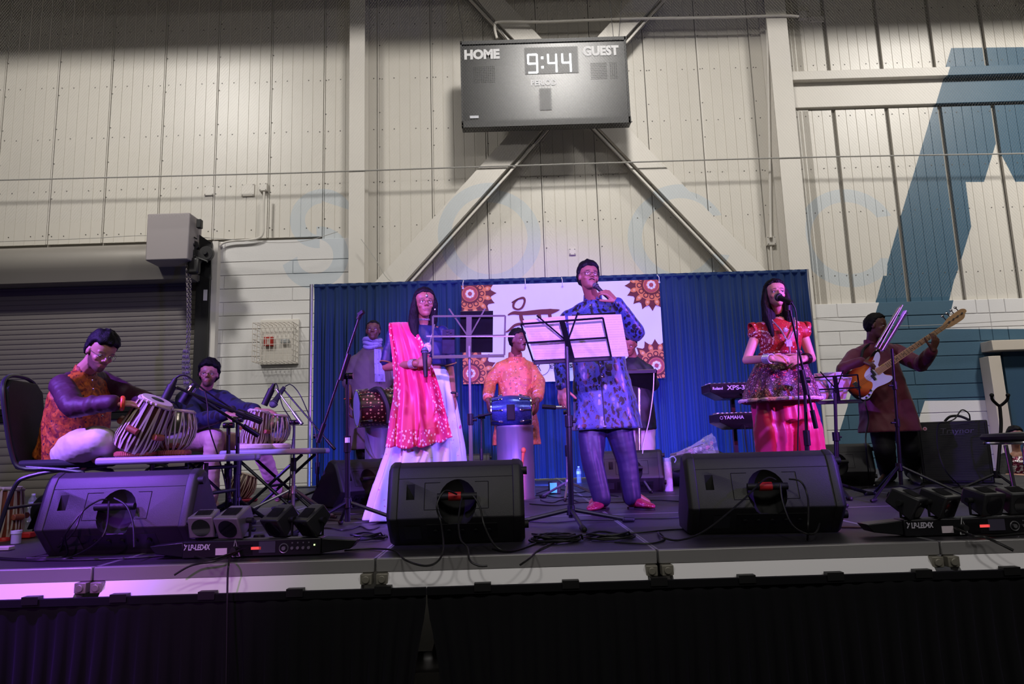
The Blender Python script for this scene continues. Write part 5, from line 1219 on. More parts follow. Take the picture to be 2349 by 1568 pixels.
m = MB(); m.tube([(xs0 + .215 * math.cos(k * pi / 16), 5.1 + .215 * math.sin(k * pi / 16), zs - .045) for k in range(33)], .011, 8, False); m.build('seat_ring', M_leg2, stl)
c = P(2290, 1110, 5.9); c.z = S; gs = thing('guitar_stand', 'black guitar stand with a curved yoke beside the amplifier', 'stand', c); yk = P(2293, 930, 5.9)
m = MB(); m.tube(bez([c + V((0, 0, .1)), P(2296, 985, 5.9), P(2295, 950, 5.9), yk], 4), .013, 10); m.build('pole', M_rub, gs)
m = MB(); m.tube(bez([P(2275, 906, 5.85), P(2276, 915, 5.86), P(2284, 924, 5.88), yk, P(2303, 924, 5.88), P(2311, 915, 5.86), P(2312, 906, 5.85)], 4), .012, 8); m.ell(P(2275, 906, 5.85), .017); m.ell(P(2312, 906, 5.85), .017); m.build('yoke', M_rub, gs); tripod(gs, c, .12, .25, M_gun, (30, 150, 270), .01)
# ------------------------------------------------------------------ small things on the deck
M_pet = NT('clear_plastic'); M_pet.b.inputs['Base Color'].default_value = (.9, .92, 1, 1); M_pet.b.inputs['Transmission Weight'].default_value = .85; M_pet.b.inputs['Roughness'].default_value = .12; M_pet.b.inputs['IOR'].default_value = 1.2; M_pet = M_pet.m
def bottle(label, px, py, sc=1.0):
    c = G(px, py); t = thing('water_bottle', label, 'bottle', c); pr = [(.028, 0), (.032, .006)]
    for k in range(6): pr += [(.032, .012 + .016 * k), (.0295, .020 + .016 * k)]
    pr += [(.033, .112), (.033, .155), (.03, .17), (.014, .195), (.0125, .203), (.0125, .21)]; T = TR(c) @ Matrix.Scale(sc, 4)
    m = MB(); m.lathe(pr, 18, T); m.build('body', M_pet, t); m = MB(); m.lathe([(.0335, .116), (.0335, .152)], 18, T); m.build('label', mat('bottle_label', srgb(186, 180, 226), .5), t); m = MB(); m.lathe([(.0145, .203), (.0145, .216), (0, .217)], 14, T); m.build('cap', M_tagw, t)
    return t
bottle('clear plastic water bottle with pale label left of the trousers of the lead singer', 1329, 1107, .95)
bottle('clear plastic bottle behind the front left monitor', 72, 1196, 1.0)
c = G(1535, 1126); t = thing('flask', 'tall white patterned drink flask with carrying loop beside the monitor', 'flask', c)
m = MB(); m.lathe([(.036, 0), (.039, .006), (.039, .27), (.035, .285)], 24, TR(c)); m.build('body', mat('flask_white', srgb(206, 200, 210), .5, var=.25, vs=60), t); m = MB(); m.lathe([(.037, .285), (.037, .315), (0, .32)], 24, TR(c)); m.build('lid', mat('flask_lid', srgb(170, 190, 200), .5), t)
m = MB(); m.tube(bez([c + V((.02, 0, .315)), c + V((.06, 0, .33)), c + V((.085, 0, .30)), c + V((.07, 0, .27))], 5), .006, 6); m.build('loop', mat('flask_lid', (0, 0, 0)), t)
c = G(1273, 1133); t = thing('audio_box', 'small audio box with a glowing blue screen on the deck', 'audio box', c); MB().box((c.x, c.y + .05, S + .062), (.115, .1, .12)).build('case', M_dev, t, bev=.004); MB().box((c.x - .012, c.y - .001, S + .062), (.068, .006, .095)).build('screen', mat('screen_blue', (0.02, .1, .3), .3, emit=srgb(86, 176, 255), es=.9), t)
m = MB(); m.box((c.x + .045, c.y - .002, S + .07), (.012, .006, .07)); m.build('side_stripe', M_gun, t)
# flower bouquet on the gig bag
c = G(1600, 1112); bg = thing('gig_bag', 'dark lumpy gig bag lying on the deck under the bouquet', 'bag', c)
m = MB(); vs = []; n = 22
for i in range(n + 1):
    u = i / n; rr_ = .5 * math.sin(pi * (u * .94 + .03)) ** .5
    ring_ = [(c.x - .42 + .95 * u, c.y + .55 * rr_ * math.cos(a), S + .15 + (.34 * rr_ * (1 + .25 * noise.noise(V((u * 5, a, 1))))) * math.sin(a) * 1.25 - .0) for a in [2 * pi * k / 16 for k in range(16)]]
    vs.append([(x, y, max(z, S + .005)) for x, y, z in ring_])
m.loft(vs); m.build('body', mat('bag_nylon', srgb(20, 19, 30), .5, bump=.5, bs=30), bg, ang=60)
m = MB(); m.tube(bez([(c.x - .3, c.y - .24, S + .17), (c.x, c.y - .3, S + .2), (c.x + .35, c.y - .24, S + .17)], 6), .012, 6); m.build('zip_piping', M_rub, bg)
for k in (-.05, .08): m = MB(); p_ = V((c.x + k, c.y - .305, S + .2)); m.cyl(p_, p_ + V((0, -.012, 0)), .010, n=10); m.build('rivet', M_chr, bg)
bq = thing('bouquet', 'bouquet of pale and pink flowers wrapped in clear film on the bag', 'flowers', P(1590, 1040, 6.5)); ax0, ax1 = P(1538, 1044, 7.2), P(1630, 1026, 7.15)
rs = random.Random(4); d_ = (ax1 - ax0)
for k in range(9): m = MB(); e = ax0.lerp(ax1, .75) + V((rs.uniform(-.03, .05), rs.uniform(-.08, .08), rs.uniform(-.05, .06))); m.tube([ax0 + V((0, rs.uniform(-.02, .02), rs.uniform(-.015, .015))), e], .004, 5); m.build('stem', mat('stem_green', srgb(96, 104, 84), .6), bq)
for k in range(18):
    u = rs.uniform(.35, 1.0); e = ax0.lerp(ax1, u) + V((rs.uniform(-.03, .03), rs.uniform(-.09, .04) * u, rs.uniform(-.03, .11) * u)); m = MB(); r_ = rs.uniform(.018, .032)
    for q in range(9):
        dd = V((rs.gauss(0, 1), rs.gauss(0, 1), rs.gauss(0, 1))).normalized(); X_ = frame(dd); m.ell(e + dd * r_ * .5, (r_ * .5, r_ * .5, r_ * .22), (X_[0], X_[2], X_[1]), 6, 4)
    m.build('blossom', (mat('flower_pale', srgb(196, 196, 176), .6), mat('flower_pink', srgb(206, 120, 150), .6), mat('flower_green', srgb(120, 128, 96), .6))[k % 3], bq)
kf = NT('clear_film'); kf.b.inputs['Base Color'].default_value = (1, 1, 1, 1); kf.b.inputs['Alpha'].default_value = .22; kf.b.inputs['Roughness'].default_value = .1; kf.bump(kf.noise(30), .6, .01)
m = MB(); rg = []
for i in range(9):
    u = i / 8; X_ = frame(d_); r_ = .012 + .115 * u ** 1.1; cc_ = ax0.lerp(ax1, .15 + u * .98); rg.append([cc_ + (X_[0] * math.cos(a) + X_[1] * math.sin(a)) * r_ * (1 + .18 * math.sin(a * 5 + i)) for a in [2 * pi * k / 20 for k in range(20)]])
m.loft(rg, cap=False); m.build('wrapping_film', kf.m, bq, ang=20)
# cables lying on the deck
def coil(label, px, py, r_, n, sq=1.0):
    c = G(px, py); rs = random.Random(px); pts = []
    for i in range(n * 16 + 1):
        a = 2 * pi * i / 16; k = i / 16; rr_ = r_ * (.78 + .22 * math.sin(k * 2.1 + 1)); pts.append(c + V((rr_ * math.cos(a) + .02 * math.sin(k * 1.7), rr_ * .9 * sq * math.sin(a) + .02 * math.cos(k * 2.3), .007 + .008 * (k % 3) + .004 * math.sin(a * 3 + k))))
    m = MB(); m.tube(pts, .005, 6); return tag(m.build('coiled_cable', M_cbl), label, 'cable')
coil('coiled black cable left of the deck joint by the stage edge', 1278, 1241, .12, 9); coil('coiled black cable beside the deck joint, right of the other coil', 1400, 1236, .125, 5, .8); coil('loosely coiled cable between the left light bar and the middle monitor', 845, 1237, .10, 4)
cable('cable looping from the middle monitor over the stage edge and back', [fl_(790, 1262), fl_(850, 1258), P(905, 1262, 3.28), P(930, 1284, 3.02), P(975, 1297, 3.0), P(1005, 1286, 3.02), P(1017, 1255, 3.1), P(1012, 1200, 3.3), P(1002, 1160, 3.32), P(1020, 1126, 3.36), P(1048, 1133, 3.40)])
cable('pair cable hanging from the handle of the middle monitor, left strand', [P(1060, 1140, 3.36), P(1052, 1190, 3.32), P(1056, 1235, 3.2), P(1072, 1255, 3.1), P(1078, 1285, 3.02), P(1100, 1297, 3.0), P(1118, 1297, 3.0)])
cable('pair cable hanging from the handle of the middle monitor, right strand', [P(1085, 1136, 3.36), P(1100, 1160, 3.34), P(1113, 1210, 3.3), P(1140, 1255, 3.14), fl_(1180, 1262), fl_(1230, 1245)])
cable('long cable from the middle monitor across the deck to the coil', [fl_(1130, 1258), fl_(1170, 1264), fl_(1220, 1248), fl_(1290, 1228)])
cable('cable from the coils running down over the stage edge', [fl_(1300, 1232), fl_(1240, 1258), P(1215, 1280, 3.03), P(1192, 1296, 3.0)])
cable('long cable crossing the deck to the right front monitor', [fl_(1410, 1243), fl_(1490, 1246), fl_(1525, 1235), fl_(1510, 1220), P(1520, 1232, 3.4), fl_(1560, 1238), P(1620, 1215, 3.35), P(1700, 1150, 3.4), P(1755, 1098, 3.42), P(1780, 1100, 3.42)])
cable('cable bundle hanging from the handle of the right front monitor, left one', [P(1790, 1110, 3.42), P(1795, 1150, 3.38), P(1815, 1200, 3.3), P(1845, 1222, 3.2), P(1870, 1222, 3.25), P(1880, 1200, 3.36)])
cable('cable hanging from the handle of the right front monitor to the deck edge', [P(1810, 1098, 3.42), P(1838, 1105, 3.38), P(1853, 1140, 3.35), P(1854, 1200, 3.2), fl_(1852, 1238)])
for k, (x1_, y1_, x2_, y2_, wd2) in enumerate(((330, 1140, 205, 1265, 'outer'), (300, 1145, 160, 1262, 'inner'), (320, 1150, 240, 1250, 'middle'))):
    cable(wd2 + ' cable drooping left from the handle of the front left monitor', [P(245, 1145, 3.40), P(225, 1148, 3.38), P(190, 1172, 3.36), P(150, 1225, 3.33) if k else P(165, 1225, 3.30), fl_(110 + 20 * k, 1268 + 3 * k), fl_(60, 1280)])
cable('cable hanging in a long loop from the handle of the front left monitor', [P(262, 1142, 3.4), P(290, 1160, 3.36), P(305, 1200, 3.32), P(308, 1255, 3.25)])
cable('long cable swinging under the front left monitor to the light bar', [P(250, 1150, 3.4), P(235, 1230, 3.25), fl_(160, 1278), fl_(90, 1285), fl_(0, 1282)])
cable('cable lying along the stage edge below the left light bar', [fl_(-50, 1275), fl_(60, 1282), fl_(160, 1284), fl_(300, 1279), fl_(420, 1272), P(480, 1282, 3.06), P(520, 1272, 3.1), P(548, 1262, 3.26)])
cable('cable dropping over the edge left of the light bar', [P(552, 1262, 3.26), P(500, 1284, 3.04), P(440, 1296, 3.03), P(400, 1318, 3.02)])
cable('thin cable hanging straight down over the skirt from the left light bar', [P(528, 1268, 3.26), P(525, 1290, 3.03), P(522, 1330, 3.0), P(520, 1480, 2.97), P(518, 1600, 2.95)], .004)
cable('black cable leaving the right light bar over the stage edge', [P(2190, 1210, 3.27), P(2230, 1228, 3.1), P(2260, 1232, 3.08), P(2290, 1245, 3.03), P(2325, 1262, 3.0)], .006)
cable('thick black cable along the edge from the right light bar', [P(2240, 1228, 3.12), fl_(2290, 1228), fl_(2360, 1222), fl_(2450, 1220)], .006)
cable('reddish cable running to the right light bar from the right front monitor', [fl_(1930, 1208), fl_(1990, 1208), fl_(2030, 1204)], .006, mat('cable_red', srgb(70, 22, 26), .5))
rs = random.Random(11)
for k, (x1_, x2_, y_, lb) in enumerate(((560, 880, 1185, 'behind the left light bar'), (600, 860, 1200, 'under the black boom stand'), (700, 870, 1166, 'before the sideways monitor'), (1215, 1560, 1160, 'running behind the shoes of the lead singer'), (1210, 1590, 1196, 'between the tripod feet of the black music stand'),
        (1220, 1600, 1226, 'crossing in front of the coils'), (1210, 1420, 1140, 'right of the metal cylinder'), (1230, 1420, 1128, 'among the clutter by the audio box'), (1240, 1330, 1150, 'below the audio box'), (1960, 2120, 1122, 'behind the tripod of the bass player'), (2150, 2330, 1120, 'before the amplifier'), (2100, 2300, 1112, 'curling at the amplifier base'), (740, 870, 1213, 'by the feet of the black boom stand'))):
    n_ = 6; cable('black floor cable ' + lb, [fl_(x1_ + (x2_ - x1_) * i / n_, y_ - .03 * (x2_ - x1_) * i / n_ + rs.uniform(-5, 5)) for i in range(n_ + 1)])
# clutter at the left edge
c = G(36, 1247); t = thing('cup', 'small white lidded jar among the clutter at the left edge', 'jar', c); m = MB(); m.lathe([(.022, 0), (.025, .003), (.025, .06)], 18, TR(c)); m.build('body', mat('jar_lilac', srgb(180, 172, 186), .5), t); m = MB(); m.lathe([(.028, .058), (.028, .075), (0, .077)], 18, TR(c)); m.build('lid', M_tagw, t)
for k, (px, py, r_, lb) in enumerate(((10, 1240, .03, 'small red lid lying at the left stage edge'),)): c = G(px, py); m = MB(); m.lathe([(r_, 0), (r_, .012), (r_ * .8, .02), (0, .021)], 18, TR(c)); tag(m.build('lid', M_red), lb, 'lid')
c = G(55, 1234); m = MB(); m.box((c.x, c.y, S + .02), (.11, .06, .035), TR((0, 0, 0))); tag(m.build('box', M_red, bev=.006), 'small red flat box behind the white jar', 'box')
c = G(10, 1262); m = MB(); m.box((c.x - .02, c.y, S + .012), (.12, .05, .02)); tag(m.build('adapter', mat('cream', srgb(186, 180, 160), .6), bev=.004), 'cream power adapter at the left edge of the stage', 'adapter')
c = G(58, 1228); bk = thing('backpack', 'dark soft bag between the left drum and the front left monitor', 'bag', c); m = MB(); m.ell((c.x, c.y + .25, S + .13), (.13, .12, .13)); m.build('body', mat('bag_nylon', (0, 0, 0)), bk); m = MB(); m.bar((c.x - .05, c.y + .12, S + .03), (c.x + .06, c.y + .1, S + .26), .05, .01); m.build('strap', M_rub, bk)
c = G(410, 1160); t = thing('pedal', 'small red effect box on the deck behind the table legs', 'box', c); MB().box((c.x, c.y, S + .025), (.16, .1, .045)).build('case', M_red, t, bev=.004); m = MB(); m.box((c.x + .02, c.y, S + .05), (.03, .03, .008)); m.build('switch', M_chr, t)
# ------------------------------------------------------------------ people
def vmesh(mb, voxel, smooth=3, name='m'):
    me = bpy.data.meshes.new('t'); me.from_pydata(mb.v, [], mb.f); o = bpy.data.objects.new('t', me); COL.objects.link(o)
    r = o.modifiers.new('r', 'REMESH'); r.mode = 'VOXEL'; r.voxel_size = voxel; r.adaptivity = 0.0
    if smooth: s_ = o.modifiers.new('s', 'SMOOTH'); s_.factor = .5; s_.iterations = smooth
    dg = bpy.context.evaluated_depsgraph_get(); out = bpy.data.meshes.new_from_object(o.evaluated_get(dg)); bpy.data.objects.remove(o)
    out.name = name; out.polygons.foreach_set('use_smooth', [True] * len(out.polygons)); return out
def sstep(x, a, b): t = np.clip((x - a) / (b - a), 0, 1); return t * t * (3 - 2 * t)
def skin_mat(name, rough=.5):
    k = NT(name); a = k.n('ShaderNodeAttribute', attribute_name='tone'); k.l(a.outputs[0], k.b.inputs['Base Color']); k.b.inputs['Roughness'].default_value = rough
    k.b.inputs['Subsurface Weight'].default_value = 0.0; k.bump(k.noise(260), .12, .002); return k.m
M_skinp = skin_mat('skin')
M_eye = mat('eye_white', srgb(225, 218, 212), .25); M_iris = mat('iris', srgb(30, 18, 12), .15); M_hair = mat('hair_black', srgb(12, 10, 11), .62, bump=.7, bs=150, spec=.22)
M_lens = mat('spectacle_frame', srgb(60, 52, 50), .3, .6)
class Head:
    def __init__(s, c, f, u=(0, 0, 1), sc=1.0):
        s.c = V(c); s.f = V(f).normalized(); u = V(u); s.x = s.f.cross(u).normalized(); s.u = s.x.cross(s.f).normalized(); s.s = sc
    def p(s, x, y, z): return s.c + (s.x * x + s.f * y + s.u * (z - .115)) * s.s
    def X(s): return (s.x, s.f, s.u)
def head_prims(mb, h, fem=False):
    E = lambda c, r, n=18, m=12: mb.ell(h.p(*c), tuple(k * h.s for k in r), h.X(), n, m); C = lambda a, b, r0, r1: mb.cap(h.p(*a), h.p(*b), r0 * h.s, r1 * h.s, 10)
    j = .92 if fem else 1.0
    j = .93 if fem else 1.0; prof_ = ((.000, .010, .070, .040), (.006, .024, .079, .010), (.020, .038 * j, .085, -.015), (.038, .049 * j, .0845, -.040), (.055, .0555 * j, .083, -.060), (.075, .0605 * j, .082, -.075), (.095, .0655, .0795, -.086), (.115, .069, .077, -.093), (.135, .072, .0805, -.097), (.155, .0735, .080, -.100), (.175, .0725, .073, -.097), (.195, .065, .057, -.085), (.210, .051, .037, -.066), (.220, .033, .014, -.045), (.2255, .010, -.010, -.022))
    rg = []
    for z, w_, yf, yb in prof_:
        ym = -.006 if z > .03 else .03; rg.append([h.p(w_ * math.copysign(abs(math.cos(a)) ** .88, math.cos(a)), ym + ((yf - ym) if math.sin(a) > 0 else (ym - yb)) * math.sin(a), z) for a in [2 * pi * k / 28 for k in range(28)]])
    mb.loft(rg)
    for q in (-1, 1):
        E((q * .037, .050, .087), (.021, .021, .020), 12, 8); E((q * .0745, -.006, .108), (.009, .019, .031), 12, 8)
        C((q * .0125, .088, .086), (q * .010, .091, .087), .0078, .0078); C((q * .046, .062, .134), (q * .015, .077, .133), .0085, .009); E((q * .031, .0655, .1205), (.0165, .0105, .0058), 10, 6); E((q * .031, .067, .1035), (.015, .007, .005), 10, 6)
        C((q * .021, .076, .0545), (q * .006, .083, .0575), .0042, .0062)
    C((0, .077, .124), (0, .0965, .094), .0075, .0115); C((-.012, .082, .0475), (.012, .082, .0475), .0066, .0066)
def hand(mb, w, d, n, thumb, curl=.5, sc=1.0, spread=.1, tcurl=.4, length=1.0):
    """w wrist, d towards the fingers, n out of the back of the hand, thumb = side vector; curl per joint in radians"""
    w, d, n = V(w), V(d).normalized(), V(n); n = (n - d * n.dot(d)).normalized(); x = d.cross(n).normalized(); x = x if x.dot(V(thumb)) > 0 else -x
    s_ = sc; L_ = (.072, .080, .074, .058); off = (.030, .010, -.011, -.030); ml = (.086, .088, .083, .076)
    if isinstance(curl, (int, float)): curl = [curl] * 4
    for i in range(4):
        k0 = w + x * off[i] * .55 * s_ + d * .012 * s_; k1 = w + x * off[i] * s_ + d * ml[i] * s_
        mb.cap(k0, k1, .0145 * s_, .0108 * s_, 10); dd = (d + x * spread * (1.5 - i) * .5).normalized(); p = k1; a = 0
        for j, fr in enumerate((.45, .31, .24)):
            a += curl[i] * (.9 if j == 0 else 1.0); q = dd * math.cos(a) - n * math.sin(a); e = p + q * L_[i] * fr * s_ * length; r0 = (.0095, .0086, .0078)[j] * s_; mb.cap(p, e, r0, r0 * .9, 10); p = e
    mb.ell(w + d * .045 * s_ , (.036 * s_, .045 * s_, .014 * s_), (x, d, n), 14, 8)
    p = w + d * .020 * s_ + x * .022 * s_ - n * .004 * s_; q = (x * .75 + d * .65 - n * .25).normalized(); e = p + q * .042 * s_; mb.cap(p, e, .0155 * s_, .0115 * s_, 10)
    for fr, aa in ((.032, tcurl * .5), (.027, tcurl)): q2 = (q * math.cos(aa) + (d * .5 - x * .6 - n * .6).normalized() * math.sin(aa)).normalized(); e2 = e + q2 * fr * s_; mb.cap(e, e2, .0105 * s_, .009 * s_, 10); e = e2
def hairline(y):  return np.interp(y, [-.11, -.03, -.012, .012, .03, .052, .075, .12], [.035, .045, .085, .150, .163, .176, .192, .200])
def hair_cap(h, t, thick=.012, top=.02, vol=1.0, line=hairline, mat_=None, name='hair', rough=.004, fem=False):
    nth, nph = 56, 40; vs = []; fs = []; c0 = np.array((0, -.010, .135))
    for i in range(nph + 1):
        th = pi * i / nph
        for k in range(nth):
            a = 2 * pi * k / nth; d = np.array((math.sin(th) * math.cos(a), math.sin(th) * math.sin(a), math.cos(th)))
            r = 1 / math.sqrt((d[0] / .0745) ** 2 + (d[1] / .0925) ** 2 + (d[2] / .0835) ** 2)
            if d[2] < 0: r *= 1 + .10 * (-d[2])
            p = c0 + d * r; m = float(sstep(np.array(p[2] - line(p[1]) + .004 * math.sin(a * 9)), -.006, .010))
            nz = noise.noise(V((d[0] * 5, d[1] * 14, d[2] * 4))) * rough * 1.6 + noise.noise(V((a * 9, d[2] * 3, 1))) * rough
            ext = thick * vol + top * max(0, d[2]) ** 1.5 * (1 + .35 * noise.noise(V((d[0] * 3, d[1] * 3, 4)))) + nz
            r2 = r * (.90 + .10 * m) + (ext + .002) * m - .006 * (1 - m); q = c0 + d * r2; vs.append(h.p(*q))
    for i in range(nph):
        for k in range(nth): q = (k + 1) % nth; fs.append((i * nth + k, (i + 1) * nth + k, (i + 1) * nth + q, i * nth + q))
    return MB().add(vs, fs).build(name, mat_ or M_hair, t, ang=60)
def long_hair(h, t, locks, vol=1.0):
    o = hair_cap(h, t, .012, .012, vol, line=lambda y: hairline(y) + np.interp(y, [.03, .07], [0, .013]), fem=True); inv = MW[t.name]; mb = MB(); mb.add([inv @ v.co for v in o.data.vertices], [tuple(p.vertices) for p in o.data.polygons]); bpy.data.objects.remove(o)
    for pts, rs in locks:
        P_ = bez(pts, 5); n_ = len(P_); q = np.interp(np.linspace(0, 1, n_), np.linspace(0, 1, len(rs)), rs); mb.chain(P_, [float(v) for v in q], 12)
    me = vmesh(mb, .0045, 2, 'hair'); me.materials.append(M_hair); n_ = len(me.vertices)
    co = np.empty(n_ * 3, np.float32); me.vertices.foreach_get('co', co); no = np.empty(n_ * 3, np.float32); me.vertices.foreach_get('normal', no); co = co.reshape(-1, 3)
    d = np.sin(co[:, 0] * 420 + 3 * np.sin(co[:, 2] * 14)) * np.sin(co[:, 1] * 380 + 2 * np.sin(co[:, 2] * 11)); me.vertices.foreach_set('co', (co + no.reshape(-1, 3) * (d * .0022)[:, None]).ravel()); me.update()
    me.transform(inv.inverted()); return link('hair', me, t)
def eyes(h, t, look=(0, 0), lid=0.0, liner=False):
    for q in (-1, 1):
        m = MB(); c = h.p(q * .031, .0635, .1120); r = .0128 * h.s; m.ell(c, (r * 1.1, r, r * (.66 - .3 * lid)), h.X(), 16, 10); e = m.build('eye', M_eye, t)
        g = (h.f * 1 + h.x * look[0] + h.u * look[1]).normalized(); m = MB(); X_ = frame(g, h.u); m.ell(c + g * r * .58, (r * .48, r * .48 * (1 - .5 * lid), r * .5), (X_[0], X_[1], X_[2]), 12, 8); m.build('iris', M_iris, e)
        m = MB(); m.tube([h.p(q * .031 + a * .0155, .0768 - abs(a) * .006 - (.004 if a * q > 0 else 0), .1120 + .0095 * (1 - lid * .5) * math.sqrt(max(0, 1 - a * a)) - .001) for a in (-1, -.6, -.2, .2, .6, 1)], .0016 * h.s * (1.3 if liner else 1), 5); m.build('eyelid_line', M_hair, t)
def glasses(h, t, m_=None, rx=.024, rz=.018, th=.0013):
    m = MB()
    for q in (-1, 1): m.tube([h.p(q * .033 + rx * math.cos(a), .090 - .004 * abs(math.cos(a)) - (.006 if math.cos(a) * q > 0.5 else 0), .110 + rz * math.sin(a)) for a in [2 * pi * k / 20 for k in range(21)]], th * h.s, 5, False); m.tube([h.p(q * (.033 + rx), .082, .116), h.p(q * .078, .05, .118), h.p(q * .080, -.005, .118)], th * h.s, 5)
    m.tube([h.p(-.010, .091, .113), h.p(0, .096, .116), h.p(.010, .091, .113)], th * h.s, 5); return m.build('spectacles', m_ or M_lens, t)
def moustache(h, t, w=.028, th=.0055):
    m = MB()
    for q in (-1, 1): m.chain([h.p(q * .003, .0885, .066), h.p(q * .015, .086, .063), h.p(q * w, .074, .0585)], [th * h.s, th * h.s * 1.05, th * h.s * .5], 8)
    return m.build('moustache', M_hair, t)
def orient(a, b, zd): x = (V(b) - V(a)).normalized(); z = V(zd).normalized(); y = z.cross(x).normalized(); z = x.cross(y); return x, y, z
def body(t, J, h, tone, voxel=.005, fem=False, beard=0.0, lips=None, brow=1.0, bulk=1.0, hands=(), bindi=False, shade=0.0, feet=True, liner=0):
    mb = MB(); g = lambda k: V(J[k]); sa, sb, nb, pv = g('sa'), g('sb'), g('nk'), g('pv'); x, y, z = orient(sa, sb, nb - pv); ch = nb.lerp(pv, .32); hw = (sb - sa).length / 2
    head_prims(mb, h, fem); mb.cap(nb + z * .0, h.p(0, -.020, .045), .054 * (.82 if fem else 1), .050 * h.s * (.82 if fem else 1)); mb.cap(nb - z * .02, h.p(0, -.035, .09), .045, .046 * h.s)
    mb.ell(ch, (hw * .88, .098 * bulk, .16), (x, y, z)); mb.ell(nb.lerp(pv, .62), (.125 * bulk, .09 * bulk, .15), (x, y, z)); mb.ell(pv, (.145 * bulk, .10 * bulk, .11), (x, y, z)); mb.chain([nb - z * .06, ch, ch.lerp(pv, .5), pv], [.07, .09 * bulk, .088 * bulk, .10 * bulk], 18); mb.cap(sa, nb - z * .045, .045, .05); mb.cap(sb, nb - z * .045, .045, .05)
    ar = .8 if fem else 1.0
    for s_ in 'ab':
        mb.chain([g('s' + s_), g('s' + s_).lerp(g('e' + s_), .5), g('e' + s_), g('e' + s_).lerp(g('w' + s_), .35), g('w' + s_)], [.050 * ar, .043 * ar, .036 * ar, .037 * ar, .0255 * (.9 if fem else 1)])
        if 'k' + s_ in J:
            hp, kn, an, to = g('h' + s_), g('k' + s_), g('n' + s_), g('t' + s_); mb.chain([hp, hp.lerp(kn, .5), kn, kn.lerp(an, .35), an], [.080 * bulk, .068, .05, .052, .035]); mb.cap(an, to.lerp(an, .12) + V((0, 0, .004)), .036, .026); mb.cap(an - V((0, 0, .03)), an - V((0, 0, .045)), .032, .03)
    for hd in hands: hand(mb, **hd)
    me = vmesh(mb, voxel, 4, 'body'); n = len(me.vertices); co = np.empty(n * 3); me.vertices.foreach_get('co', co); co = co.reshape(-1, 3)
    r = (co - np.array(h.c)) / h.s; px = r @ np.array(h.x); py = r @ np.array(h.f); pz = r @ np.array(h.u) + .115; near = (np.abs(px) < .11) & (np.abs(py) < .13) & (pz > -.01) & (pz < .25)
    base = np.array(tone); col = np.tile(base, (n, 1)).astype(float); hair = np.array(srgb(22, 16, 16))
    def mixin(m, c_): m = (m * near)[:, None]; nonlocal_col[0] = nonlocal_col[0] * (1 - m) + np.array(c_) * m
    nonlocal_col = [col]; ax = np.abs(px); G_ = lambda u, s_: np.exp(-(u / s_) ** 2)
    mixin(.28 * G_(ax - .040, .018) * G_(pz - .083, .018) * (py > .03), base * np.array((1.15, .75, .75)))
    mixin(.30 * G_(ax - .031, .019) * G_(pz - .114, .011) * (py > .05), base * .5)  # eye socket shade painted into the skin tone
    if beard:
        bz = .072 + .03 * sstep(ax, .045, .065); m = sstep(bz - pz, 0, .014) * (py > -.005) * (pz > -.012) * sstep(pz, -.012, .0); m = m * (1 - G_(ax, .026) * G_(pz - .050, .010) * (py > .06)); m = np.maximum(m, G_(ax - .012, .017) * G_(pz - .066, .006) * (py > .07)); mixin(beard * m, hair)
    mixin(brow * .95 * (np.exp(-((ax - .031) / .018) ** 4)) * G_(pz - .1345 - .004 * (1 - ((ax - .026) / .02) ** 2), .0042) * (py > .045), hair)
    lc = lips or tuple(base * np.array((.9, .55, .55))); mixin(.9 * np.exp(-(ax / .023) ** 4) * G_(pz - .0515, .0085 * (1.1 if fem else 1)) * (py > .06), lc); mixin(.75 * np.exp(-(ax / .021) ** 4) * G_(pz - .0525, .0014) * (py > .06), tuple(base * .18))
    mixin(.6 * G_(ax - .009, .005) * G_(pz - .079, .004) * (py > .08), base * .25)
    if liner: mixin(liner * G_(ax - .032, .019) * G_(pz - .118, .004) * (py > .05), hair)
    if bindi: mixin(G_(px, .0035) * G_(pz - .147, .0035) * (py > .05), srgb(60, 8, 20))
    col = nonlocal_col[0]; at = me.color_attributes.new('tone', 'FLOAT_COLOR', 'POINT'); at.data.foreach_set('color', np.hstack([col, np.ones((n, 1))]).ravel().astype(np.float32))
    me.materials.append(M_skinp); inv = MW[t.name].inverted(); me.transform(inv); return link('body', me, t)
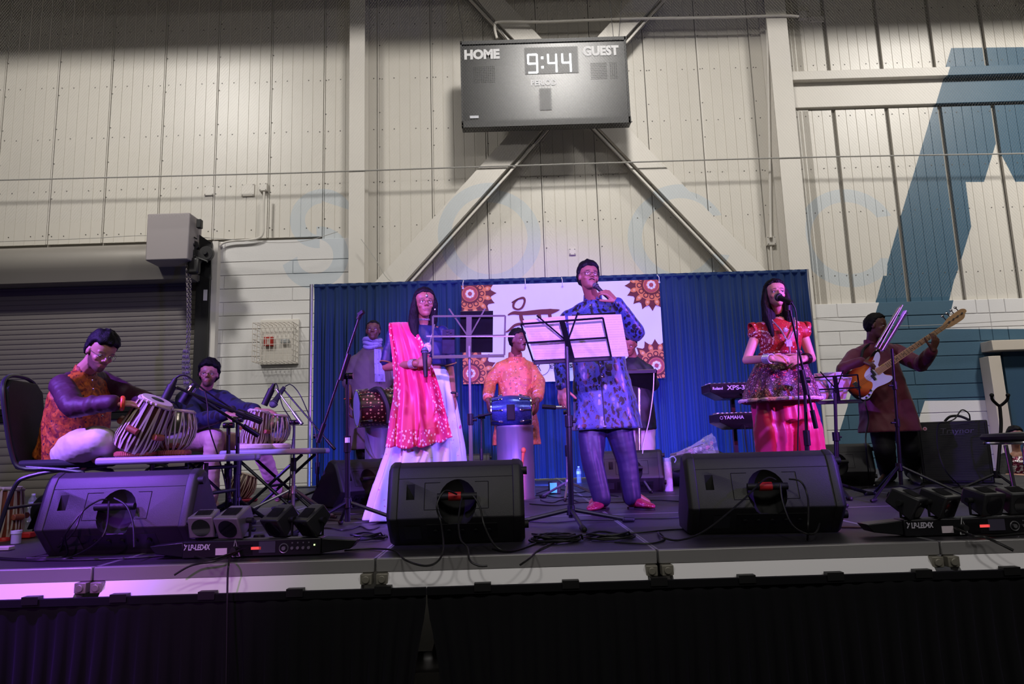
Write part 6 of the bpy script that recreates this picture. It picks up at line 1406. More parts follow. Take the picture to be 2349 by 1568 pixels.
def garment(t, name, rings, sleeves, m_, voxel=.007, smooth=3, extra=None, n=56, wr=.0022, label=None, fold=.0075, ff=8.5, vert=0, cast=None):
    """rings: (centre, xaxis, yaxis, rx, ry, fold amp, fold count) ; sleeves: (points, radii)"""
    mb = MB(); rr = []
    for q in rings:
        c, x, y, rx, ry, am, nf = (list(q) + [0, 0])[:7]; c = V(c)
        rr.append([c + V(x) * (rx * math.copysign(abs(math.cos(a)) ** .85, math.cos(a)) * (1 + am * math.sin(nf * a + 1))) + V(y) * (ry * math.copysign(abs(math.sin(a)) ** .85, math.sin(a)) * (1 + am * math.sin(nf * a + 1))) for a in [2 * pi * k / n for k in range(n)]])
    if rr:
        out = []
        for i in range(len(rr) - 1):                 # subdivide smoothly between rings
            for k in range(6): out.append([rr[i][j].lerp(rr[i + 1][j], k / 6) for j in range(n)])
        out.append(rr[-1]); mb.loft(out)
    rs = random.Random(len(name) * 7 + len(mb.v))
    for pts, rad in sleeves:
        P_ = []; R_ = []; pts = [V(p) for p in pts]
        for i in range(len(pts) - 1):
            k_ = max(2, int((pts[i + 1] - pts[i]).length / .028))
            for k in range(k_): P_.append(pts[i].lerp(pts[i + 1], k / k_)); R_.append(rad[i] + (rad[i + 1] - rad[i]) * k / k_)
        P_.append(pts[-1]); R_.append(rad[-1])
        for i in range(len(P_) - 1): mb.cap(P_[i], P_[i + 1], R_[i] + rs.uniform(-wr, wr), R_[i + 1] + rs.uniform(-wr, wr), 16)
    if extra: extra(mb)
    me = vmesh(mb, voxel, smooth, name)
    if fold:
        n_ = len(me.vertices); co = np.empty(n_ * 3, np.float32); me.vertices.foreach_get('co', co); no = np.empty(n_ * 3, np.float32); me.vertices.foreach_get('normal', no); co = co.reshape(-1, 3); no = no.reshape(-1, 3)
        X_, Y_, Z_ = co[:, 0], co[:, 1], co[:, 2]; q1 = np.sin(ff * 2.1 * X_ + 1.7 * np.sin(ff * .9 * Z_ + 1) + Y_ * 5) * np.sin(ff * 1.1 * Z_ + 2.2 * np.sin(ff * .8 * X_ + Y_ * 9)); q2 = np.sin(ff * 4.3 * (X_ + .6 * Z_) + 2 * np.sin(ff * Y_ * 2)) * np.sin(ff * 2.3 * (Z_ - .5 * X_) + 2)
        dv = ((.45 - np.abs(q1)) * .8 + (.45 - np.abs(q2)) * .45) * fold
        if vert: dv = fold * 1.2 * np.sin(vert * (X_ + .7 * Y_) + 1.6 * np.sin(5 * Z_)) * (.6 + .4 * np.sin(7 * Z_ + 9 * X_))
        co += no * dv[:, None]; me.vertices.foreach_set('co', co.ravel()); me.update()
    me.materials.append(m_); inv = MW[t.name].inverted(); me.transform(inv); o = link(name, me, t)
    if label: o['label'] = label
    return o
def shoe(t, heel, toe, m_, w_=.045, hh=.075, name='shoe', heelb=True, sole=None):
    heel, toe = V(heel), V(toe); d = (toe - heel); L_ = d.length; d.normalize(); up = V((0, 0, 1)); x = d.cross(up).normalized(); up = x.cross(d); rings = []; mb = MB()
    for u, ww, h_, b in ((-.02, .35, .5, .012), (0.0, .75, .95, .01), (.12, .85, 1.0, .008), (.3, .82, .92, .008), (.5, .95, .72, .006), (.7, 1.05, .55, .004), (.88, .8, .42, .004), (.97, .45, .3, .006), (1.0, .2, .2, .008)):
        c = heel + d * (L_ * u); rings.append([c + x * (ww * w_ * math.cos(a)) + up * (b + .006 + hh * h_ * (.5 + .5 * math.sin(a))) for a in [2 * pi * k / 18 for k in range(18)]])
    mb.loft(rings); o = mb.build(name, m_, t, ang=70); m = MB(); rg = []
    for z_ in (0, .010): rg.append([heel + d * (L_ * (.5 + .5 * math.cos(a))) + x * (w_ * 1.02 * math.sin(a) * (1 - .18 * (math.cos(a) < 0))) + up * (z_ + .001) for a in [2 * pi * k / 22 for k in range(22)]])
    m.loft(rg)
    if heelb: m.box((0, 0, 0), (w_ * 1.5, .06, .016), M3(x, d, up, heel + d * .035 + up * .009))
    m.build('sole', sole or M_rub, o); return o
def person(label, base): return thing('person', label, 'person', base)
# ---------- fabrics
def print_mat(name, base, motifs, rough=.6, sheen=.0, metal=0.0, bumpv=.15):
    """motifs: (voronoi scale, threshold, colour, distortion scale)"""
    k = NT(name); c = k.co('Object'); col = k.mix(k.noise(4, c), tuple(x * .85 for x in base), tuple(min(1, x * 1.12) for x in base))
    for sc_, th_, cl_, ds in motifs:
        dn = k.n('ShaderNodeTexNoise'); dn.inputs['Scale'].default_value = ds; k.l(c, dn.inputs[0]); mx = k.n('ShaderNodeVectorMath', operation='MULTIPLY_ADD'); k.l(dn.outputs['Color'], mx.inputs[0]); mx.inputs[1].default_value = (.05, .05, .05); k.l(c, mx.inputs[2])
        v = k.vor(sc_, mx.outputs[0]); col = k.mix(k.math('LESS_THAN', v, th_), col, cl_)
    k.l(col, k.b.inputs['Base Color']); k.b.inputs['Roughness'].default_value = rough; k.b.inputs['Sheen Weight'].default_value = sheen; k.b.inputs['Metallic'].default_value = metal; k.bump(k.noise(200), bumpv, .002); return k.m
def leaf_mat(name, base, leafc):
    k = NT(name); c = k.co('Object'); 
    def leaves(sc_, off, rot):
        mp = k.n('ShaderNodeMapping'); mp.inputs['Scale'].default_value = (1, 1, .62); mp.inputs['Rotation'].default_value = rot; mp.inputs['Location'].default_value = off; k.l(c, mp.inputs[0]); dn = k.n('ShaderNodeTexNoise'); dn.inputs['Scale'].default_value = 22; k.l(c, dn.inputs[0]); mx = k.n('ShaderNodeVectorMath', operation='MULTIPLY_ADD'); k.l(dn.outputs['Color'], mx.inputs[0]); mx.inputs[1].default_value = (.038, .038, .038); k.l(mp.outputs[0], mx.inputs[2]); return k.math('LESS_THAN', k.vor(sc_, mx.outputs[0]), .36)
    m = k.math('MAXIMUM', leaves(27, (0, 0, 0), (0, .6, 0)), leaves(31, (.4, .2, .1), (0, -.7, 0))); m = k.math('MAXIMUM', m, k.math('LESS_THAN', k.vor(70, c), .20))
    k.l(k.mix(m, base, leafc), k.b.inputs['Base Color']); k.l(k.math('MULTIPLY_ADD', m, -.15, .5), k.b.inputs['Roughness']); k.b.inputs['Sheen Weight'].default_value = .2; k.bump(m, .25, .002); return k.m
UPZ = V((0, 0, 1)); RX = V((1, 0, 0)); RY = V((0, 1, 0))
def rr(px, py, D, rx, ry, am=0, nf=0, yaw=0): c = P(px, py, D); x = V((math.cos(yaw), math.sin(yaw), 0)); return (c, x, V((-x.y, x.x, 0)), rx, ry, am, nf)
def collar(t, nb, r, h, m_, gap=.5, tilt=(0, 0, 1)):
    m = MB(); x, y, d = frame(tilt); n = 26; rg = []
    for rr_, z_ in ((r, 0), (r * .94, h), (r * .94 - .005, h), (r - .005, 0)): rg.append([V(nb) + x * rr_ * math.cos(a) + y * rr_ * .92 * math.sin(a) + d * z_ for a in [-pi / 2 + gap / 2 + (2 * pi - gap) * k / (n - 1) for k in range(n)]])
    rg.append(rg[0]); vs = [p for q in rg for p in q]; fs = [(i * n + j, i * n + j + 1, (i + 1) * n + j + 1, (i + 1) * n + j) for i in range(4) for j in range(n - 1)]; m.add(vs, fs); return m.build('collar', m_, t)
def buttons(t, pts, r, m_):
    for p in pts: m = MB(); m.ell(p, (r, r * .5, r), None, 12, 8); m.build('button', m_, t)
def wristwatch(t, w, d, r, m_, name='bracelet', wd=.02, face=None):
    m = MB(); x, y, d = frame(d); w = V(w); m.tube([w + (x * math.cos(a) + y * math.sin(a)) * r for a in [2 * pi * k / 20 for k in range(21)]], wd / 2, 8, False); return m.build(name, m_, t)
SK_M = srgb(150, 98, 76); SK_D = srgb(104, 66, 52); SK_F = srgb(190, 134, 110); SK_L = srgb(204, 150, 128)

# ---------- 1 lead singer
M_kurta = leaf_mat('kurta_leaf_print', srgb(36, 56, 108), srgb(7, 9, 16)); M_trs = mat('trouser_satin', srgb(30, 27, 60), .5, var=.1, bump=.3, bs=14)
M_pinkshoe = print_mat('shoe_pink', srgb(138, 26, 60), [(70, .25, srgb(205, 110, 140), 30)], .35)
t = person('man in dark blue leaf patterned kurta and pink shoes, singing into a microphone', G(1410, 1165))
h = Head(P(1350, 634, 5.03), (.22, -1, .10), (.03, .1, 1), .93)
wa, wb = P(1288, 888, 5.02), P(1412, 690, 4.86)
J = dict(nk=P(1360, 688, 5.13), pv=P(1388, 930, 5.15), sa=P(1305, 734, 5.16), sb=P(1424, 728, 5.16), ea=P(1284, 808, 5.2), eb=P(1458, 762, 4.98), wa=wa, wb=wb,
    ha=P(1362, 960, 5.15), hb=P(1420, 955, 5.15), ka=P(1360, 1060, 5.08), kb=P(1440, 1060, 5.12), na=V((P(1381, 1150, 5.06).x, 5.06, S + .11)), nb=V((P(1450, 1150, 5.10).x, 5.10, S + .11)), ta=G(1356, 1167) + V((0, 0, .03)), tb=G(1490, 1166) + V((0, 0, .03)))
dmic = (P(1393, 681, 4.84) - P(1366, 655, 4.86)).normalized()
body(t, J, h, SK_M, voxel=.0045, bulk=1.1, beard=.15, hands=(dict(w=wa, d=(.05, -.12, -1), n=(-.5, -1, 0), thumb=(1, -.3, 0), curl=.32, sc=1.0, tcurl=.3),
    dict(w=wb, d=P(1386, 664, 4.83) - wb, n=(.45, -.75, .65), thumb=(-.2, .3, -1), curl=[.75, .7, .7, .75], sc=1.02, spread=.25, tcurl=.5)))
hair_cap(h, t, .014, .022, line=lambda y: hairline(y) - .004); eyes(h, t, (.15, .1), .35); glasses(h, t); moustache(h, t, .024, .0036)
garment(t, 'kurta', [rr(1362, 694, 5.14, .075, .07), rr(1363, 706, 5.15, .115, .085), rr(1364, 724, 5.15, .165, .11), rr(1365, 750, 5.15, .190, .125), rr(1368, 790, 5.14, .192, .135), rr(1376, 850, 5.13, .20, .15, .015, 5), rr(1386, 910, 5.13, .222, .155, .03, 6), rr(1393, 984, 5.12, .252, .165, .045, 7)],
    [([J['sa'], J['ea'], J['wa'].lerp(J['ea'], .06)], [.078, .060, .045]), ([J['sb'] - V((0, 0, .01)), J['eb'], J['wb'].lerp(J['eb'], .08)], [.078, .066, .046]), ([J['sa'], J['nk'] - V((0, 0, .045)), J['sb']], [.070, .07, .070])], M_kurta, .007)
collar(t, J['nk'] - V((0, .0, .005)), .072, .045, M_kurta, .45)
buttons(t, [P(1354, 700, 4.99)] + [P(x, y, 4.96) for x, y in ((1358, 735), (1370, 800), (1376, 838), (1380, 864))], .009, M_chr)
m = MB(); m.tube(bez([P(1358, 702, 5.0), P(1366, 780, 4.97), P(1378, 860, 4.955), P(1388, 975, 4.94)], 6), .004, 6); m.build('placket_seam', mat('placket', srgb(16, 18, 30), .6), t)
garment(t, 'trousers', [], [([P(1364, 940, 5.14), P(1358, 1000, 5.13), J['ka'], J['na'] - V((0, 0, .02))], [.115, .098, .076, .066]), ([P(1414, 935, 5.14), P(1424, 1000, 5.13), J['kb'], J['nb'] - V((0, 0, .02))], [.115, .098, .076, .064])], M_trs, .008, wr=.001, fold=.005, vert=70)
shoe(t, V((P(1387, 1150, 5.14).x, 5.14, S)), V((P(1352, 1160, 4.93).x, 4.93, S)), M_pinkshoe, .050, .085); shoe(t, V((P(1444, 1150, 5.14).x, 5.14, S)), V((P(1501, 1160, 4.99).x, 4.99, S)), M_pinkshoe, .050, .085)
mic('black handheld microphone held to the mouth of the lead singer', P(1366, 655, 4.87), P(1396, 684, 4.84), rh=.021)

# ---------- 2 woman in pink dupatta
t = person('woman in navy blouse, white skirt and pink embroidered dupatta holding a microphone', G(965, 1182))
h = Head(P(974, 695, 4.82), (.32, -1, -.02), (0, 0, 1), .90); M_navy = mat('navy_blouse', srgb(26, 32, 78), .5, bump=.2, bs=120)
wa, wb = P(956, 833, 4.62), P(1039, 905, 4.85)
J = dict(nk=P(970, 744, 4.88), pv=P(985, 905, 4.92), sa=P(907, 766, 4.9), sb=P(1014, 764, 4.92), ea=P(886, 842, 4.86), eb=P(1031, 838, 4.97), wa=wa, wb=wb, ha=P(965, 930, 4.92), hb=P(1008, 930, 4.92), ka=P(950, 1050, 4.9), kb=P(1005, 1050, 4.9), na=G(950, 1172) + V((0, 0, .09)), nb=G(1000, 1172) + V((0, 0, .09)), ta=G(945, 1186) + V((0, 0, .03)), tb=G(1005, 1186) + V((0, 0, .03)))
body(t, J, h, SK_M, voxel=.0045, fem=True, bulk=.82, lips=srgb(120, 46, 52), hands=(dict(w=wa, d=(1, -.1, .10), n=(-.15, -1, .1), thumb=(0, 0, 1), curl=[1.0, 1.05, 1.05, 1.05], sc=.88, tcurl=.9), dict(w=wb, d=(.03, -.1, -1), n=(.8, -.5, 0), thumb=(-.3, -1, 0), curl=.25, sc=.9, tcurl=.2)))
eyes(h, t, (-.1, 0), .2, True); glasses(h, t, rx=.023, rz=.017, th=.001)
HL = lambda x, y, z, dz=0, dx=0, dy=0: h.p(x, y, z) - UPZ * dz + RX * dx + RY * dy
long_hair(h, t, [([HL(-.055, -.03, .17), HL(-.078, .0, .12), HL(-.078, -.02, .06), HL(-.07, -.04, .06, .07), HL(-.06, -.05, .06, .16)], [.03, .022, .028, .034, .02]),
    ([HL(.05, -.03, .17), HL(.076, .0, .12), HL(.080, -.015, .05), HL(.080, -.02, .05, .08, .0, -.03), HL(.075, -.02, .05, .18, .01, -.05)], [.03, .022, .032, .038, .022]),
    ([HL(-.03, -.08, .12), HL(-.04, -.085, .04), HL(-.04, -.08, .03, .1), HL(-.03, -.07, .03, .22)], [.05, .05, .05, .03]), ([HL(.03, -.08, .12), HL(.04, -.085, .04), HL(.045, -.08, .03, .1), HL(.05, -.07, .03, .22)], [.05, .05, .05, .03])])
garment(t, 'blouse', [rr(971, 749, 4.89, .088, .075), rr(968, 762, 4.9, .142, .10), rr(967, 790, 4.89, .153, .122), rr(972, 815, 4.88, .142, .115), rr(980, 838, 4.89, .125, .095)], [([J['sa'], J['sa'].lerp(J['ea'], .80)], [.058, .052]), ([J['sb'], J['sb'].lerp(J['eb'], .88)], [.056, .050]), ([J['sa'] - V((0, 0, .01)), J['nk'] - V((0, 0, .06)), J['sb'] - V((0, 0, .01))], [.05, .06, .05])], M_navy, .006)
for s_ in 'ab': wristwatch(t, J['s' + s_].lerp(J['e' + s_], .88 if s_ == 'a' else .96), J['e' + s_] - J['s' + s_], .052, mat('gold_trim', srgb(180, 140, 90), .4, .5), 'sleeve_trim', .010)
M_skt = print_mat('skirt_print', srgb(214, 224, 236), [(9, .13, srgb(206, 96, 130), 24), (28, .10, srgb(190, 130, 170), 30)], .5)
garment(t, 'skirt', [rr(985, 848, 4.91, .120, .10), rr(986, 870, 4.91, .145, .12, .04, 13), rr(983, 930, 4.90, .190, .17, .08, 13), rr(976, 1040, 4.88, .255, .24, .11, 13), rr(966, 1120, 4.86, .300, .29, .12, 13), (V((P(961, 1180, 4.86).x, 4.86, S + .012)), RX, RY, .335, .32, .13, 13)], [], M_skt, .008, 1, n=104, fold=.003)
# dupatta: pleated cloth over one shoulder with embroidered border
kb_ = NT('dupatta_border'); bc = kb_.co('Object'); bm_ = kb_.math('LESS_THAN', kb_.vor(58, kb_.co('Object', (1, 1, .6))), .33); kb_.l(kb_.mix(bm_, srgb(214, 36, 92), srgb(244, 206, 200)), kb_.b.inputs['Base Color']); kb_.b.inputs['Roughness'].default_value = .5
kp_ = NT('dupatta_pink'); pb_ = kp_.math('LESS_THAN', kp_.vor(7.5, kp_.co()), .075); kp_.l(kp_.mix(pb_, srgb(232, 44, 104), srgb(240, 170, 175)), kp_.b.inputs['Base Color']); kp_.b.inputs['Roughness'].default_value = .42; kp_.b.inputs['Sheen Weight'].default_value = .3
Lp = [(896, 752, 5.0), (893, 741, 4.90), (893, 760, 4.80), (898, 800, 4.745), (902, 850, 4.735), (903, 900, 4.73), (895, 950, 4.69), (885, 1024, 4.63)]
Rp = [(940, 750, 4.98), (942, 740, 4.88), (957, 762, 4.78), (978, 800, 4.735), (996, 850, 4.73), (1012, 900, 4.725), (1024, 950, 4.69), (1038, 1003, 4.64)]
Lb = bez([P(*q) for q in Lp], 10); Rb = bez([P(*q) for q in Rp], 10); nu = 72; vs = []; fs = []; mi = []
for j in range(len(Lb)):
    v = j / (len(Lb) - 1)
    for i in range(nu + 1):
        u = i / nu; f_ = math.sin(u * 2 * pi * 4.2 + 2.2 * math.sin(v * 2.6 + u * 2.0)) + .4 * math.sin(u * 41 + v * 5); am = (.006 + .020 * v * (1 - .4 * v)) * (.5 + .5 * math.sin(u * 7 + 1) ** 2); p = Lb[j].lerp(Rb[j], u); p = p - RY * am * f_ * (1 if u > .08 else .3) - UPZ * (.035 * math.sin(pi * u) * v ** 4 + .006 * f_ * v); p.y -= .03 * math.sin(pi * u) * min(1, v * 3); vs.append(p)
m = MB()
for j in range(len(Lb) - 1):
    for i in range(nu):
        q = j * (nu + 1) + i; m.f.append((q, q + 1, q + nu + 2, q + nu + 1)); m.mi.append(1 if (i > nu * .80 or i < nu * .16 or j > (len(Lb) - 1) * .90) else 0)
m.v = [tuple(p) for p in vs]; o = m.build('dupatta', [kp_.m, kb_.m], t, ang=180, label='pink dupatta with white embroidered border'); so = o.modifiers.new('s', 'SOLIDIFY'); so.thickness = .004
m = MB(); m.tube([h.p(q_, y_, z_) for q_, y_, z_ in ((0, .06, .20), (0, .082, .178), (0, .088, .160))], .0016, 5); m.ell(h.p(0, .092, .156), (.010, .004, .012), h.X(), 10, 8); m.build('forehead_jewel', M_chr, t)
for q in (-1, 1): m = MB(); m.ell(h.p(q * .078, .008, .068), (.008, .008, .020), h.X(), 10, 8); m.ell(h.p(q * .078, .008, .086), (.007, .006, .007), h.X(), 10, 8); m.build('earring', M_chr, t)
m = MB(); nk = J['nk']; m.tube([nk + V((.058 * math.cos(a), .052 * math.sin(a) - .004, .028)) for a in [2 * pi * k / 24 for k in range(25)]], .0085, 6, False); m.build('choker', mat('silver_beads', srgb(190, 180, 176), .3, .8, bump=1, bs=300), t)
m = MB(); m.tube(bez([P(945, 742, 4.84), P(962, 775, 4.76), P(980, 800, 4.74), P(990, 770, 4.77), P(997, 744, 4.84)], 6), .004, 6); m.ell(P(981, 797, 4.73), (.030, .008, .036), None, 12, 8); m.build('necklace', mat('silver_beads', (0, 0, 0)), t)
for k in range(4): wristwatch(t, wa.lerp(J['ea'], .06 + .035 * k), wa - J['ea'], .030, mat('silver_beads', (0, 0, 0)), 'bangle', .008)
wristwatch(t, wb, wb - J['eb'], .027, M_rub, 'watch_strap', .016); MB().box(tuple(wb + V((.03, -.012, 0))), (.012, .028, .032)).build('watch', M_dev, t, bev=.003)
mic('microphone with blue grey head in the hand of the woman in pink', P(974, 804, 4.58), P(977, 864, 4.55), m_head=mat('mic_bluegrey', srgb(130, 130, 170), .4, .6, bump=.8, bs=900), rh=.024)

# ---------- 3 woman in red
kk = NT('mirror_work'); c_ = kk.co('Object'); v1 = kk.vor(34, c_, rnd=.35); v2 = kk.vor(120, c_); cen = P(1760, 775, 4.74)
red = kk.mix(kk.noise(60, c_), srgb(120, 14, 22), srgb(206, 44, 40)); base = kk.mix(kk.math('LESS_THAN', v2, .22), red, srgb(226, 120, 70)); ds = kk.n('ShaderNodeVectorMath', operation='DISTANCE'); g_ = kk.n('ShaderNodeNewGeometry'); fl2 = kk.n('ShaderNodeVectorMath', operation='MULTIPLY'); kk.l(g_.outputs['Position'], fl2.inputs[0]); fl2.inputs[1].default_value = (1, 0, 1); kk.l(fl2.outputs[0], ds.inputs[0]); ds.inputs[1].default_value = (cen.x, 0, cen.z)
dd = ds.outputs['Value']; rings_ = kk.math('GREATER_THAN', kk.math('FRACT', kk.math('MULTIPLY', dd, 38.0)), .52); inr = kk.math('LESS_THAN', dd, .080); dots = kk.math('LESS_THAN', kk.vor(95, c_, rnd=.4), .42)
med = kk.math('MULTIPLY', kk.math('MULTIPLY', inr, rings_), dots); base = kk.mix(inr, base, kk.mix(.5, base, srgb(60, 10, 20))); base = kk.mix(med, base, srgb(240, 226, 214)); mir = kk.math('MULTIPLY', kk.math('LESS_THAN', v1, .21), kk.math('SUBTRACT', 1.0, inr)); base = kk.mix(mir, base, srgb(240, 226, 220)); kk.l(base, kk.b.inputs['Base Color']); kk.b.inputs['Roughness'].default_value = .5; kk.bump(kk.noise(120, c_), .4, .003); M_mir = kk.m
M_pep = print_mat('peplum_print', srgb(74, 20, 44), [(60, .26, srgb(196, 150, 160), 40), (34, .22, srgb(190, 60, 40), 30), (90, .22, srgb(216, 180, 150), 60), (22, .10, srgb(236, 220, 214), 10)], .55)
t = person('woman in red mirror work top and magenta trousers standing behind the boom microphone', G(1800, 1160))
h = Head(P(1779, 674, 4.86), (-.06, -1, .08), (0, 0, 1), .88)
wa, wb = P(1768, 822, 4.66), P(1845, 822, 4.68)
J = dict(nk=P(1787, 722, 4.93), pv=P(1795, 890, 4.95), sa=P(1739, 757, 4.94), sb=P(1837, 754, 4.94), ea=P(1712, 826, 4.9), eb=P(1862, 822, 4.9), wa=wa, wb=wb, ha=P(1772, 920, 4.95), hb=P(1820, 920, 4.95), ka=P(1770, 1040, 4.93), kb=P(1850, 1040, 4.93), na=G(1775, 1150) + V((0, 0, .09)), nb=G(1855, 1150) + V((0, 0, .09)), ta=G(1770, 1172) + V((0, 0, .03)), tb=G(1860, 1172) + V((0, 0, .03)))
body(t, J, h, SK_L, voxel=.0045, fem=True, bulk=.82, lips=srgb(170, 50, 70), bindi=True, liner=.8, hands=(dict(w=wa, d=(1, -.12, -.04), n=(0, -.8, .6), thumb=(0, -.3, 1), curl=[.35, .4, .45, .5], sc=.92, tcurl=.5), dict(w=wb, d=(-1, -.3, -.10), n=(0, -.85, .5), thumb=(0, -.3, 1), curl=[.35, .4, .45, .5], sc=.92, tcurl=.5)))
eyes(h, t, (-.25, 0), .25, True)
long_hair(h, t, [([HL(-.05, -.02, .18), HL(-.080, .0, .12), HL(-.086, -.01, .04), HL(-.088, -.02, .04, .08), HL(-.080, -.04, .04, .20)], [.03, .022, .030, .034, .014]),
    ([HL(.05, -.02, .18), HL(.080, .0, .12), HL(.086, -.01, .04), HL(.085, .01, .04, .10), HL(.065, .04, .04, .24)], [.03, .022, .030, .030, .012]),
    ([HL(-.03, -.08, .12), HL(-.04, -.085, .04), HL(-.04, -.08, .03, .1), HL(-.04, -.06, .03, .22)], [.05, .05, .05, .03]), ([HL(.03, -.08, .12), HL(.04, -.085, .04), HL(.045, -.08, .03, .1), HL(.05, -.06, .03, .22)], [.05, .05, .05, .03])])
garment(t, 'mirror_work_top', [rr(1787, 733, 4.94, .09, .06), rr(1787, 746, 4.94, .136, .095), rr(1788, 765, 4.93, .152, .122), rr(1788, 790, 4.92, .142, .12), rr(1789, 812, 4.93, .132, .10)], [([J['sa'] + V((.01, 0, 0)), J['sa'].lerp(J['ea'], .10)], [.060, .064]), ([J['sb'] - V((.01, 0, 0)), J['sb'].lerp(J['eb'], .10)], [.060, .064])], M_mir, .006)
for q, k_ in ((J['sa'], -1), (J['sb'], 1)):          # flared cap sleeves
    m = MB(); rg = []
    for u in (0, .35, .7): c = q + V((k_ * (.015 + .045 * u), 0, .005 - .02 * u)); rg.append([c + V((k_ * .02 * math.sin(a), .062 * (1 + .25 * u) * math.cos(a), (.050 + .02 * u) * math.sin(a) + .01)) * (1 + .05 * u * math.sin(9 * a)) if False else c + V((k_ * .015 * math.sin(a), (.054 + .014 * u) * math.cos(a), (.050 + .010 * u) * math.sin(a))) for a in [2 * pi * i / 28 for i in range(28)]])
    m.loft(rg, cap=False); o = m.build('cap_sleeve', M_mir, t); so = o.modifiers.new('s', 'SOLIDIFY'); so.thickness = .006
garment(t, 'peplum_skirt', [rr(1789, 806, 4.93, .138, .105), rr(1790, 830, 4.93, .165, .13, .03, 14), rr(1790, 870, 4.93, .215, .18, .05, 14), rr(1790, 922, 4.92, .262, .22, .06, 14)], [], M_pep, .007, 2, fold=.004, vert=80)
m = MB(); m.tube([P(1790, 921, 4.92) + V((.264 * (1 + .06 * math.sin(14 * a + 1)) * math.cos(a), .222 * (1 + .06 * math.sin(14 * a + 1)) * math.sin(a), .012)) for a in [2 * pi * k / 120 for k in range(121)]], .013, 6, False); m.build('hem_border', print_mat('hem_print', srgb(226, 190, 196), [(60, .25, srgb(150, 70, 90), 20)]), t)
m = MB(); m.tube([P(1789, 811, 4.93) + V((.140 * math.cos(a), .112 * math.sin(a), 0)) for a in [2 * pi * k / 40 for k in range(41)]], .011, 6, False); m.build('waist_band', print_mat('band_print', srgb(150, 40, 50), [(50, .33, srgb(240, 226, 216), 1)]), t)
M_mg = mat('magenta_trouser', srgb(200, 24, 84), .42, var=.1, bump=.5, bs=9, sheen=.3)
garment(t, 'trousers', [rr(1796, 895, 4.94, .17, .13), rr(1798, 925, 4.94, .205, .15, .05, 11), rr(1806, 965, 4.93, .212, .15, .06, 11)], [([P(1770, 930, 4.93), P(1774, 990, 4.92), P(1774, 1045, 4.92), P(1778, 1100, 4.93), J['na'] + V((0, 0, .03))], [.115, .13, .118, .09, .06]), ([P(1828, 930, 4.93), P(1845, 990, 4.92), P(1856, 1045, 4.92), P(1858, 1100, 4.93), J['nb'] + V((0, 0, .03))], [.11, .125, .11, .09, .06])], M_mg, .008, wr=.002, fold=.010, vert=75)
for a_, b_ in ((G(1776, 1152), G(1770, 1176)), (G(1856, 1150), G(1862, 1174))): shoe(t, a_, b_, M_rub, .04, .05)
m = MB(); m.tube(bez([P(1765, 728, 4.86), P(1790, 755, 4.79), P(1808, 780, 4.77), P(1822, 750, 4.80), P(1822, 728, 4.88)], 6), .0055, 6); m.build('necklace', mat('silver_beads', (0, 0, 0)), t)
m = MB(); c = P(1810, 787, 4.765); m.box(tuple(c), (.042, .008, .045)); m.cyl(c + V((0, -.004, -.024)), c + V((0, -.004, -.07)), .009, .003, 8); m.ell(P(1802, 756, 4.78), (.018, .006, .018), None, 10, 8); m.build('pendant', mat('silver_beads', (0, 0, 0)), t)
for q in (-1, 1): m = MB(); m.ell(h.p(q * .078, .008, .072), (.007, .007, .016), h.X(), 10, 8); m.build('earring', M_chr, t)
for k in range(6): wristwatch(t, wa.lerp(J['ea'], -.02 + .045 * k), wa - J['ea'], .031, mat('bangle_white', srgb(206, 200, 222), .3, .5) , 'bangle', .009)
for k in range(4): wristwatch(t, wb.lerp(J['eb'], .05 + .12 * k), wb - J['eb'] + V((0, .1, 0)), .033, mat('bangle_dark', srgb(60, 30, 36), .3, .5) , 'bangle', .012)

# ---------- 4 bass player and his bass
D = 6.6; t = person('bass player in maroon kurta and black trousers looking down to the side', G(2055, 1108)); M_mar2 = mat('kurta_maroon', srgb(96, 18, 40), .6, var=.08, bump=.3, bs=30, sheen=.2); M_bt = mat('trouser_black', srgb(14, 13, 16), .7)
h = Head(P(2010, 747, 6.52), (.85, -.75, -.18), (.1, 0, 1), 1.02)
wa, wb = P(1978, 827, 6.32), P(2140, 802, 6.17)
J = dict(nk=P(2000, 786, 6.6), pv=P(2035, 940, 6.65), sa=P(1963, 818, 6.55), sb=P(2056, 808, 6.72), ea=P(1936, 848, 6.45), eb=P(2112, 836, 6.5), wa=wa, wb=wb, ha=P(2018, 950, 6.62), hb=P(2062, 948, 6.7), ka=P(2028, 1025, 6.6), kb=P(2085, 1020, 6.7), na=G(2040, 1104) + V((0, 0, .09)), nb=G(2096, 1098) + V((0, 0, .09)), ta=G(2018, 1113) + V((0, 0, .03)), tb=G(2108, 1108) + V((0, 0, .03)))
body(t, J, h, SK_D, voxel=.006, beard=.1, bulk=1.1, hands=(dict(w=wa, d=P(2004, 836, 6.27) - wa, n=(.2, -.7, .7), thumb=(.3, -.2, 1), curl=[.5, .6, .65, .7], sc=1.0), dict(w=wb, d=P(2150, 770, 6.12) - wb, n=(.2, -1, .2), thumb=(-1, .2, 0), curl=[.5, .55, .55, .6], sc=1.0, spread=.3)))
hair_cap(h, t, .008, .010, line=lambda y: hairline(y) + .004); eyes(h, t, (0, -.3), .4)
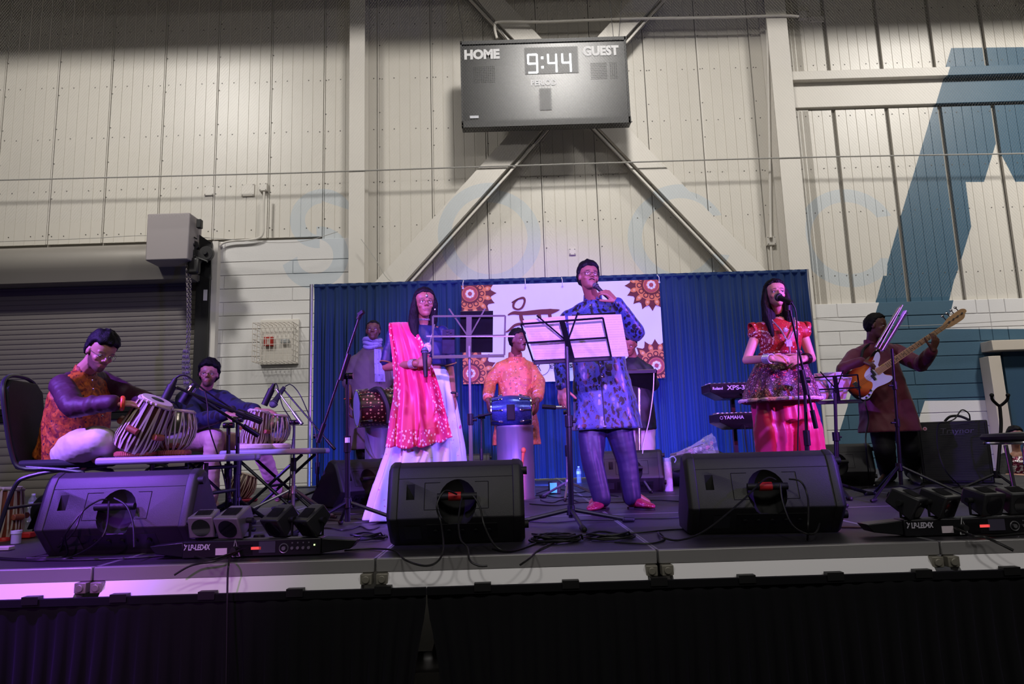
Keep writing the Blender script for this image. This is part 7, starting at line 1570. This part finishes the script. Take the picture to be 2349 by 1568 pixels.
garment(t, 'kurta', [rr(2002, 792, 6.6, .09, .08), rr(2004, 802, 6.62, .14, .10), rr(2008, 818, 6.62, .185, .12), rr(2012, 850, 6.62, .21, .15), rr(2026, 900, 6.62, .22, .17), rr(2038, 950, 6.62, .245, .18, .03, 7), rr(2043, 990, 6.6, .272, .19, .04, 7)], [([J['sa'], J['ea'], J['wa'].lerp(J['ea'], .1)], [.082, .068, .050]), ([J['sb'], J['eb'], J['wb'].lerp(J['eb'], .12)], [.082, .07, .050]), ([J['sa'], J['nk'] - V((0, 0, .06)), J['sb']], [.075, .075, .075])], M_mar2, .009)
collar(t, J['nk'] - V((0, 0, .01)), .075, .04, M_mar2, .4)
garment(t, 'trousers', [], [([J['ha'], J['ka'], J['na'] + V((0, 0, -.01))], [.11, .095, .082]), ([J['hb'], J['kb'], J['nb'] + V((0, 0, -.01))], [.11, .095, .082])], M_bt, .01)
for a_, b_ in ((G(2044, 1106), G(2012, 1116)), (G(2092, 1102), G(2110, 1114))): shoe(t, a_, b_, M_rub, .05, .08)
wristwatch(t, wb.lerp(J['eb'], .1), wb - J['eb'], .034, M_rub, 'watch', .02); m = MB(); m.ell(P(2003, 828, 6.2), (.012, .012, .012)); m.build('ring', mat('gold_trim', (0, 0, 0)), t)
# bass guitar: local x runs up the neck, z towards the viewer
o0 = P(1998, 862, 6.28); tip = P(2168, 748, 6.18); xx = (tip - o0).normalized(); zz = V((-.05, -1, .18)); zz = (zz - xx * zz.dot(xx)).normalized(); yy = zz.cross(xx); T = M3(xx, yy, zz, o0)
gt = thing('bass_guitar', 'sunburst electric bass guitar with white pickguard and maple neck', 'guitar', T)
out = [(-.235, 0), (-.228, .07), (-.185, .125), (-.12, .145), (-.06, .132), (-.01, .115), (.05, .115), (.10, .135), (.16, .162), (.2, .163), (.213, .145), (.19, .115), (.13, .075), (.10, .04), (.10, -.04), (.12, -.065), (.148, -.09), (.145, -.12), (.10, -.137), (.04, -.13), (-.02, -.118), (-.07, -.126), (-.13, -.16), (-.19, -.145), (-.225, -.085)]
def smoothpoly(q, n=4): p = bez([V((a, b, 0)) for a, b in q + q[:1]], n)[:-1]; return [(v_.x, v_.y) for v_ in p]
B = lambda m, n, mt, **k: m.build(n, mt, gt, world=False, **k)
m = MB(); m.prism(smoothpoly(out), .042, z0=-.042); kg = NT('sunburst'); gc = kg.n('ShaderNodeVectorMath', operation='LENGTH'); kg.l(kg.co('Object', (1.0, 1.45, 0)), gc.inputs[0]); 
ra = kg.n('ShaderNodeValToRGB'); kg.l(gc.outputs['Value'], ra.inputs[0]); ra.color_ramp.elements[0].position = .13; ra.color_ramp.elements[0].color = (*srgb(214, 120, 40), 1); ra.color_ramp.elements[1].position = .235; ra.color_ramp.elements[1].color = (*srgb(18, 8, 6), 1); e_ = ra.color_ramp.elements.new(.19); e_.color = (*srgb(150, 50, 18), 1)
kg.l(ra.outputs[0], kg.b.inputs['Base Color']); kg.b.inputs['Roughness'].default_value = .18; kg.b.inputs['Coat Weight'].default_value = .6; B(m, 'guitar_body', kg.m, bev=.009)
pgd = [(.11, .045), (.17, .09), (.19, .135), (.165, .14), (.12, .115), (.06, .075), (0, .06), (-.045, .035), (-.05, -.01), (-.03, -.05), (-.06, -.09), (-.13, -.115), (-.185, -.11), (-.205, -.085), (-.19, -.128), (-.14, -.148), (-.07, -.118), (-.02, -.110), (.04, -.122), (.10, -.128), (.138, -.113), (.135, -.09), (.10, -.05)]
m = MB(); m.prism(smoothpoly(pgd, 3), .003, z0=.0005); B(m, 'pickguard', mat('pickguard_white', srgb(232, 230, 238), .3))
m = MB(); m.box((.03, .012, .008), (.022, .052, .014)); m.box((.006, -.022, .008), (.022, .052, .014)); B(m, 'pickup', M_rub, bev=.002)
m = MB(); m.box((-.155, .0, .006), (.04, .07, .012)); B(m, 'bridge', M_chr, bev=.002)
for x_, y_ in ((-.09, -.10), (-.125, -.122), (-.16, -.130)): m = MB(); m.cyl((x_, y_, .003), (x_, y_, .018), .010, n=14); B(m, 'control_knob', M_chr)
Ln = (tip - o0).length; M_maple = mat('maple', srgb(206, 160, 108), .4, var=.1, vs=20)
m = MB(); m.loft([[(x_, y_, z_) for y_, z_ in ((-w_, .006), (w_, .006), (w_, -.006), (w_ * .5, -.017), (-w_ * .5, -.017), (-w_, -.006))] for x_, w_ in ((.055, .031), (Ln, .020))]); B(m, 'neck', M_maple)
for k in range(20): x_ = Ln - (Ln + .12) * (1 - 2 ** (-(k + 1) / 12)) ; m = MB(); m.box((x_, 0, .0068), (.003, .045 + .01 * (1 - k / 20) * 0, .002)); B(m, 'fret', M_chr)
m = MB()
for k in (3, 5, 7, 9, 12, 15): x_ = Ln - (Ln + .12) * (1 - 2 ** (-(k - .5) / 12)); m.cyl((x_, 0, .006), (x_, 0, .0075), .005, n=8)
B(m, 'position_dots', M_rub)['kind'] = 'stuff'
hs_ = [(0, -.022), (0, .022), (.03, .034), (.07, .046), (.17, .05), (.205, .048), (.232, .03), (.23, .005), (.205, -.005), (.19, -.022), (.165, -.034), (.13, -.036), (.05, -.034)]
m = MB(); m.prism([(Ln + a, b) for a, b in smoothpoly(hs_, 3)], .014, z0=-.010); B(m, 'headstock', M_maple, bev=.002)
for k in range(4):
    x_ = Ln + .045 + .045 * k; m = MB(); m.cyl((x_, .012, .004), (x_, .012, .022), .008, n=12); m.cyl((x_, .03, -.004), (x_, .075, -.004), .0045, n=8); m.ell((x_, .085, -.004), (.014, .012, .005), None, 12, 8); B(m, 'tuning_key', M_chr)
for k in range(4): y_ = -.012 + .008 * k; m = MB(); m.tube([(-.155, y_ * 1.6, .014), (Ln, y_, .012), (Ln + .045 + .045 * k, .012, .012)], .0011, 4); B(m, 'string', M_chr)
m = MB(); m.tube(bez([T @ V((-.23, 0, -.03)), J['sa'] + V((-.02, -.12, -.05)), J['sa'] + V((.06, -.06, .075)), J['nk'] + V((.09, .05, .03))], 6), .012, 6); m.build('shoulder_strap', M_rub, gt)
cable('black guitar lead hanging from the bass guitar to the floor', [T @ V((-.175, -.14, .0)), P(1985, 925, 6.2), P(1992, 960, 6.2), P(1986, 1000, 6.2), P(1988, 1040, 6.2), G(1995, 1110, S + .006)], .006)

# ---------- 5 drummer in orange kurta
M_ork = print_mat('kurta_orange_floral', srgb(200, 116, 74), [(9, .42, srgb(184, 112, 60), 12), (17, .34, srgb(178, 92, 74), 30), (30, .25, srgb(212, 156, 128), 40), (24, .17, srgb(120, 92, 52), 30)], .5)
t = person('drummer with moustache in orange floral kurta behind the blue glitter drum', G(1185, 1105))
h = Head(P(1189, 780, 6.82), (.85, -.75, -.04), (0, 0, 1), .98)
wa, wb = P(1119, 918, 6.62), P(1233, 918, 6.62)
J = dict(nk=P(1182, 815, 6.9), pv=P(1182, 975, 6.92), sa=P(1147, 846, 6.86), sb=P(1216, 846, 6.96), ea=P(1124, 876, 6.86), eb=P(1237, 876, 6.9), wa=wa, wb=wb, ha=P(1165, 985, 6.92), hb=P(1200, 985, 6.92), ka=P(1165, 1045, 6.9), kb=P(1203, 1045, 6.9), na=G(1168, 1102) + V((0, 0, .09)), nb=G(1206, 1102) + V((0, 0, .09)), ta=G(1165, 1112) + V((0, 0, .03)), tb=G(1209, 1112) + V((0, 0, .03)))
body(t, J, h, SK_D, voxel=.006, bulk=1.1, beard=.12, hands=(dict(w=wa, d=(.15, -.3, -1), n=(-1, -.4, 0), thumb=(0, -1, 0), curl=.3), dict(w=wb, d=(-.15, -.3, -1), n=(1, -.4, 0), thumb=(0, -1, 0), curl=.3)))
hair_cap(h, t, .009, .014); eyes(h, t, (0, -.1), .3); moustache(h, t, .026, .0055)
garment(t, 'kurta', [rr(1182, 820, 6.9, .09, .075), rr(1182, 830, 6.9, .125, .10), rr(1182, 846, 6.9, .165, .12), rr(1182, 870, 6.9, .170, .14), rr(1183, 920, 6.9, .175, .15), rr(1184, 970, 6.9, .215, .155, .03, 7), rr(1184, 1020, 6.9, .235, .16, .05, 7)], [([J['sa'], J['ea'], J['wa'].lerp(J['ea'], .2)], [.070, .062, .056]), ([J['sb'], J['eb'], J['wb'].lerp(J['eb'], .2)], [.070, .062, .056]), ([J['sa'], J['nk'] - V((0, 0, .07)), J['sb']], [.07, .075, .07])], M_ork, .008)
for s_ in 'ab': m = MB(); q = J['w' + s_].lerp(J['e' + s_], .12); m.tube([q, J['w' + s_].lerp(J['e' + s_], .32)], [.050, .056], 14); m.build('cuff', mat('cuff_pale', srgb(220, 180, 186), .6), t)
collar(t, J['nk'] - V((0, 0, .02)), .072, .05, mat('collar_tan', srgb(150, 92, 62), .6), .4)
buttons(t, [P(1182 + k, 840 + 13 * k, 6.745) for k in range(4)], .007, mat('gold_trim', (0, 0, 0)))
garment(t, 'trousers', [], [([J['ha'], J['ka'], J['na']], [.10, .08, .065]), ([J['hb'], J['kb'], J['nb']], [.10, .08, .065])], mat('trouser_cream', srgb(180, 168, 160), .7), .01)

# ---------- 6 drummer in grey kurta with scarf
M_gk = mat('kurta_grey_brown', srgb(92, 78, 76), .7, bump=.2, bs=60, var=.08); t = person('drummer in grey brown kurta with a lilac scarf behind the dhol drum', G(850, 1110))
h = Head(P(856, 758, 7.12), (.10, -1, .06), (0, 0, 1), .92)
wa, wb = P(798, 926, 7.0), P(905, 915, 6.95)
J = dict(nk=P(855, 792, 7.2), pv=P(852, 960, 7.22), sa=P(819, 830, 7.2), sb=P(893, 830, 7.2), ea=P(801, 872, 7.2), eb=P(910, 872, 7.2), wa=wa, wb=wb, ha=P(835, 970, 7.22), hb=P(870, 970, 7.22), ka=P(835, 1040, 7.2), kb=P(870, 1040, 7.2), na=G(836, 1106) + V((0, 0, .09)), nb=G(872, 1104) + V((0, 0, .09)), ta=G(832, 1114) + V((0, 0, .03)), tb=G(876, 1112) + V((0, 0, .03)))
body(t, J, h, SK_D, voxel=.006, bulk=1.15, beard=.2, hands=(dict(w=wa, d=(.1, -.2, -1), n=(-1, -.3, 0), thumb=(0, -1, 0), curl=.35), dict(w=wb, d=(-.6, -.4, -.4), n=(.5, -.4, .6), thumb=(0, -1, 0), curl=.3)))
hair_cap(h, t, .006, .008, line=lambda y: hairline(y) + .006); eyes(h, t, (.1, .1), .3)
garment(t, 'kurta', [rr(855, 800, 7.2, .09, .075), rr(855, 812, 7.2, .13, .10), rr(855, 830, 7.2, .19, .13), rr(855, 855, 7.2, .21, .15), rr(854, 910, 7.2, .225, .17), rr(853, 970, 7.2, .225, .165, .03, 7), rr(852, 1030, 7.2, .235, .165, .045, 7)], [([J['sa'], J['ea'].lerp(J['wa'], .1)], [.082, .072]), ([J['sb'], J['eb'].lerp(J['wb'], .1)], [.082, .07]), ([J['sa'], J['nk'] - V((0, 0, .03)), J['sb']], [.068, .07, .068])], M_gk, .009)
garment(t, 'trousers', [], [([J['ha'], J['ka'], J['na']], [.10, .08, .07]), ([J['hb'], J['kb'], J['nb']], [.10, .08, .07])], M_bt, .01)
kscf = print_mat('scarf_lilac', srgb(150, 146, 190), [(40, .2, srgb(84, 80, 120), 14)], .7); m = MB(); nk = J['nk']
for k in range(3): m.tube([nk + V(((.085 - .004 * k) * math.cos(a), (.08) * math.sin(a) - .012, .05 - .035 * k + .014 * math.sin(a * 2 + k))) for a in [2 * pi * i / 26 for i in range(27)]], .022, 8, False)
m.loft([[P(866 + 5 * v_ + (u_ - .5) * (16 + 6 * v_), 800 + 58 * v_, 7.04 - .03 * v_) + V((0, -.012 * math.sin(u_ * 9 + 2 * v_) + z_, 0)) for z_, us_ in ((0, [i / 10 for i in range(11)]), (.014, [i / 10 for i in range(10, -1, -1)])) for u_ in us_] for v_ in (0, .2, .4, .6, .8, 1)])
for k in range(9): a = P(861 + 2.6 * k, 857, 7.0); m.tube([a, a + V((.004 * math.sin(k), 0, -.08))], .005, 5)
m.build('scarf', kscf, t); m = MB(); wristwatch(t, wa + V((0, 0, .05)), (0, 0, 1), .034, mat('orange_thread', srgb(190, 70, 30), .6), 'wrist_thread', .012)

# ---------- 7 keyboard player behind
t = person('man in black shirt and pale trousers half hidden behind the lead singer', G(1462, 1100)); h = Head(P(1444, 789, 7.42), (-.35, -.8, -.45), (-.05, -.3, 1), .97); wa, wb = P(1432, 868, 7.2), P(1470, 862, 7.15)
J = dict(nk=P(1452, 822, 7.5), pv=P(1460, 960, 7.55), sa=P(1418, 850, 7.5), sb=P(1484, 850, 7.5), ea=P(1408, 880, 7.45), eb=P(1498, 882, 7.45), wa=wa, wb=wb, ha=P(1445, 975, 7.55), hb=P(1480, 975, 7.55), ka=P(1445, 1040, 7.5), kb=P(1483, 1040, 7.5), na=G(1447, 1092) + V((0, 0, .09)), nb=G(1484, 1090) + V((0, 0, .09)), ta=G(1445, 1100) + V((0, 0, .03)), tb=G(1486, 1100) + V((0, 0, .03)))
body(t, J, h, SK_M, voxel=.0065, bulk=1.1, beard=.2, hands=(dict(w=wa, d=(.1, -1, -.3), n=(0, 0, 1), thumb=(1, 0, 0), curl=.3), dict(w=wb, d=(-.1, -1, -.3), n=(0, 0, 1), thumb=(-1, 0, 0), curl=.3)))
hair_cap(h, t, .007, .01); eyes(h, t, (0, -.4), .6)
garment(t, 'shirt', [rr(1452, 828, 7.5, .09, .075), rr(1452, 838, 7.5, .12, .10), rr(1452, 854, 7.5, .17, .12), rr(1453, 880, 7.5, .19, .14), rr(1456, 930, 7.5, .205, .155), rr(1460, 985, 7.5, .21, .155, .03, 6)], [([J['sa'], J['ea'], J['ea'].lerp(J['wa'], .4)], [.078, .066, .056]), ([J['sb'], J['eb'], J['eb'].lerp(J['wb'], .4)], [.078, .066, .056]), ([J['sa'], J['nk'] - V((0, 0, .03)), J['sb']], [.066, .07, .066])], mat('shirt_black', srgb(22, 24, 32), .6), .009)
garment(t, 'trousers', [], [([J['ha'], J['ka'], J['na']], [.11, .09, .075]), ([J['hb'], J['kb'], J['nb']], [.11, .09, .075])], mat('trouser_pale', srgb(206, 184, 186), .7), .01)
for a_, b_ in ((G(1447, 1094), G(1444, 1104)), (G(1485, 1092), G(1488, 1102))): shoe(t, a_, b_, M_rub, .045, .07)

# ---------- 8 tabla player in orange vest, cross legged on his chair
k = NT('vest_orange'); c_ = k.co(); n1 = k.noise(26, c_, 6, 1.2); n2 = k.vor(34, c_); col = k.mix(k.step(n1, .38, .62), srgb(110, 30, 24), srgb(206, 104, 34)); col = k.mix(k.math('LESS_THAN', n2, .20), col, srgb(60, 22, 40)); k.l(col, k.b.inputs['Base Color']); k.b.inputs['Roughness'].default_value = .55; k.bump(k.noise(70), .4, .003); M_vest = k.m
M_mrn = mat('sleeve_maroon', srgb(64, 24, 44), .6, bump=.3, bs=40); M_wt = mat('trouser_white', srgb(216, 204, 190), .65, bump=.4, bs=16)
t = person('tabla player with glasses in orange vest looking down at his drums', P(150, 1070, 4.3)); h = Head(P(232, 806, 4.22), (.72, -.48, -.50), (.50, -.16, 1), .98)
wa, wb = P(262, 924, 3.98), P(350, 920, 4.42)
J = dict(nk=P(193, 850, 4.30), pv=P(150, 1030, 4.42), sa=P(142, 884, 4.18), sb=P(232, 872, 4.48), ea=P(168, 934, 4.02), eb=P(300, 906, 4.5), wa=wa, wb=wb, ha=P(140, 1040, 4.32), hb=P(160, 1040, 4.52), ka=P(232, 1008, 4.10), kb=P(290, 1020, 4.75), na=P(262, 1036, 4.35), nb=P(190, 1050, 4.35), ta=P(225, 1052, 4.5), tb=P(225, 1054, 4.2))
body(t, J, h, SK_F, voxel=.0045, beard=.75, hands=(dict(w=wa, d=P(345, 927, 4.08) - wa, n=(.05, -.4, 1), thumb=(0, 1, .1), curl=[.14, .16, .2, .22], tcurl=.2), dict(w=wb, d=P(402, 925, 4.34) - wb, n=(.3, -.3, 1), thumb=(.3, -1, 0), curl=[.45, .5, .55, .6], tcurl=.3)))
hair_cap(h, t, .012, .030, line=lambda y: hairline(y) + np.interp(y, [-.1, 0, .05], [.03, .02, -.004])); eyes(h, t, (0, -.4), .8); glasses(h, t, mat('frame_silver', srgb(150, 140, 150), .3, .8))
x, y, z = orient(J['sa'], J['sb'], J['nk'] - J['pv'])
def tr_(px, py, D_, rx, ry, am=0, nf=0): return (P(px, py, D_), x, y, rx, ry, am, nf)
garment(t, 'shirt', [], [([J['sa'], J['ea'], J['wa'].lerp(J['ea'], .06)], [.068, .062, .044]), ([J['sb'], J['eb'], J['wb'].lerp(J['eb'], .05)], [.066, .058, .042]), ([J['sa'], J['nk'] - V((0, 0, .04)), J['sb']], [.06, .06, .06])], M_mrn, .006, wr=.005)
garment(t, 'vest', [tr_(193, 858, 4.31, .075, .07), tr_(190, 874, 4.33, .155, .105), tr_(186, 910, 4.34, .185, .15), tr_(178, 960, 4.36, .175, .165, .02, 6), tr_(168, 1010, 4.38, .175, .17, .03, 6), tr_(152, 1052, 4.40, .17, .165, .04, 6)], [([J['sa'] + V((.02, 0, 0)), J['nk'] - V((0, 0, .03)), J['sb']], [.055, .06, .055])], M_vest, .007)
collar(t, J['nk'] - V((0, 0, .02)) , .068, .045, M_vest, .6, (.35, -.1, 1))
buttons(t, [P(212 + 2 * q, 872 + 20 * q, 4.13 - .004 * q) for q in range(3)] + [P(235, 953, 4.16)], .006, M_chr)
garment(t, 'trousers', [], [([P(142, 1045, 4.34), P(190, 1020, 4.18), P(232, 1008, 4.10), P(262, 1030, 4.26), P(245, 1046, 4.42)], [.095, .098, .085, .06, .05]), ([P(160, 1045, 4.5), P(230, 1030, 4.66), P(285, 1026, 4.72), P(240, 1045, 4.5), P(200, 1050, 4.36)], [.095, .09, .075, .06, .055])], M_wt, .008, wr=.006)
wristwatch(t, wa.lerp(P(345, 927, 4.08), .22), P(345, 927, 4.08) - wa, .032, mat('band_orange', srgb(226, 84, 30), .5), 'wristband', .026)

# ---------- 9 second tabla player
t = person('second tabla player with glasses in dark hoodie and pale trousers', G(470, 1160)); h = Head(P(479, 857, 6.02), (.28, -1, -.06), (.08, -.05, 1), .96); wa, wb = P(520, 950, 5.62), P(592, 941, 5.60); M_hood = print_mat('hoodie_navy', srgb(30, 34, 62), [(9, .3, srgb(14, 14, 20), 5)], .7)
J = dict(nk=P(470, 897, 6.12), pv=P(440, 1000, 6.3), sa=P(424, 915, 6.15), sb=P(510, 915, 6.12), ea=P(452, 966, 5.9), eb=P(548, 936, 5.95), wa=wa, wb=wb, ha=P(425, 1012, 6.25), hb=P(462, 1012, 6.3), ka=P(492, 1004, 5.85), kb=P(592, 1016, 5.98), na=P(486, 1128, 5.95), nb=P(638, 1118, 6.35), ta=G(492, 1158) + V((0, 0, .03)), tb=P(680, 1137, 6.3)); J['na'].z = S + .12; J['nb'].z = S + .12; J['tb'] = G(682, 1146) + V((0, 0, .03))
body(t, J, h, SK_F, voxel=.0052, beard=.7, hands=(dict(w=wa, d=(1, -.1, -.05), n=(0, -.3, 1), thumb=(0, -1, 0), curl=.3), dict(w=wb, d=(1, .05, -.05), n=(0, -.3, 1), thumb=(0, -1, 0), curl=[.2, .25, .3, .3])))
hair_cap(h, t, .015, .030, line=lambda y: hairline(y) - .006, rough=.006); eyes(h, t, (.2, 0), .2); glasses(h, t)
garment(t, 'hoodie', [rr(469, 902, 6.14, .09, .08), rr(467, 914, 6.16, .175, .12), rr(462, 945, 6.2, .19, .15), rr(452, 980, 6.24, .19, .16), rr(444, 1010, 6.28, .20, .17, .03, 5)], [([J['sa'], J['ea'], J['wa'].lerp(J['ea'], .08)], [.08, .075, .05]), ([J['sb'], J['eb'], J['wb'].lerp(J['eb'], .15)], [.08, .066, .05]), ([J['sa'], J['nk'] - V((0, 0, .03)), J['sb']], [.07, .075, .07])], M_hood, .008)
garment(t, 'trousers', [], [([J['ha'], J['ka'], P(486, 1060, 5.88), J['na']], [.095, .082, .066, .052]), ([J['hb'], J['kb'], J['kb'].lerp(J['nb'], .5), J['nb']], [.095, .08, .068, .052])], mat('trouser_rose', srgb(214, 166, 160), .6, bump=.4, bs=20), .008, wr=.006)
for a_, b_ in ((G(484, 1146), G(493, 1166)), (G(640, 1140), G(684, 1148))): shoe(t, a_, b_, mat('sandal_brown', srgb(150, 104, 90), .6), .045, .05, 'sandal', False)

# ---------- 10 seated guest beyond the right edge of the stage
t = person('guest in sequined top seated beyond the stage behind the stool', V((P(2336, 1100, 8.4).x, 8.4, 0))); h = Head(P(2330, 1000, 8.4), (-.2, -1, 0), (0, 0, 1), .95); X0 = P(2336, 1000, 8.4).x
J = dict(nk=P(2332, 1034, 8.46), pv=V((X0, 8.5, .56)), sa=P(2308, 1052, 8.46), sb=P(2362, 1050, 8.46), ea=P(2300, 1092, 8.2), eb=P(2372, 1095, 8.3), wa=P(2330, 1090, 8.05), wb=P(2345, 1095, 8.05), ha=V((X0 - .1, 8.45, .54)), hb=V((X0 + .1, 8.45, .54)), ka=V((X0 - .12, 8.05, .52)), kb=V((X0 + .12, 8.05, .52)), na=V((X0 - .12, 8.05, .1)), nb=V((X0 + .12, 8.05, .1)), ta=V((X0 - .12, 7.9, .03)), tb=V((X0 + .12, 7.9, .03)))
body(t, J, h, SK_L, voxel=.007, fem=True, bulk=.95, hands=(dict(w=J['wa'], d=(1, -.2, 0), n=(0, -.3, 1), thumb=(0, -1, 0), curl=.3),)); hair_cap(h, t, .016, .014); eyes(h, t)
ks_ = NT('sequins'); sv = ks_.vor(60); ks_.l(ks_.mix(ks_.math('GREATER_THAN', ks_.noise(24), .52), srgb(110, 30, 60), srgb(210, 200, 204)), ks_.b.inputs['Base Color']); ks_.b.inputs['Metallic'].default_value = .5; ks_.b.inputs['Roughness'].default_value = .3; ks_.bump(sv, 1, .004)
garment(t, 'sequined_top', [(J['nk'] - V((0, 0, .06)), RX, RY, .13, .08), (J['nk'] - V((0, 0, .12)), RX, RY, .17, .12), (J['nk'] - V((0, 0, .3)), RX, RY, .17, .13), (J['pv'], RX, RY, .18, .14)], [], ks_.m, .009)
garment(t, 'cardigan', [], [([J['sa'], J['ea']], [.07, .062]), ([J['sb'], J['eb']], [.07, .062])], mat('cardigan_black', srgb(16, 15, 18), .7), .009)
garment(t, 'trousers', [], [([J['ha'], J['ka'], J['na']], [.1, .08, .06]), ([J['hb'], J['kb'], J['nb']], [.1, .08, .06])], M_bt, .012)
banquet_chair('black chair in the hall under the seated guest', V((X0, 8.52, 0)), R(-90))
# ------------------------------------------------------------------ groups of like things
GROUPS = {'stage_monitor': 'wedge monitors on the stage', 'music_stand': 'music stands on the stage', 'microphone_stand': 'microphone stands on the stage', 'microphone': 'microphones on the stage', 'cable': 'cables on the stage',
    'coiled_cable': 'coiled cables near the stage edge', 'tabla_bass_drum': 'tabla drums', 'tabla_treble_drum': 'tabla drums', 'ring_cushion': 'ring cushions under the tabla drums', 'folding_table': 'folding tables under the tabla drums', 'banquet_chair': 'black padded chairs',
    'light_bar': 'light bars along the stage edge', 'junction_box': 'boxes and plates on the wall', 'conduit': 'conduits on the wall', 'net_rope': 'ropes of the net', 'song_sheet': 'song sheets on the stands', 'stage_skirt': 'skirt cloths of the stage', 'drum_pedestal': 'metal cylinders under the drums', 'keyboard': 'keyboards left of the woman in red', 'water_bottle': 'plastic bottles on the deck'}
for o in bpy.data.objects:
    if o.parent is None and 'category' in o and 'group' not in o:
        g = GROUPS.get(o.name.split('.')[0])
        if g: o['group'] = g
